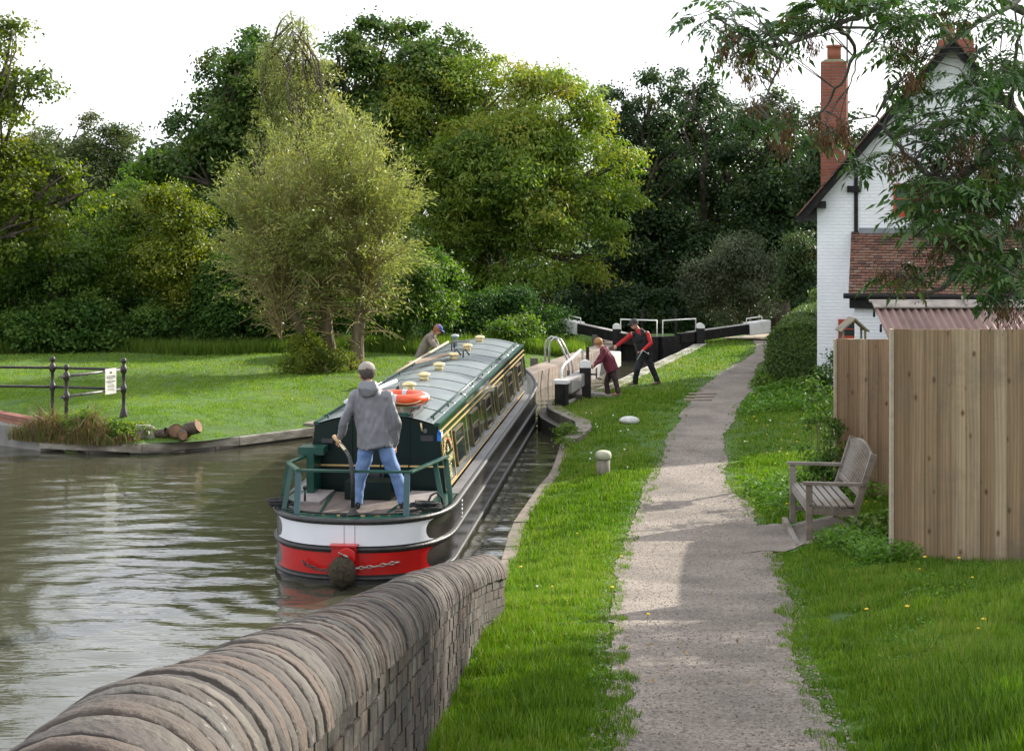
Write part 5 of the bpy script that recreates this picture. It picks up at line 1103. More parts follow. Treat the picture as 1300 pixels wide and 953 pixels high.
    if not sleeves:
        mb = MB()
        for S_ in 'LR': mb.tube([J['s' + S_], J['s' + S_].lerp(J['e' + S_], .5), J['e' + S_], J['e' + S_].lerp(J['w' + S_], .6), J['w' + S_]], [.070 * s, .064 * s, .055 * s, .048 * s, .036 * s], 14)
        mb.tube([ch.lerp(nk, .55), nk + (hd - nk) * .22], [.13 * s, .066 * s], 14); o = MB(); vs, fs = voxelize(mb, vx * .9, 4); vs = wrinkle(vs, .008 * s, 12 / s, 5); o.add(vs, fs, True); o.build('shirt', cols['shirt'], E, fixn=False)
    # shoes
    for i, S_ in enumerate('LR'):
        a = J['a' + S_]; tf = Vector(toes[i]).normalized() if toes else f; gz = a.z - .075 * s; mb = MB(); c = Vector((a.x, a.y, gz))
        mb.tube([c - tf * .07 * s + Vector((0, 0, .05 * s)), c + Vector((0, 0, .055 * s)), c + tf * .10 * s + Vector((0, 0, .035 * s)), c + tf * .185 * s + Vector((0, 0, .022 * s))], [(.035 * s, .045 * s), (.042 * s, .052 * s), (.045 * s, .034 * s), (.03 * s, .018 * s)], 12, side=tf.cross(Vector((0, 0, 1)))); mb.build('shoe', cols['shoe'], E)
    # hair / cap
    if 'hair' in cols:
        mb = MB(); kx = cols.get('hairvol', 1.0); mb.ell(hd + u3 * .030 * hS - f3 * .018 * hS, (.083 * hS * kx, .095 * hS * kx, .092 * hS * kx), B3, 22, 14)
        if kx > 1.05: mb.ell(hd - f3 * .05 * hS - u3 * .03 * hS, (.075 * hS, .06 * hS, .075 * hS), B3, 16, 10)
        mb.v = wrinkle([Vector(v) for v in mb.v], .010 * hS, 30 / hS, 8); mb.build('hair', cols['hair'], E)
    if 'cap' in cols:
        mb = MB(); vs = []; fs = []; n2 = 22
        for i in range(7):
            a = math.pi / 2 * i / 6
            for k in range(n2): q = 2 * math.pi * k / n2; vs.append(hd + B3 @ Vector((.088 * hS * math.cos(q) * math.cos(a), -.006 * hS + .106 * hS * math.sin(q) * math.cos(a), .048 * hS + .084 * hS * math.sin(a))))
        mb.add(vs, [(i * n2 + k, i * n2 + (k + 1) % n2, (i + 1) * n2 + (k + 1) % n2, (i + 1) * n2 + k) for i in range(6) for k in range(n2)], True)
        mb.tube([hd + B3 @ Vector((0, .08 * hS, .040 * hS)), hd + B3 @ Vector((0, .13 * hS, .036 * hS)), hd + B3 @ Vector((0, .17 * hS, .022 * hS))], [(.075 * hS, .007), (.068 * hS, .006), (.035 * hS, .004)], 12, side=r3)
        mb.tube([hd + B3 @ Vector((0, 0, .120 * hS)), hd + B3 @ Vector((0, 0, .132 * hS))], [.012 * hS, .006 * hS], 8); mb.build('cap', cols['cap'], E)
    if 'glasses' in cols:
        mb = MB()
        for sg in (-1, 1): mb.ell(hd + f3 * .090 * hS + r3 * .033 * hS * sg - u3 * .0 * hS, (.028 * hS, .008 * hS, .018 * hS), B3, 10, 6); mb.bar(hd + f3 * .088 * hS + r3 * .058 * hS * sg, hd - f3 * .01 * hS + r3 * .077 * hS * sg, .005, .008)
        mb.build('sunglasses', cols['glasses'], E)
    return E
M_eye = mat('eyes', (.03, .02, .015), rough=.2)
M_skin = mat('skin', (.52, .27, .19), (.45, .22, .15), scale=20, rough=.5)
def cloth(name, c1, c2=None, **k): return mat(name, c1, c2 or tuple(x * .7 for x in c1), scale=k.get('scale', 9), rough=k.get('rough', .8), bump=k.get('bump', .5), bscale=k.get('bscale', 22), dist=.02)
q = lambda px, py, d: PD(px, py, d)
d = 19.72
Js = dict(pelvis=q(477, 561, d), chest=q(472, 516, d), neck=q(468, 489, d - .02), head=q(465.5, 475, d + .02), sL=q(451, 502, d), sR=q(491, 503, d), eL=q(437, 538, d + .03), wL=q(430.5, 557.5, d + .12), eR=q(503, 538, d - .02), wR=q(501.5, 566, d + .05),
          hL=q(465, 573, d), hR=q(489, 573, d), kL=q(457, 607, d + .03), kR=q(504, 606, d + .04), aL=q(452.5, 638, d), aR=q(513, 637, d))
figure('person', 'man in grey hooded jacket and blue jeans steering with his hand on the tiller', Js, 1.02, (0, 1, 0), (-.35, 1, -.12),
       dict(skin=M_skin, trousers=cloth('blue_jeans', (.11, .19, .40), (.18, .28, .50), scale=7, bscale=16), top=mat('grey_jacket', (.155, .155, .175), (.21, .21, .235), scale=3, rough=.42, bump=.45, bscale=5, stretch=(1.6, 1.6, .5), dist=.05), hood=1, shoe=mat('dark_shoes', (.02, .02, .03), rough=.5),
            hair=mat('grey_hair', (.10, .08, .07), (.05, .04, .035), scale=40, rough=.8), cap=cloth('grey_brown_cap', (.34, .30, .26))), hemdrop=.0, vx=.011, jr=1.14, hs=1.2, toes=[(-.35, 1, 0), (.4, 1, 0)],
       hands={'L': (Vector((-.25, .5, -.35)), (.75, .3, -.5), 1.6, 1), 'R': (Vector((.0, .15, -1)), (-1, .1, 0), .9, -1)})
d = 34.75
Jw = dict(pelvis=q(776.5, 468, d), chest=q(769.5, 450, d), neck=q(764.5, 440.5, d), head=q(759.5, 435.5, d), sL=q(766, 444.5, d - .16), sR=q(768, 444, d + .15), eL=q(763, 458, d - .20), wL=q(754, 463, d - .24), eR=q(760, 456, d + .1), wR=q(753, 465, d - .1),
          hL=q(777, 470, d - .08), hR=q(776, 470, d + .08), kL=q(782, 485, d - .12), kR=q(770, 485, d + .10), aL=q(785, 498.5, d - .15), aR=q(772, 499, d + .08))
figure('person', 'woman with short ginger hair in a maroon fleece bending to wind the gate paddle', Jw, .80, (-1, -.1, 0), (-1, -.45, -.45),
       dict(skin=M_skin, trousers=cloth('brown_trousers', (.045, .022, .024)), top=cloth('maroon_fleece', (.13, .012, .028)), topname='fleece', shoe=mat('pinkish_shoes', (.36, .17, .14), rough=.6), hair=mat('ginger_hair', (.42, .21, .07), (.22, .10, .03), scale=30, rough=.6), hairvol=1.16), hu=(-.3, 0, 1), vx=.010, hands=None, jr=1.22)
d = 37.0
Jm = dict(pelvis=q(818, 450, d + .1), chest=q(813.5, 430, d), neck=q(810.5, 419, d - .03), head=q(805, 411.5, d - .08), sL=q(803, 424, d - .08), sR=q(821.5, 423, d + .0), eL=q(791.5, 432.5, d + .05), wL=q(783.0, 438.5, d + .15), eR=q(826.5, 436, d - .1), wR=q(815.5, 445, d - .25),
          hL=q(814, 452, d), hR=q(822, 452, d + .15), kL=q(809, 469, d - .12), kR=q(828, 468, d + .1), aL=q(806, 485, d - .05), aR=q(835, 484, d + .1))
figure('person', 'man in black body warmer and red shirt with cap leaning on the white beam end', Jm, .93, (-1, -.35, 0), (-1, -.55, -.3),
       dict(skin=M_skin, trousers=cloth('black_trousers', (.009, .011, .016)), top=cloth('black_body_warmer', (.008, .009, .011), rough=.75), topname='body_warmer', shirt=cloth('red_shirt', (.50, .018, .020)), shoe=mat('tan_shoes', (.16, .10, .07), rough=.6), hair=mat('dark_hair', (.06, .05, .045), rough=.8), cap=cloth('dark_grey_cap', (.035, .035, .045)), glasses=mat('dark_lens', (.01, .01, .01), rough=.1)),
       hu=(-.2, 0, 1), vx=.010, sleeves=False, toes=[(-1, -.3, 0), (-.8, -.7, 0)])
# windlass held by the man
mb = MB(); a = q(816, 444.5, 36.68); mb.tube([q(824, 450, 36.7), a, q(809, 457, 36.66)], .012, 8); mb.tube([q(824, 450, 36.7), q(823, 448, 36.55)], .012, 8); o = mb.build('windlass', mat('steel_windlass', (.5, .5, .52), rough=.3, metal=.8)); tag(o, 'silver lock windlass held in the hand of the man in black', 'windlass')
d = 37.9; x0 = 541
Jb = dict(pelvis=q(535, 451, d), chest=q(543, 433, d - .1), neck=q(551, 423.5, d - .15), head=q(556, 418.5, d - .2), sL=q(544, 427.5, d - .3), sR=q(548, 427, d + .1), eL=q(553, 440, d - .45), wL=q(560, 450, d - .5), eR=q(556, 440, d - .1), wR=q(562, 450, d - .3),
          hL=q(535, 453, d - .1), hR=q(534, 453, d + .1), kL=q(540, 468, d - .1), kR=q(538, 468, d + .1), aL=q(536, 480.5, d - .1), aR=q(533, 480.5, d + .1))
figure('person', 'woman in blue cap and beige jacket bending on the far bank behind the boat', Jb, .92, (1, -.25, 0), (1, -.3, -.55),
       dict(skin=M_skin, trousers=cloth('beige_trousers', (.20, .17, .14)), top=cloth('beige_jacket', (.24, .20, .165)), shoe=mat('brown_shoes', (.1, .07, .05), rough=.6), hair=mat('auburn_hair', (.38, .14, .05), (.22, .08, .03), scale=30, rough=.6), hairvol=1.1, cap=cloth('blue_cap', (.07, .12, .42))), hu=(.4, 0, 1), vx=.012)
fx, fy = (1009 - CX) * 61 / F, 61.0; fz = G(fx, fy)
def fq(dx, dz, dy=0): return Vector((fx + dx, fy + dy, fz + dz))
Jf = dict(pelvis=fq(0, .95), chest=fq(0, 1.25), neck=fq(0, 1.45), head=fq(0, 1.60), sL=fq(-.18, 1.40), sR=fq(.18, 1.40), eL=fq(-.22, 1.12), wL=fq(-.2, .88), eR=fq(.22, 1.12), wR=fq(.2, .88), hL=fq(-.09, .90), hR=fq(.09, .90), kL=fq(-.1, .5), kR=fq(.1, .5), aL=fq(-.1, .08), aR=fq(.1, .08))
figure('person', 'distant walker in a pink top on the path behind the clipped hedge', Jf, .97, (0, -1, 0), (0, -1, 0), dict(skin=M_skin, trousers=cloth('far_trousers', (.05, .05, .07)), top=cloth('pink_top', (.60, .06, .12)), shoe=mat('far_shoes', (.05, .04, .04)), hair=mat('brown_hair', (.12, .07, .04), rough=.8), hairvol=1.05), vx=.02)
# ------------------------------------------------------------------ trees
M_trunk = mat('grey_brown_bark', (.13, .10, .075), (.06, .047, .035), scale=6, rough=.95, bump=1.2, bscale=12, stretch=(1, 1, .25), dist=.05)
M_wbark = mat('willow_bark', (.19, .145, .09), (.085, .065, .042), scale=7, rough=.95, bump=1.3, bscale=10, stretch=(1, 1, .22), dist=.05)
M_twig = mat('twig_bark', (.16, .13, .08), (.09, .07, .05), scale=10, rough=.9)
LM = dict(
    ash=leafmat('ash_leaves', [(.062, .115, .018), (.125, .20, .032), (.20, .275, .042), (.29, .31, .055), (.33, .27, .05)], trans=.5),
    oak=leafmat('oak_leaves', [(.028, .064, .014), (.058, .115, .022), (.098, .16, .030), (.155, .175, .036)], trans=.38),
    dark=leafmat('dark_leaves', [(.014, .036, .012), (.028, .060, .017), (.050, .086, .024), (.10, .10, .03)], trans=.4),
    willow=leafmat('willow_leaves', [(.125, .155, .034), (.21, .24, .062), (.31, .34, .12), (.44, .37, .075)], trans=.48, rough=.42, spec=.5),
    sallow=leafmat('sallow_leaves', [(.045, .075, .02), (.095, .125, .035), (.17, .19, .085), (.21, .20, .06)], trans=.4),
    green=leafmat('bright_leaves', [(.046, .095, .016), (.092, .17, .026), (.15, .235, .036), (.23, .26, .045)], trans=.48),
    yellow=leafmat('yellowing_leaves', [(.080, .12, .016), (.155, .205, .027), (.25, .275, .036), (.36, .31, .04)], trans=.48),
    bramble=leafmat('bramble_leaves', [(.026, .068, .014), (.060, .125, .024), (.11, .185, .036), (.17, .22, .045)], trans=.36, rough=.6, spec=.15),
    silver=leafmat('silver_leaves', [(.040, .060, .028), (.085, .105, .052), (.14, .16, .085)], trans=.36),
    hedge=leafmat('hedge_leaves', [(.030, .062, .012), (.062, .115, .020), (.11, .17, .03), (.17, .18, .035)], trans=.35))
def PB(px, py, rx, ry, d, k=1.0, dj=0):
    c = PD(px, py, d + dj); return (c.x, c.y, c.z, rx * d / F * k, (rx + ry) / 2 * d / F * k, ry * d / F * k)
def leafquads(P, nrm, droop, l, w_, rg):
    n = len(P); rnd = rg.normal(size=(n, 3)); t = np.cross(nrm, rnd); t /= np.linalg.norm(t, axis=1)[:, None] + 1e-9; t[:, 2] -= droop; t /= np.linalg.norm(t, axis=1)[:, None] + 1e-9
    q = np.cross(nrm, t); q /= np.linalg.norm(q, axis=1)[:, None] + 1e-9
    L_ = l * rg.uniform(.6, 1.25, n)[:, None]; Wd = w_ * rg.uniform(.7, 1.2, n)[:, None]
    V = np.stack([P, P + t * L_ * .45 + q * Wd * .5, P + t * L_, P + t * L_ * .45 - q * Wd * .5], 1); return V.reshape(-1, 3)
def crown_pts(lobes, n, seed, clump=.42, per=36, shell=(.55, 1.05), flat=.6, low=-.75, core=.5, bough=(.26, .46), nb=15):
    """lobes -> boughs on each lobe's shell -> leaf clumps on each bough -> leaves"""
    rg = np.random.default_rng(seed); Lb = np.array(lobes); wt = Lb[:, 3] * Lb[:, 5]; wt = wt / wt.sum(); nbo = max(8, int(nb * len(Lb)))
    lj = rg.choice(len(Lb), nbo, p=wt); d0 = rg.normal(size=(nbo, 3)); d0 /= np.linalg.norm(d0, axis=1)[:, None]; d0[:, 2] = np.where(d0[:, 2] < low, -d0[:, 2], d0[:, 2])
    rr0 = rg.uniform(.45, 1.0, nbo) ** .6; bs = rg.uniform(*bough, nbo); out_ = rg.random(nbo) < .16; rr0 = np.where(out_, rr0 + .16, rr0); bs = np.where(out_, bs * .62, bs)
    C1 = Lb[lj, :3] + d0 * Lb[lj, 3:6] * (rr0 - bs * .45)[:, None]; R1_ = Lb[lj, 3:6].min(1) * bs
    keep = np.ones(nbo, bool)
    for k in range(len(Lb)): keep &= ~(((((C1 - Lb[k, :3]) / Lb[k, 3:6]) ** 2).sum(1) < core ** 2) & (lj != k))
    C1, R1_, d0, lj = C1[keep], R1_[keep], d0[keep], lj[keep]; w2 = R1_ ** 2; nc_ = int(n / per * 1.1); bi = rg.choice(len(C1), nc_, p=w2 / w2.sum())
    dr = rg.normal(size=(nc_, 3)) + d0[bi] * .7 + np.array([0, 0, .35]); dr /= np.linalg.norm(dr, axis=1)[:, None]
    C_ = C1[bi] + dr * (R1_[bi] * rg.uniform(.55, 1.18, nc_))[:, None] * np.array([1.15, 1.15, .82]); pc = rg.poisson(per, nc_); ci = np.repeat(np.arange(nc_), pc); sz = rg.uniform(.45, 1.25, nc_)[ci][:, None] * clump
    off = rg.normal(size=(len(ci), 3)) * np.array([.5, .5, .5 * flat]) * sz; off[:, 2] -= .25 * (off[:, 0] ** 2 + off[:, 1] ** 2)
    P = C_[ci] + off; tb_ = rg.normal(0, .8, len(C1))[bi]; ct = (rg.normal(0, .7, nc_) + tb_)[ci]; nn = dr[ci] * .6 + rg.normal(0, .5, (len(ci), 3)) + np.array([0, 0, .4]); nn /= np.linalg.norm(nn, axis=1)[:, None]
    return P, nn, ct, rg
def crown(parent, lobes, n, l, w_, m_, seed, tb=.42, tv=.17, droop=.35, yel=None, name='crown', **kw):
    P, nn, ct, rg = crown_pts(lobes, n, seed, **kw); V = leafquads(P, nn, droop, l, w_, rg); t = tb + tv * ct + rg.normal(0, .10, len(P))
    if yel is not None: t = t + yel(P)
    o0 = np.array(parent.location) if parent else np.zeros(3)
    o = npmesh(name, V - o0, len(P), m_, parent, attr=np.clip(t, 0, 1)); return o
def limb(mb, a, b_, r0, r1, rg, bend=.12, n=6, o0=Vector((0, 0, 0)), sd=8):
    a = Vector(a); b_ = Vector(b_); L_ = (b_ - a).length; j = Vector((rg.normal(), rg.normal(), abs(rg.normal()) * .5)) * bend * L_; pts = []
    for i in range(n + 1):
        t = i / n; pts.append(a.lerp(b_, t) + j * math.sin(math.pi * t) + Vector((rg.normal(), rg.normal(), 0)) * .012 * L_ * (0 < i < n) - o0)
    mb.tube(pts, [r0 + (r1 - r0) * (i / n) ** .8 for i in range(n + 1)], sd, cap=False); return pts
def tree(name, label, cat, bx, by, lobes, n, l, w_, m_, seed, tr=.25, th=None, group=None, **kw):
    z = G(bx, by); E = empty(name, (bx, by, z), 0, label, cat, group); rg = np.random.default_rng(seed + 100); o0 = E.location.copy(); mb = MB()
    top = np.mean([np.array(lb[:3]) for lb in lobes], 0); th = th or max(1.2, (top[2] - z) * .45); fork = Vector((bx + (top[0] - bx) * .25, by + (top[1] - by) * .25, z + th))
    mb.tube([Vector((0, 0, -.3)), Vector((0, 0, .15)), (fork - o0) * .5 + Vector((rg.normal() * .05, 0, 0)), fork - o0], [tr * 1.5, tr * 1.15, tr * .95, tr * .8], 12, cap=False)
    for lb in lobes:
        c = Vector(lb[:3]); p_ = limb(mb, fork, c, tr * .5, tr * .14, rg, o0=o0)
        for _ in range(5):
            dv_ = Vector(rg.normal(size=3)); dv_.z = abs(dv_.z) * .6; dv_.normalize(); e_ = c + Vector((dv_.x * lb[3], dv_.y * lb[4], dv_.z * lb[5])) * .85; limb(mb, p_[3 + int(rg.integers(0, 3))] + o0, e_, tr * .2, .012, rg, n=5, o0=o0, sd=5)
    mb.build('trunk', M_trunk, E, fixn=False); crown(E, lobes, n, l, w_, m_, seed, **kw); return E
# --- big yellow-green ash in the middle
d = 60; lb = [PB(*a, d, dj=j * 1.3) for a, j in (((560, 120, 75, 55), 1), ((625, 118, 62, 48), 0), ((700, 150, 72, 62), -.5), ((520, 150, 62, 62), .5), ((752, 215, 55, 55), 0), ((640, 230, 95, 90), -1.2), ((555, 260, 78, 80), -.6), ((735, 290, 62, 52), -.8), ((690, 320, 78, 55), -1), ((620, 345, 80, 52), -1),
     ((792, 262, 34, 34), 0), ((765, 340, 34, 32), -.5), ((570, 355, 60, 50), 0), ((690, 100, 34, 30), .5), ((655, 385, 45, 22), -1), ((590, 190, 80, 60), 1.5), ((700, 400, 22, 12), -1.2))]
tree('ash_tree', 'large yellow-green ash tree arching over the far bank behind the boat bow', 'tree', -1.4, 61, lb, 120000, .20, .075, LM['ash'], 11, tr=.36, th=3.0, tb=.38, yel=lambda P: .30 * ss((P[:, 2] - 6.2) / 4) * (np.sin(P[:, 0] * 1.3 + 1) * .5 + .5) * .9 + .10 * ss((P[:, 0] - 1) / 3), clump=.55, flat=.5, droop=.6, nb=20)
# --- dark oaks behind
def oak(label, lbs, d, bx, n, m_='oak', seed=1, l=.17, w_=.12, group=None, name='oak_tree', **kw): return tree(name, label, 'tree', bx, d + 1, [PB(*a, d, dj=((i * 37) % 5 - 2) * .5) for i, a in enumerate(lbs)], n, l, w_, LM[m_], seed, tr=.4, group=group, **kw)
oak('tall dark oak rising against the sky left of the willow', [(300, 90, 48, 42), (265, 140, 48, 48), (330, 125, 62, 60), (235, 175, 32, 30), (285, 205, 62, 60), (250, 230, 40, 42), (345, 210, 60, 70), (318, 60, 26, 26), (300, 290, 80, 70)], 57, -9.5, 62000, seed=21, clump=.5)
oak('broad green oak with flat top behind the yellow-green ash', [(430, 70, 42, 32), (475, 55, 42, 30), (520, 52, 42, 28), (565, 62, 36, 28), (455, 110, 60, 50), (540, 100, 60, 50), (410, 120, 40, 45), (598, 82, 24, 24), (480, 190, 80, 70)], 62, -4.5, 52000, seed=22, clump=.5, tb=.55)
# tall slim willow behind the pollard
lb = [PB(*a, 52, dj=j) for a, j in (((372, 45, 22, 34), 0), ((371, 28, 18, 26), 0), ((374, 50, 26, 30), 0), ((366, 70, 30, 30), 0), ((360, 95, 36, 42), 0), ((398, 110, 34, 42), .3), ((375, 160, 52, 50), 0), ((420, 180, 50, 50), .5), ((440, 240, 50, 60), .5), ((345, 170, 30, 40), 0), ((400, 240, 60, 50), 1))]
tree('willow_tree', 'slim silvery olive willow with a wispy top behind the pollard willow', 'tree', -6.2, 53, lb, 50000, .16, .034, LM['willow'], 23, tr=.25, tb=.42, clump=.40, flat=.9, droop=.5, shell=(.35, 1.12), nb=46, core=0)
# left trees
lb = [PB(*a, 45, dj=j) for a, j in (((-20, 70, 55, 60), 0), ((20, 130, 50, 50), 0), ((60, 235, 60, 42), 0), ((0, 220, 60, 60), .5), ((-60, 150, 80, 90), 0), ((105, 245, 34, 26), 0), ((20, 300, 70, 50), 0), ((-70, 280, 90, 90), 1), ((15, 40, 20, 30), 0))]
tree('field_maple', 'loose yellowish tree reaching in from the left edge with open branches', 'tree', -16.5, 45.5, lb, 42000, .14, .085, LM['yellow'], 24, tr=.26, tb=.2, tv=.2, clump=.4, shell=(.4, 1.12))
oak('distant grey-green tree with thin bare twigs against the sky at upper left', [(112, 180, 30, 34), (155, 195, 34, 36), (90, 230, 50, 42), (150, 245, 50, 46), (120, 300, 80, 50), (60, 190, 36, 40)], 64, -17, 30000, 'sallow', 25, tb=.22, name='alder_tree', clump=.5, shell=(.45, 1.1), l=.15, w_=.09)
oak('round mid-green tree low on the skyline between the alder and the dark oak', [(200, 220, 34, 30), (225, 260, 40, 40), (180, 280, 40, 40)], 60, -13, 16000, 'green', 26, name='hedgerow_tree', tb=.35)
# right dark wood behind the lock
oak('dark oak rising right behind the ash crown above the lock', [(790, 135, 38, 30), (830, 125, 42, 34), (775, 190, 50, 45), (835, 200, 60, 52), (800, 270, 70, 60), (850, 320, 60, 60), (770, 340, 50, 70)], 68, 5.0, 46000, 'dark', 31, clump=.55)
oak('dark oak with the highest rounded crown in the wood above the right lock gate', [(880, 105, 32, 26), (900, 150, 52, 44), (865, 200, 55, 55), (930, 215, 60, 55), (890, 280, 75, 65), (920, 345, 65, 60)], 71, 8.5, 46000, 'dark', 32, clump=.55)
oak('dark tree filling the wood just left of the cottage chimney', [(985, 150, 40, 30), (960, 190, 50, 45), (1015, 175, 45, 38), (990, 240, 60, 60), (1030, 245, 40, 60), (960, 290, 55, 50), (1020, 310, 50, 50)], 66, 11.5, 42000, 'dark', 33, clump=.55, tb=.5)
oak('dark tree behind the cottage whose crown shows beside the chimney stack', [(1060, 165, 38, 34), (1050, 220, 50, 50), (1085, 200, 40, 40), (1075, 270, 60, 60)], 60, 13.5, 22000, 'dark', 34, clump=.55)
tree('sallow_bush', 'rounded silvery grey-green bush standing before the dark wood beyond the right lock beam', 'bush', 9.0, 60, [PB(*a, 58) for a in ((935, 335, 42, 34), (905, 365, 36, 36), (965, 365, 38, 40), (930, 390, 55, 32), (952, 318, 26, 18))], 30000, .13, .045, LM['silver'], 35, tr=.14, th=1.0, clump=.4, flat=.9, tb=.4)
tree('holly_tree', 'dark shrub pressed between the silvery bush and the white cottage wall', 'bush', 10.2, 53, [PB(*a, 52) for a in ((1020, 320, 24, 28), (1018, 365, 26, 34), (1040, 340, 26, 36))], 14000, .11, .06, LM['dark'], 36, tr=.12, th=.8, clump=.35, tb=.5)
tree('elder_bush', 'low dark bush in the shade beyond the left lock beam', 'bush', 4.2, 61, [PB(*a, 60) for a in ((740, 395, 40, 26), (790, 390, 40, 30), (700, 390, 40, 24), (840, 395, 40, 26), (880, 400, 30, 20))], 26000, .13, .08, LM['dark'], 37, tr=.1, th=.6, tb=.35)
# far-off wood closing every gap
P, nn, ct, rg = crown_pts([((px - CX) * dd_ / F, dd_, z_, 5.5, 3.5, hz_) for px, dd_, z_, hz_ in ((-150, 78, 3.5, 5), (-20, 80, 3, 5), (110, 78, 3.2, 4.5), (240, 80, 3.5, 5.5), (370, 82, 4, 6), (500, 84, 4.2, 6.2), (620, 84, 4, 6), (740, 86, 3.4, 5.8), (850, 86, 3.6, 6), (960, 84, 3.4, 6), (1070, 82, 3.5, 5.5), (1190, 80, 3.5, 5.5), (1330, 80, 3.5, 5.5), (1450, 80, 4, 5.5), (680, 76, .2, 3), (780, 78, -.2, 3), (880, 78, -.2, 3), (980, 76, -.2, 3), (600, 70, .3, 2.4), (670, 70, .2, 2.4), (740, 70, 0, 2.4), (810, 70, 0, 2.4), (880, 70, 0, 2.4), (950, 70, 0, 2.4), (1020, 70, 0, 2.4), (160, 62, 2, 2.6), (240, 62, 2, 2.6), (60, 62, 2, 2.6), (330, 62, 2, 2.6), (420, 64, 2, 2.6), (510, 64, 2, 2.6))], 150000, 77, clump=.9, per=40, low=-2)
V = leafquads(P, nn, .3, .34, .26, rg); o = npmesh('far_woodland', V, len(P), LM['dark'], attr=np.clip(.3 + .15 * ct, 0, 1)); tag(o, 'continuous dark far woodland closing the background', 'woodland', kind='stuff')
# shrubs along the back of the lawn
def shrub(label, lbs, d, n, m_, seed, name='shrub', l=.12, w_=.065, **kw):
    bx = (lbs[0][0] - CX) * d / F; return tree(name, label, 'shrub', bx, d + .6, [PB(*a, d, dj=((i * 53) % 5 - 2) * .25) for i, a in enumerate(lbs)], n, l, w_, LM[m_], seed, tr=.09, th=.7, **kw)
shrub('tall leafy green thicket at the far left behind the railing', [(40, 300, 50, 40), (10, 350, 50, 50), (75, 340, 50, 50), (50, 390, 60, 45), (0, 410, 50, 40)], 47.5, 30000, 'green', 41, tb=.35)
shrub('upright bright green thicket in the middle of the lawn hedge', [(120, 290, 40, 40), (165, 270, 34, 40), (150, 330, 50, 50), (115, 350, 45, 50), (185, 290, 30, 40)], 49, 30000, 'green', 42, tb=.62)
shrub('golden yellow-green shrub left of the pollard willow', [(215, 270, 32, 38), (245, 300, 36, 45), (215, 330, 42, 50), (260, 360, 40, 50), (225, 390, 45, 40)], 47.5, 30000, 'yellow', 43, tb=.42)
shrub('dark bramble thicket along the lawn edge at far left', [(30, 425, 50, 28), (95, 415, 46, 36), (70, 440, 50, 18), (140, 430, 40, 26), (-20, 430, 40, 30)], 46, 26000, 'bramble', 44, name='bramble_thicket', l=.13, w_=.095, tb=.4)
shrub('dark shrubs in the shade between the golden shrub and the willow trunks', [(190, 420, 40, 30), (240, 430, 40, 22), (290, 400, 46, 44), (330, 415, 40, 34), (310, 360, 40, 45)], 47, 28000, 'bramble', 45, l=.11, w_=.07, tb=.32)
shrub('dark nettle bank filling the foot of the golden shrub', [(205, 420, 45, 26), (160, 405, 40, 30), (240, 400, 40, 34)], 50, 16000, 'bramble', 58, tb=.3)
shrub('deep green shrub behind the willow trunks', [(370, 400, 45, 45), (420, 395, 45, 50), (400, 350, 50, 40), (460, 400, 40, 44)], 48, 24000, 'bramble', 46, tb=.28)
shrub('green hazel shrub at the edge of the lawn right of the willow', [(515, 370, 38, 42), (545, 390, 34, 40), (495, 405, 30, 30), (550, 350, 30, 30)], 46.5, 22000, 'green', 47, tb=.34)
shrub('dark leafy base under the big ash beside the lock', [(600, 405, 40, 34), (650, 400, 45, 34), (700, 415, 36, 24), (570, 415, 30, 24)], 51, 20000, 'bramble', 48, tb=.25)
shrub('small sunlit yellow-green shrub between the boat bow and the dark wood', [(640, 420, 20, 9), (664, 414, 15, 11), (652, 428, 18, 7)], 46, 3200, 'green', 49, tb=.4, l=.1)
# long rough grass at the lawn's far edge
X = RNG.uniform(-15, 2.2, 26000); Y = 45.3 + RNG.random(26000) ** 1.5 * 2.2 + .5 * np.sin(X * .9); Z = Gz(X, Y); V = blades(X, Y, Z, RNG.uniform(.15, .5, 26000), .03, None, .5)
o = npmesh('rough_grass', V, 26000, LM['green'], attr=RNG.uniform(.2, .9, 26000), k=3); tag(o, 'long rough grass fringing the back of the lawn under the shrubs', 'rough grass', kind='stuff')

# --- pollard willow with three trunks
wx_, wy_ = (415 - CX) * 40.6 / F, 40.6; WZ0 = G(wx_, wy_); E = empty('pollard_willow', (wx_, wy_, WZ0), 0, 'bushy pollard willow with three cut trunks standing on the lawn', 'tree'); o0 = E.location.copy()
heads = []
def wt(pts, rr0, dd=0):
    P_ = [PD(px, py, 40.6 + dd) - o0 for px, py in pts]; mb = MB(); rg = np.random.default_rng(len(pts)); ps = []; rs = []
    for i in range(len(P_) - 1):
        for k in range(4): t = k / 4; ps.append(P_[i].lerp(P_[i + 1], t) + Vector((rg.normal() * .012, rg.normal() * .012, 0))); rs.append((rr0[i] + (rr0[i + 1] - rr0[i]) * t) * (1 + .06 * rg.normal()))
    ps.append(P_[-1]); rs.append(rr0[-1]); mb.tube(ps, rs, 14); mb.build('trunk', M_wbark, E, fixn=False); heads.append(P_[-1] + o0); return P_
wt([(411, 482), (398, 450), (378, 410), (362, 378), (357, 352)], [.22, .15, .14, .13, .15], -.3)
wt([(421, 482), (419, 440), (413, 395), (408, 340), (406, 318)], [.24, .16, .15, .13, .12], .3)
wt([(452, 476), (454, 440), (458, 390), (461, 345), (461, 337)], [.21, .17, .16, .15, .155], .0)
rg = np.random.default_rng(5); dc = PD(408, 288, 40.6); dr_ = np.array([158 * 40.6 / F, 2.8, 152 * 40.6 / F]); mb = MB(); LP = []; LD = []; LT = []
GD = []
for _ in range(900):
    v = rg.normal(size=3); v /= np.linalg.norm(v)
    if v[2] > -.85 and all(np.dot(v, g_[0]) < .94 for g_ in GD): GD.append((v, rg.uniform(.80, 1.10), rg.normal()))
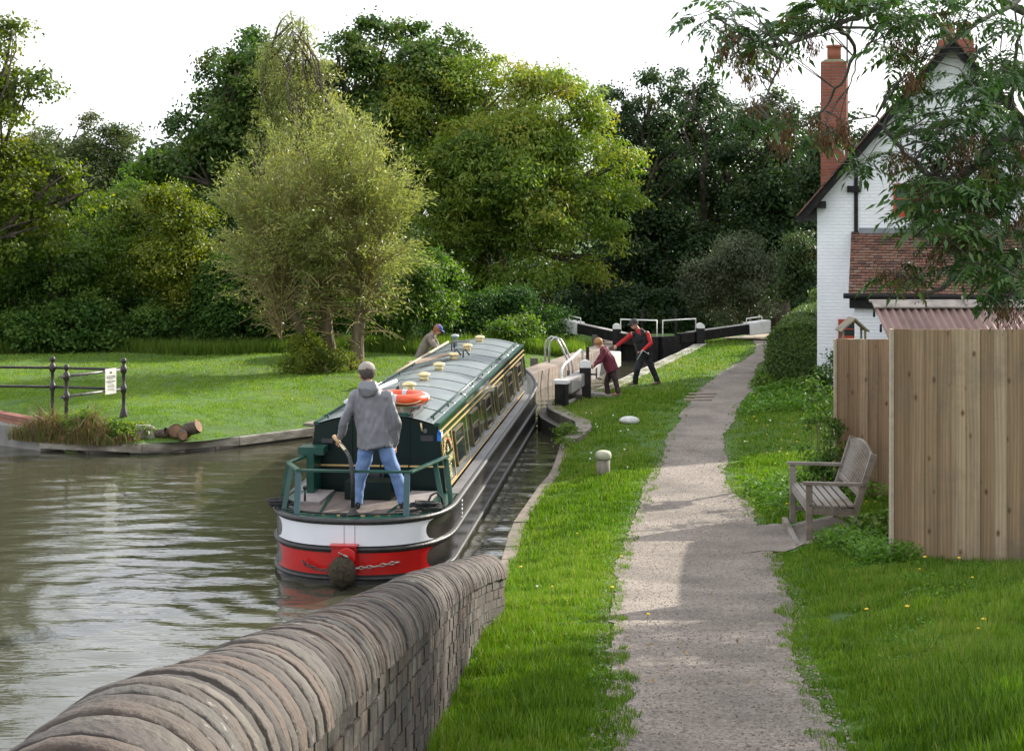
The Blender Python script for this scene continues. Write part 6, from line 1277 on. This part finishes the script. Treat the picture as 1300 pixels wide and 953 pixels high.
for i in range(1500):
    gv, gl, gt = GD[int(rg.integers(len(GD)))]; v = gv + rg.normal(0, .13, 3); v /= np.linalg.norm(v)
    e_ = np.array(dc) + v * dr_ * gl * rg.uniform(.66, 1.03) * np.array([1, 1, 1]); e_[2] += .25 * math.sin(v[0] * 4) - (.7 * abs(v[0]) if v[2] < .2 else 0)
    h = np.array(heads[int(rg.choice(3, p=[.38, .34, .28]))]) - np.array([0, 0, rg.uniform(0, .9)]) 
    if abs(e_[0] - h[0]) > 2.2: h = np.array(heads[0] if e_[0] < h[0] else heads[2]) - np.array([0, 0, rg.uniform(0, 1.6)])
    if e_[2] < h[2] - .2: h[2] = max(e_[2] + .1, float(o0.z) + .5)
    L_ = np.linalg.norm(e_ - h); m1 = h + (e_ - h) * .35 + np.array([0, 0, .16 * L_]); m2 = h + (e_ - h) * .72 + np.array([0, 0, .14 * L_]); pts = []
    for k in range(9): t = k / 8; pts.append((1 - t) ** 3 * h + 3 * t * (1 - t) ** 2 * m1 + 3 * t * t * (1 - t) * m2 + t ** 3 * e_)
    pts = np.array(pts)
    if i % 2 == 0: mb.tube([Vector(p) - o0 for p in pts[::2]], [.026, .020, .014, .009, .004], 4, cap=False)
    nl = int(46 * L_ / 2.2); tt = rg.uniform(.34, 1.02, nl); ix = np.clip(tt * 8, 0, 7.999); i0 = ix.astype(int); fr = (ix - i0)[:, None]; P = pts[i0] * (1 - fr) + pts[np.minimum(i0 + 1, 8)] * fr + rg.normal(0, .07, (nl, 3)); T_ = pts[np.minimum(i0 + 1, 8)] - pts[i0]; T_ /= np.linalg.norm(T_, axis=1)[:, None] + 1e-9
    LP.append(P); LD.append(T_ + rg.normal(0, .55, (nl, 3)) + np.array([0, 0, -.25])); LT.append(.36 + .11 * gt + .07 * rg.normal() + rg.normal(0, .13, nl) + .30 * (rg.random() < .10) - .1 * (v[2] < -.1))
mb.build('shoots', mat('willow_shoots', (.30, .24, .10), (.20, .15, .07), scale=5, rough=.7), E, fixn=False); P = np.concatenate(LP); D_ = np.concatenate(LD); D_ /= np.linalg.norm(D_, axis=1)[:, None]; t = np.concatenate(LT)
hz_ = heads[0].z; kp_ = rg.random(len(P)) < np.where(P[:, 2] < hz_ + .1, .27, 1) * np.where(noise2(P[:, 0] + P[:, 2] * .6, P[:, 1] + P[:, 2], 2.2, 31) < -.02, .38, 1); P, D_, t = P[kp_], D_[kp_], t[kp_]; n = len(P)
q_ = np.cross(D_, rg.normal(size=(n, 3))); q_ /= np.linalg.norm(q_, axis=1)[:, None]; l = .15 * rg.uniform(.6, 1.2, n)[:, None]; V = np.stack([P, P + D_ * l * .4 + q_ * .016, P + D_ * l, P + D_ * l * .4 - q_ * .016], 1).reshape(-1, 3) - np.array(o0)
npmesh('crown', V, n, LM['willow'], E, attr=np.clip(t, 0, 1))
tree('sucker_bush', 'yellowish low growth and nettles around the foot of the pollard willow', 'bush', (385 - CX) * 40 / F, 40, [PB(*a, 40) for a in ((385, 452, 28, 24), (405, 465, 34, 16), (375, 468, 24, 14), (440, 466, 22, 14), (430, 455, 14, 12))], 11000, .085, .03, LM['yellow'], 52, tr=.03, th=.25, clump=.22, flat=1.2, tb=.3)

# reeds and dry grass at the corner of the bank
def reeds():
    n = 3000; X = RNG.normal(-8.35, .78, n); m = (X > -9.6) & (X < -6.9); X = X[m]; n = len(X); Y = np.interp(X, [-9.6, -8.9, -7.7, -6.9], [30.1, 29.75, 29.35, 29.3]) + RNG.uniform(-.12, .55, n); Z = np.maximum(Gz(X, Y), .1) - .05; h = RNG.uniform(.15, .75, n) * (1 - .35 * np.abs(X + 8.4)) * np.clip(.75 + .9 * noise2(X, Y, 5, 55), .3, 1.6); a = RNG.random(n) * 6.28; ln = RNG.uniform(.1, .7, n) * h
    V = []; T = []; tt = RNG.random(n)
    dx = np.cos(a) * .009; dy = np.sin(a) * .009; q = RNG.normal(-1.57, 1.3, n); lx = np.cos(q) * ln; ly = np.sin(q) * ln; fall = np.where(RNG.random(n) < .4, .5, 1.0) 
    P0 = np.stack([X, Y, Z], 1); P1 = P0 + np.stack([lx * .35, ly * .35, h * .7], 1); P2 = P0 + np.stack([lx * 1.2, ly * 1.2, h * fall], 1); w_ = np.stack([dx, dy, 0 * dx], 1)
    V = np.stack([P0 - w_, P0 + w_, P1 + w_ * .8, P1 - w_ * .8, P1 - w_ * .8, P1 + w_ * .8, P2 + w_ * .1, P2 - w_ * .1], 1).reshape(-1, 3)
    o = npmesh('bank_reeds', V, n * 2, leafmat('dry_reeds', [(.20, .11, .055), (.27, .17, .09), (.16, .17, .05), (.11, .17, .035)], trans=.25), attr=np.repeat(tt, 2)); tag(o, 'tangle of dry brown and green reeds spilling over the bank corner', 'reeds', kind='stuff')
reeds()
def leafy(name, label, cat, spots, n, l, w_, m_, seed, **kw):
    lb = [(x, y, G(x, y) + h * .45, r_, r_, h * .6) for x, y, r_, h in spots]; x, y = spots[0][:2]; E = empty(name, (x, y, G(x, y)), 0, label, cat); mb = MB(); rg = np.random.default_rng(seed)
    for s_ in spots:
        for _ in range(6): b0 = Vector((s_[0] + rg.normal() * s_[2] * .3, s_[1] + rg.normal() * s_[2] * .3, G(s_[0], s_[1]) - .03)); mb.tube([b0 - E.location, b0 + Vector((rg.normal() * .1, rg.normal() * .1, s_[3] * .9)) - E.location], [.008, .003], 4, cap=False)
    mb.build('stem', M_twig, E, fixn=False); crown(E, lb, n, l, w_, m_, seed, name='foliage', per=14, **kw); return E
leafy('dock_plant', 'green leafy plant with yellow tips in the reeds at the bank corner', 'plant', [(-8.15, 29.75, .30, .55), (-8.6, 29.9, .25, .4)], 1500, .10, .045, LM['green'], 61, clump=.14)
leafy('bank_plant', 'low green leafy plant between the reeds and the stone block', 'plant', [(-7.35, 29.65, .32, .32), (-7.0, 29.7, .22, .25)], 1400, .09, .04, LM['green'], 62, clump=.12, tb=.7)
leafy('bench_weed', 'nettle clump growing at the near end of the bench by the fence', 'plant', [(3.85, 16.8, .24, .30), (3.5, 16.2, .2, .16), (3.9, 16.1, .22, .22)], 1500, .085, .045, LM['bramble'], 63, clump=.13, tb=.6)
leafy('fence_weed', 'leafy weeds against the left edge of the farther fence panel', 'plant', [(4.25, 21.1, .22, 1.3), (4.18, 21.5, .22, 1.7), (4.4, 22.3, .25, 1.2), (4.1, 20.9, .3, .6)], 2600, .075, .035, LM['bramble'], 64, clump=.14, tb=.4)
leafy('wall_plant', 'thin flowering plant at the foot of the white cottage wall', 'plant', [(6.9, 33.9, .4, .9), (6.5, 34.2, .4, .45), (7.4, 33.4, .4, .8)], 2200, .09, .045, LM['bramble'], 65, clump=.18, tb=.4)
leafy('water_plant', 'small weeds hanging over the stone edge near the approach wall', 'plant', [(1.05, 28.8, .2, .3), (.85, 27.5, .15, .22)], 700, .08, .03, LM['green'], 66, clump=.12)
leafy('border_plants', 'leafy border with yellow flowers in front of the clipped hedge', 'plant', [(5.75, 36.0, .28, .3), (6.2, 35.6, .35, .22), (6.6, 35.6, .3, .2), (6.05, 37.6, .25, .3)], 2600, .09, .04, LM['green'], 67, clump=.16, tb=.5)

# --- clipped hedges beside the path
def hedge(name, label, pts, h, wd, n, seed):
    """pts: ground centre line"""
    rg = np.random.default_rng(seed); P = np.array(pts, float); E = empty(name, (*pts[0], G(*pts[0])), 0, label, 'hedge'); seg = np.diff(P, axis=0); L_ = np.linalg.norm(seg, axis=1); cum = np.concatenate([[0], np.cumsum(L_)]); tot = cum[-1]
    s = rg.random(n) * tot; k = np.clip(np.searchsorted(cum, s) - 1, 0, len(L_) - 1); t = (s - cum[k]) / L_[k]; c = P[k] + seg[k] * t[:, None]; tg = seg[k] / L_[k][:, None]; nr_ = np.stack([tg[:, 1], -tg[:, 0]], 1)
    u = rg.random(n); side = u < .42; front = (u > .42) & (u < .60); sgn = rg.choice([-1, 1], n, p=[.65, .35]); off = np.where(side, sgn * wd / 2, rg.uniform(-1, 1, n) * wd / 2); zz = np.where(side | front, rg.random(n) * h, h)
    ex = 5; rr_ = np.hypot(off / (wd / 2), 0); 
    c = np.where(front[:, None], P[0] + nr_ * 0, c); nrmx = np.where(side, sgn, 0); round_ = .18 * (np.abs(off) / (wd / 2)) ** 4 * (zz / h) ** 4 
    XY = c + nr_ * (off * (1 - .10 * (zz / h) ** 4))[:, None]; Z = Gz(XY[:, 0], XY[:, 1]) + zz - round_ + .05 * np.sin(XY[:, 1] * 2.3) + .04 * np.sin(XY[:, 0] * 3); Q = np.stack([XY[:, 0], XY[:, 1], Z], 1) + rg.normal(0, .045, (n, 3))
    Q[front] += np.stack([-tg[front, 0] * (.12 - .35 * (zz[front] / h) ** 5), -tg[front, 1] * (.12 - .35 * (zz[front] / h) ** 5), 0 * zz[front]], 1)
    nn = rg.normal(0, .5, (n, 3)); nn[:, :2] += nr_ * (nrmx[:, None]) - tg * front[:, None] * 1.0; nn[:, 2] += np.where(side | front, .2, 1); nn /= np.linalg.norm(nn, axis=1)[:, None]
    V = leafquads(Q, nn, .1, .062, .045, rg) - np.array(E.location); npmesh('foliage', V, n, LM['hedge'], E, attr=np.clip(.42 + .2 * noise2(Q[:, 0] + Q[:, 2], Q[:, 1] - Q[:, 2], 4, seed) + rg.normal(0, .13, n), 0, 1))
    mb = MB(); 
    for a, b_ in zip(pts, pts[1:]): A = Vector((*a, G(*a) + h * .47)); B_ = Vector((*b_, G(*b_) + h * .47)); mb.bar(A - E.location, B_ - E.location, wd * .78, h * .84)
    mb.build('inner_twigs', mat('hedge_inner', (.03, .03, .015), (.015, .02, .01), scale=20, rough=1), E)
hedge('clipped_hedge', 'square clipped dark hedge beside the corner of the white cottage', [(6.52, 36.3), (7.7, 41), (8.9, 46)], 1.32, 1.25, 48000, 71)
hedge('clipped_hedge', 'farther rounded hedge behind the square one where the walker passes', [(9.6, 46.8), (11.0, 52), (12.2, 57)], 1.7, 1.6, 34000, 72)
# paved apron at the right gate beam
mb = MB(); pts = [(x, y) for x, y in ((6.8, 50.6), (9.0, 49.7), (9.6, 53.5), (7.6, 54.5))]; mb.add([(x, y, G(x, y) + .05) for x, y in pts], [(0, 1, 2, 3)]); tag(mb.build('paved_apron', mat('apron_paving', (.40, .33, .24), (.28, .23, .17), scale=3, rough=.9)), kind='structure')

# --- overhanging ash branch tree at the right, near the camera
TX, TYY = 6.1, 12.2; AT = empty('overhanging_ash', (TX, TYY, G(TX, TYY)), 0, 'near ash tree whose leafy branches with brown seed bunches hang over the cottage roof', 'tree'); o0 = AT.location.copy()
M_abark = mat('ash_bark', (.13, .12, .10), (.07, .062, .052), scale=9, rough=.9, bump=.9, bscale=20, stretch=(1, 1, .3))
rg = np.random.default_rng(9); mb = MB(); fork = Vector((5.9, 12.0, 5.2))
mb.tube([Vector((TX, TYY, o0.z - .3)) - o0, Vector((TX, TYY, o0.z + .2)) - o0, Vector((6.0, 12.1, 3.4)) - o0, fork - o0, Vector((5.6, 11.6, 8.5)) - o0], [.36, .27, .23, .20, .12], 16); mb.build('trunk', M_abark, AT, fixn=False)
BR = []   # sampled branch points
def branch(pp, r0, r1, nm='branch'):
    pts = [Vector(p) for p in pp]; fine = []
    for i in range(len(pts) - 1):
        p0 = pts[max(0, i - 1)]; p1 = pts[i]; p2 = pts[i + 1]; p3 = pts[min(len(pts) - 1, i + 2)]
        for k in range(6): t = k / 6; fine.append(.5 * ((2 * p1) + (p2 - p0) * t + (2 * p0 - 5 * p1 + 4 * p2 - p3) * t * t + (3 * p1 - p0 - 3 * p2 + p3) * t ** 3) + Vector(rg.normal(0, .006, 3)))
    fine.append(pts[-1]); n_ = len(fine); m = MB(); m.tube([p - o0 for p in fine], [r0 + (r1 - r0) * (i / (n_ - 1)) ** .7 for i in range(n_)], 8); m.build(nm, M_abark, AT, fixn=False); BR.extend(fine); return fine
a = lambda px, py, d_: PD(px, py, d_)
b1 = branch([fork, a(1345, 40, 11.4), a(1230, -25, 10.8), a(1150, -6, 10.3), a(1098, 18, 10.0), a(1045, 38, 9.8), a(985, 58, 9.6), a(940, 42, 9.5), a(905, 18, 9.4)], .042, .005)
branch([b1[28], a(1085, 65, 10.1), a(1062, 115, 10.2), a(1035, 150, 10.3), a(1005, 168, 10.4)], .016, .004); branch([b1[30], a(1112, 38, 10.0), a(1092, 70, 9.9), a(1078, 110, 9.9)], .012, .004)
branch([b1[34], a(985, 92, 9.7), a(968, 128, 9.7), a(945, 140, 9.7)], .010, .003); branch([b1[36], a(975, 40, 9.5), a(960, 20, 9.4), a(925, -5, 9.4)], .010, .003)
b2 = branch([Vector((5.9, 11.9, 4.6)), a(1380, 140, 11.2), a(1310, 165, 10.7), a(1268, 178, 10.4), a(1235, 215, 10.2), a(1200, 232, 10.0), a(1160, 205, 9.9), a(1128, 170, 9.8), a(1112, 148, 9.8)], .070, .005)
b3 = branch([Vector((5.9, 12.0, 4.0)), a(1395, 260, 11.0), a(1320, 275, 10.5), a(1275, 300, 10.2), a(1240, 335, 10.0), a(1200, 362, 9.9), a(1165, 372, 9.9), a(1135, 348, 9.9)], .055, .004)
branch([b2[14], a(1285, 120, 10.2), a(1292, 60, 10.1), a(1300, 20, 10.0)], .025, .006); branch([b2[20], a(1225, 260, 10.0), a(1195, 290, 9.9), a(1160, 300, 9.8)], .018, .004); branch([b3[12], a(1290, 340, 10.1), a(1280, 385, 10.0)], .018, .005); branch([b2[12], a(1320, 220, 10.2), a(1280, 255, 10.0), a(1250, 280, 9.9)], .02, .005); branch([b1[12], a(1290, 0, 10.6), a(1240, 30, 10.2), a(1200, 60, 10.0), a(1165, 75, 9.9)], .03, .005)
BRA = np.array([list(p) for p in BR])
regs = [(915, 22, 32, 24, 16), (950, 60, 40, 26, 16), (1000, 25, 45, 22, 18), (1060, 12, 45, 16, 18), (1120, 8, 40, 18, 16), (1165, 40, 50, 36, 26), (1150, 85, 34, 22, 12), (1235, 12, 50, 16, 16), (1262, 75, 34, 30, 10), (1285, 50, 30, 50, 26), (1132, 128, 24, 14, 5), (1112, 196, 22, 18, 7), (1050, 165, 26, 14, 6), (990, 160, 34, 14, 7), (955, 140, 26, 14, 6), (1240, 110, 50, 36, 22),
        (1150, 185, 30, 28, 12), (1195, 165, 40, 36, 26), (1250, 165, 50, 45, 36), (1290, 200, 30, 60, 28), (1185, 235, 45, 36, 34), (1240, 250, 55, 42, 48), (1200, 290, 50, 26, 26), (1270, 300, 40, 40, 36), (1150, 275, 24, 20, 8), (1150, 345, 28, 12, 8), (1225, 335, 36, 18, 16), (1282, 360, 26, 26, 20)]
keyreg = [(918, 48, 8), (950, 62, 10), (958, 92, 6), (985, 66, 6), (1003, 16, 6), (938, 28, 5), (1030, 48, 4), (1042, 165, 9), (1066, 160, 7), (1005, 150, 5), (985, 170, 6), (955, 130, 4), (1152, 55, 8), (1168, 92, 9), (1130, 60, 5), (1190, 12, 5), (1232, 172, 9), (1200, 195, 7), (1243, 262, 9), (1212, 288, 10), (1292, 190, 8), (1130, 342, 8), (1152, 352, 6), (1281, 385, 8), (1178, 262, 6), (1188, 310, 6), (1262, 215, 7), (1148, 195, 4), (1165, 232, 5), (1215, 245, 5), (1286, 270, 6), (1140, 212, 3)]
mbT = MB(); LV = []; LTi = []; KV = []; KT = []
def to_branch(p):
    i = int(np.argmin(((BRA - np.array(p)) ** 2).sum(1) + rg.uniform(0, .01, len(BRA)))); s = Vector(BRA[i]); L_ = (p - s).length; m = s.lerp(p, .5) + Vector((rg.normal() * .05 * L_, rg.normal() * .05 * L_, .10 * L_)); mbT.tube([s - o0, m - o0, p - o0], [.0045 + .002 * L_, .0038, .0025], 4, cap=False)
    d_ = (p - m); return d_.normalized() if d_.length > 1e-4 else Vector((0, 0, 1))
def leaflet(P, d_, n_, l, w_, tn):
    q = d_.cross(n_).normalized(); mid = P + d_ * l * .42; up_ = n_ * w_ * .16
    LV.extend([P, mid + q * w_ * .5 + up_, P + d_ * l - n_ * l * .06, mid]); LV.extend([P, mid, P + d_ * l - n_ * l * .06, mid - q * w_ * .5 + up_]); LTi.extend([tn, tn])
for (px, py, rx, ry, cnt) in regs:
    for _ in range(max(2, int(cnt * .56))):
        r_ = math.sqrt(rg.random()); q = rg.random() * 6.28; p = PD(px + rx * r_ * math.cos(q), py + ry * r_ * math.sin(q), 9.9 + rg.normal() * .38 + (.2 if px > 1200 else 0)); td = to_branch(p); base_t = rg.uniform(.15, .75)
        for k in range(int(rg.integers(4, 7))):
            az = rg.random() * 6.28; ax = (td * .5 + Vector((math.cos(az), math.sin(az), rg.uniform(-.15, .5)))).normalized(); L_ = rg.uniform(.15, .25); npair = int(rg.integers(4, 6)); nn_ = (Vector((rg.normal() * .3, rg.normal() * .3, 1)) - ax * ax.z).normalized(); pts = []; c = Vector(p); dv_ = ax.copy()
            for j in range(7): pts.append(c.copy()); dv_ = (dv_ + Vector((0, 0, -.16))).normalized(); c = c + dv_ * L_ / 6
            mbT.tube([pts[0] - o0, pts[3] - o0, pts[6] - o0], [.0017, .0014, .001], 3, cap=False, mi=1); tn = base_t + rg.normal() * .12
            for j in range(npair):
                t = .28 + .66 * j / npair; ix = min(5, int(t * 6)); c = pts[ix].lerp(pts[ix + 1], t * 6 - ix); dd_ = (pts[ix + 1] - pts[ix]).normalized(); q_ = dd_.cross(nn_).normalized()
                for sg in (-1, 1): leaflet(c, (dd_ * .55 + q_ * sg + Vector((0, 0, -.22)) + Vector(rg.normal(0, .1, 3))).normalized(), nn_, rg.uniform(.050, .074), rg.uniform(.018, .026), tn + rg.normal() * .06)
            leaflet(pts[6], dv_, nn_, .08, .027, tn)
for (px, py, cnt) in keyreg:
    for _ in range(max(2, int(cnt * .8))):
        p = PD(px + rg.normal() * 9, py + rg.normal() * 7, 9.85 + rg.normal() * .25); to_branch(p)
        for k in range(int(rg.integers(40, 64))):
            c = p + Vector(rg.normal(0, 1, 3)) * .026 + Vector((0, 0, -rg.random() * .085)); d_ = Vector((rg.normal() * .3, rg.normal() * .3, -1)).normalized(); q_ = d_.cross(Vector(rg.normal(size=3))).normalized(); l = rg.uniform(.028, .042)
            KV.extend([c, c + d_ * l * .6 + q_ * .0042, c + d_ * l, c + d_ * l * .6 - q_ * .0042]); KT.append(rg.random())
mbT.build('twigs', [M_abark, LM['green']], AT, fixn=False)
npmesh('foliage', np.array([list(v) for v in LV]) - np.array(o0), len(LTi), leafmat('near_ash_leaves', [(.026, .064, .020), (.045, .10, .026), (.080, .155, .034), (.18, .22, .05)], trans=.30, rough=.4, spec=.4), AT, attr=np.clip(LTi, 0, 1))
npmesh('seed_bunches', np.array([list(v) for v in KV]) - np.array(o0), len(KT), leafmat('ash_keys', [(.055, .026, .014), (.10, .048, .020), (.17, .095, .035)], trans=.2, rough=.7), AT, attr=np.array(KT))
# upper crown outside the picture, plus side lobes added to shade the near path
crown(AT, [(5.9, 11.8, 9.3, 1.9, 1.9, 1.6), (7.4, 12.6, 8.2, 1.8, 1.8, 1.6), (7.6, 13.4, 5.6, 1.7, 1.7, 1.7), (8.9, 15.8, 5.4, 2.2, 2.2, 2.2), (9.6, 17.4, 6.6, 2.3, 2.3, 2.2), (7.9, 14.6, 7.6, 1.8, 1.8, 1.8)], 30000, .15, .08, LM['green'], 91, name='upper_and_shade_crown', clump=.4)
# fallen leaves on the path and banks
n = 260; Y = RNG.uniform(9, 24, n); X = RNG.uniform(-.3, 4, n); m = (sdist(X, Y)[0] > .2) & ~((X > 3.6) & (Y > 15)); X, Y = X[m], Y[m]; n = len(X); P = np.stack([X, Y, Gz(X, Y) + .03], 1)
V = leafquads(P, np.tile([0, 0, 1.0], (n, 1)) + RNG.normal(0, .2, (n, 3)), 0, .05, .022, RNG); o = npmesh('fallen_leaves', V, n, leafmat('autumn_leaves', [(.22, .12, .03), (.30, .20, .05), (.14, .07, .03)]), attr=RNG.random(n)); tag(o, 'small fallen ash leaves lying on the gravel and grass', 'fallen leaves', kind='stuff')
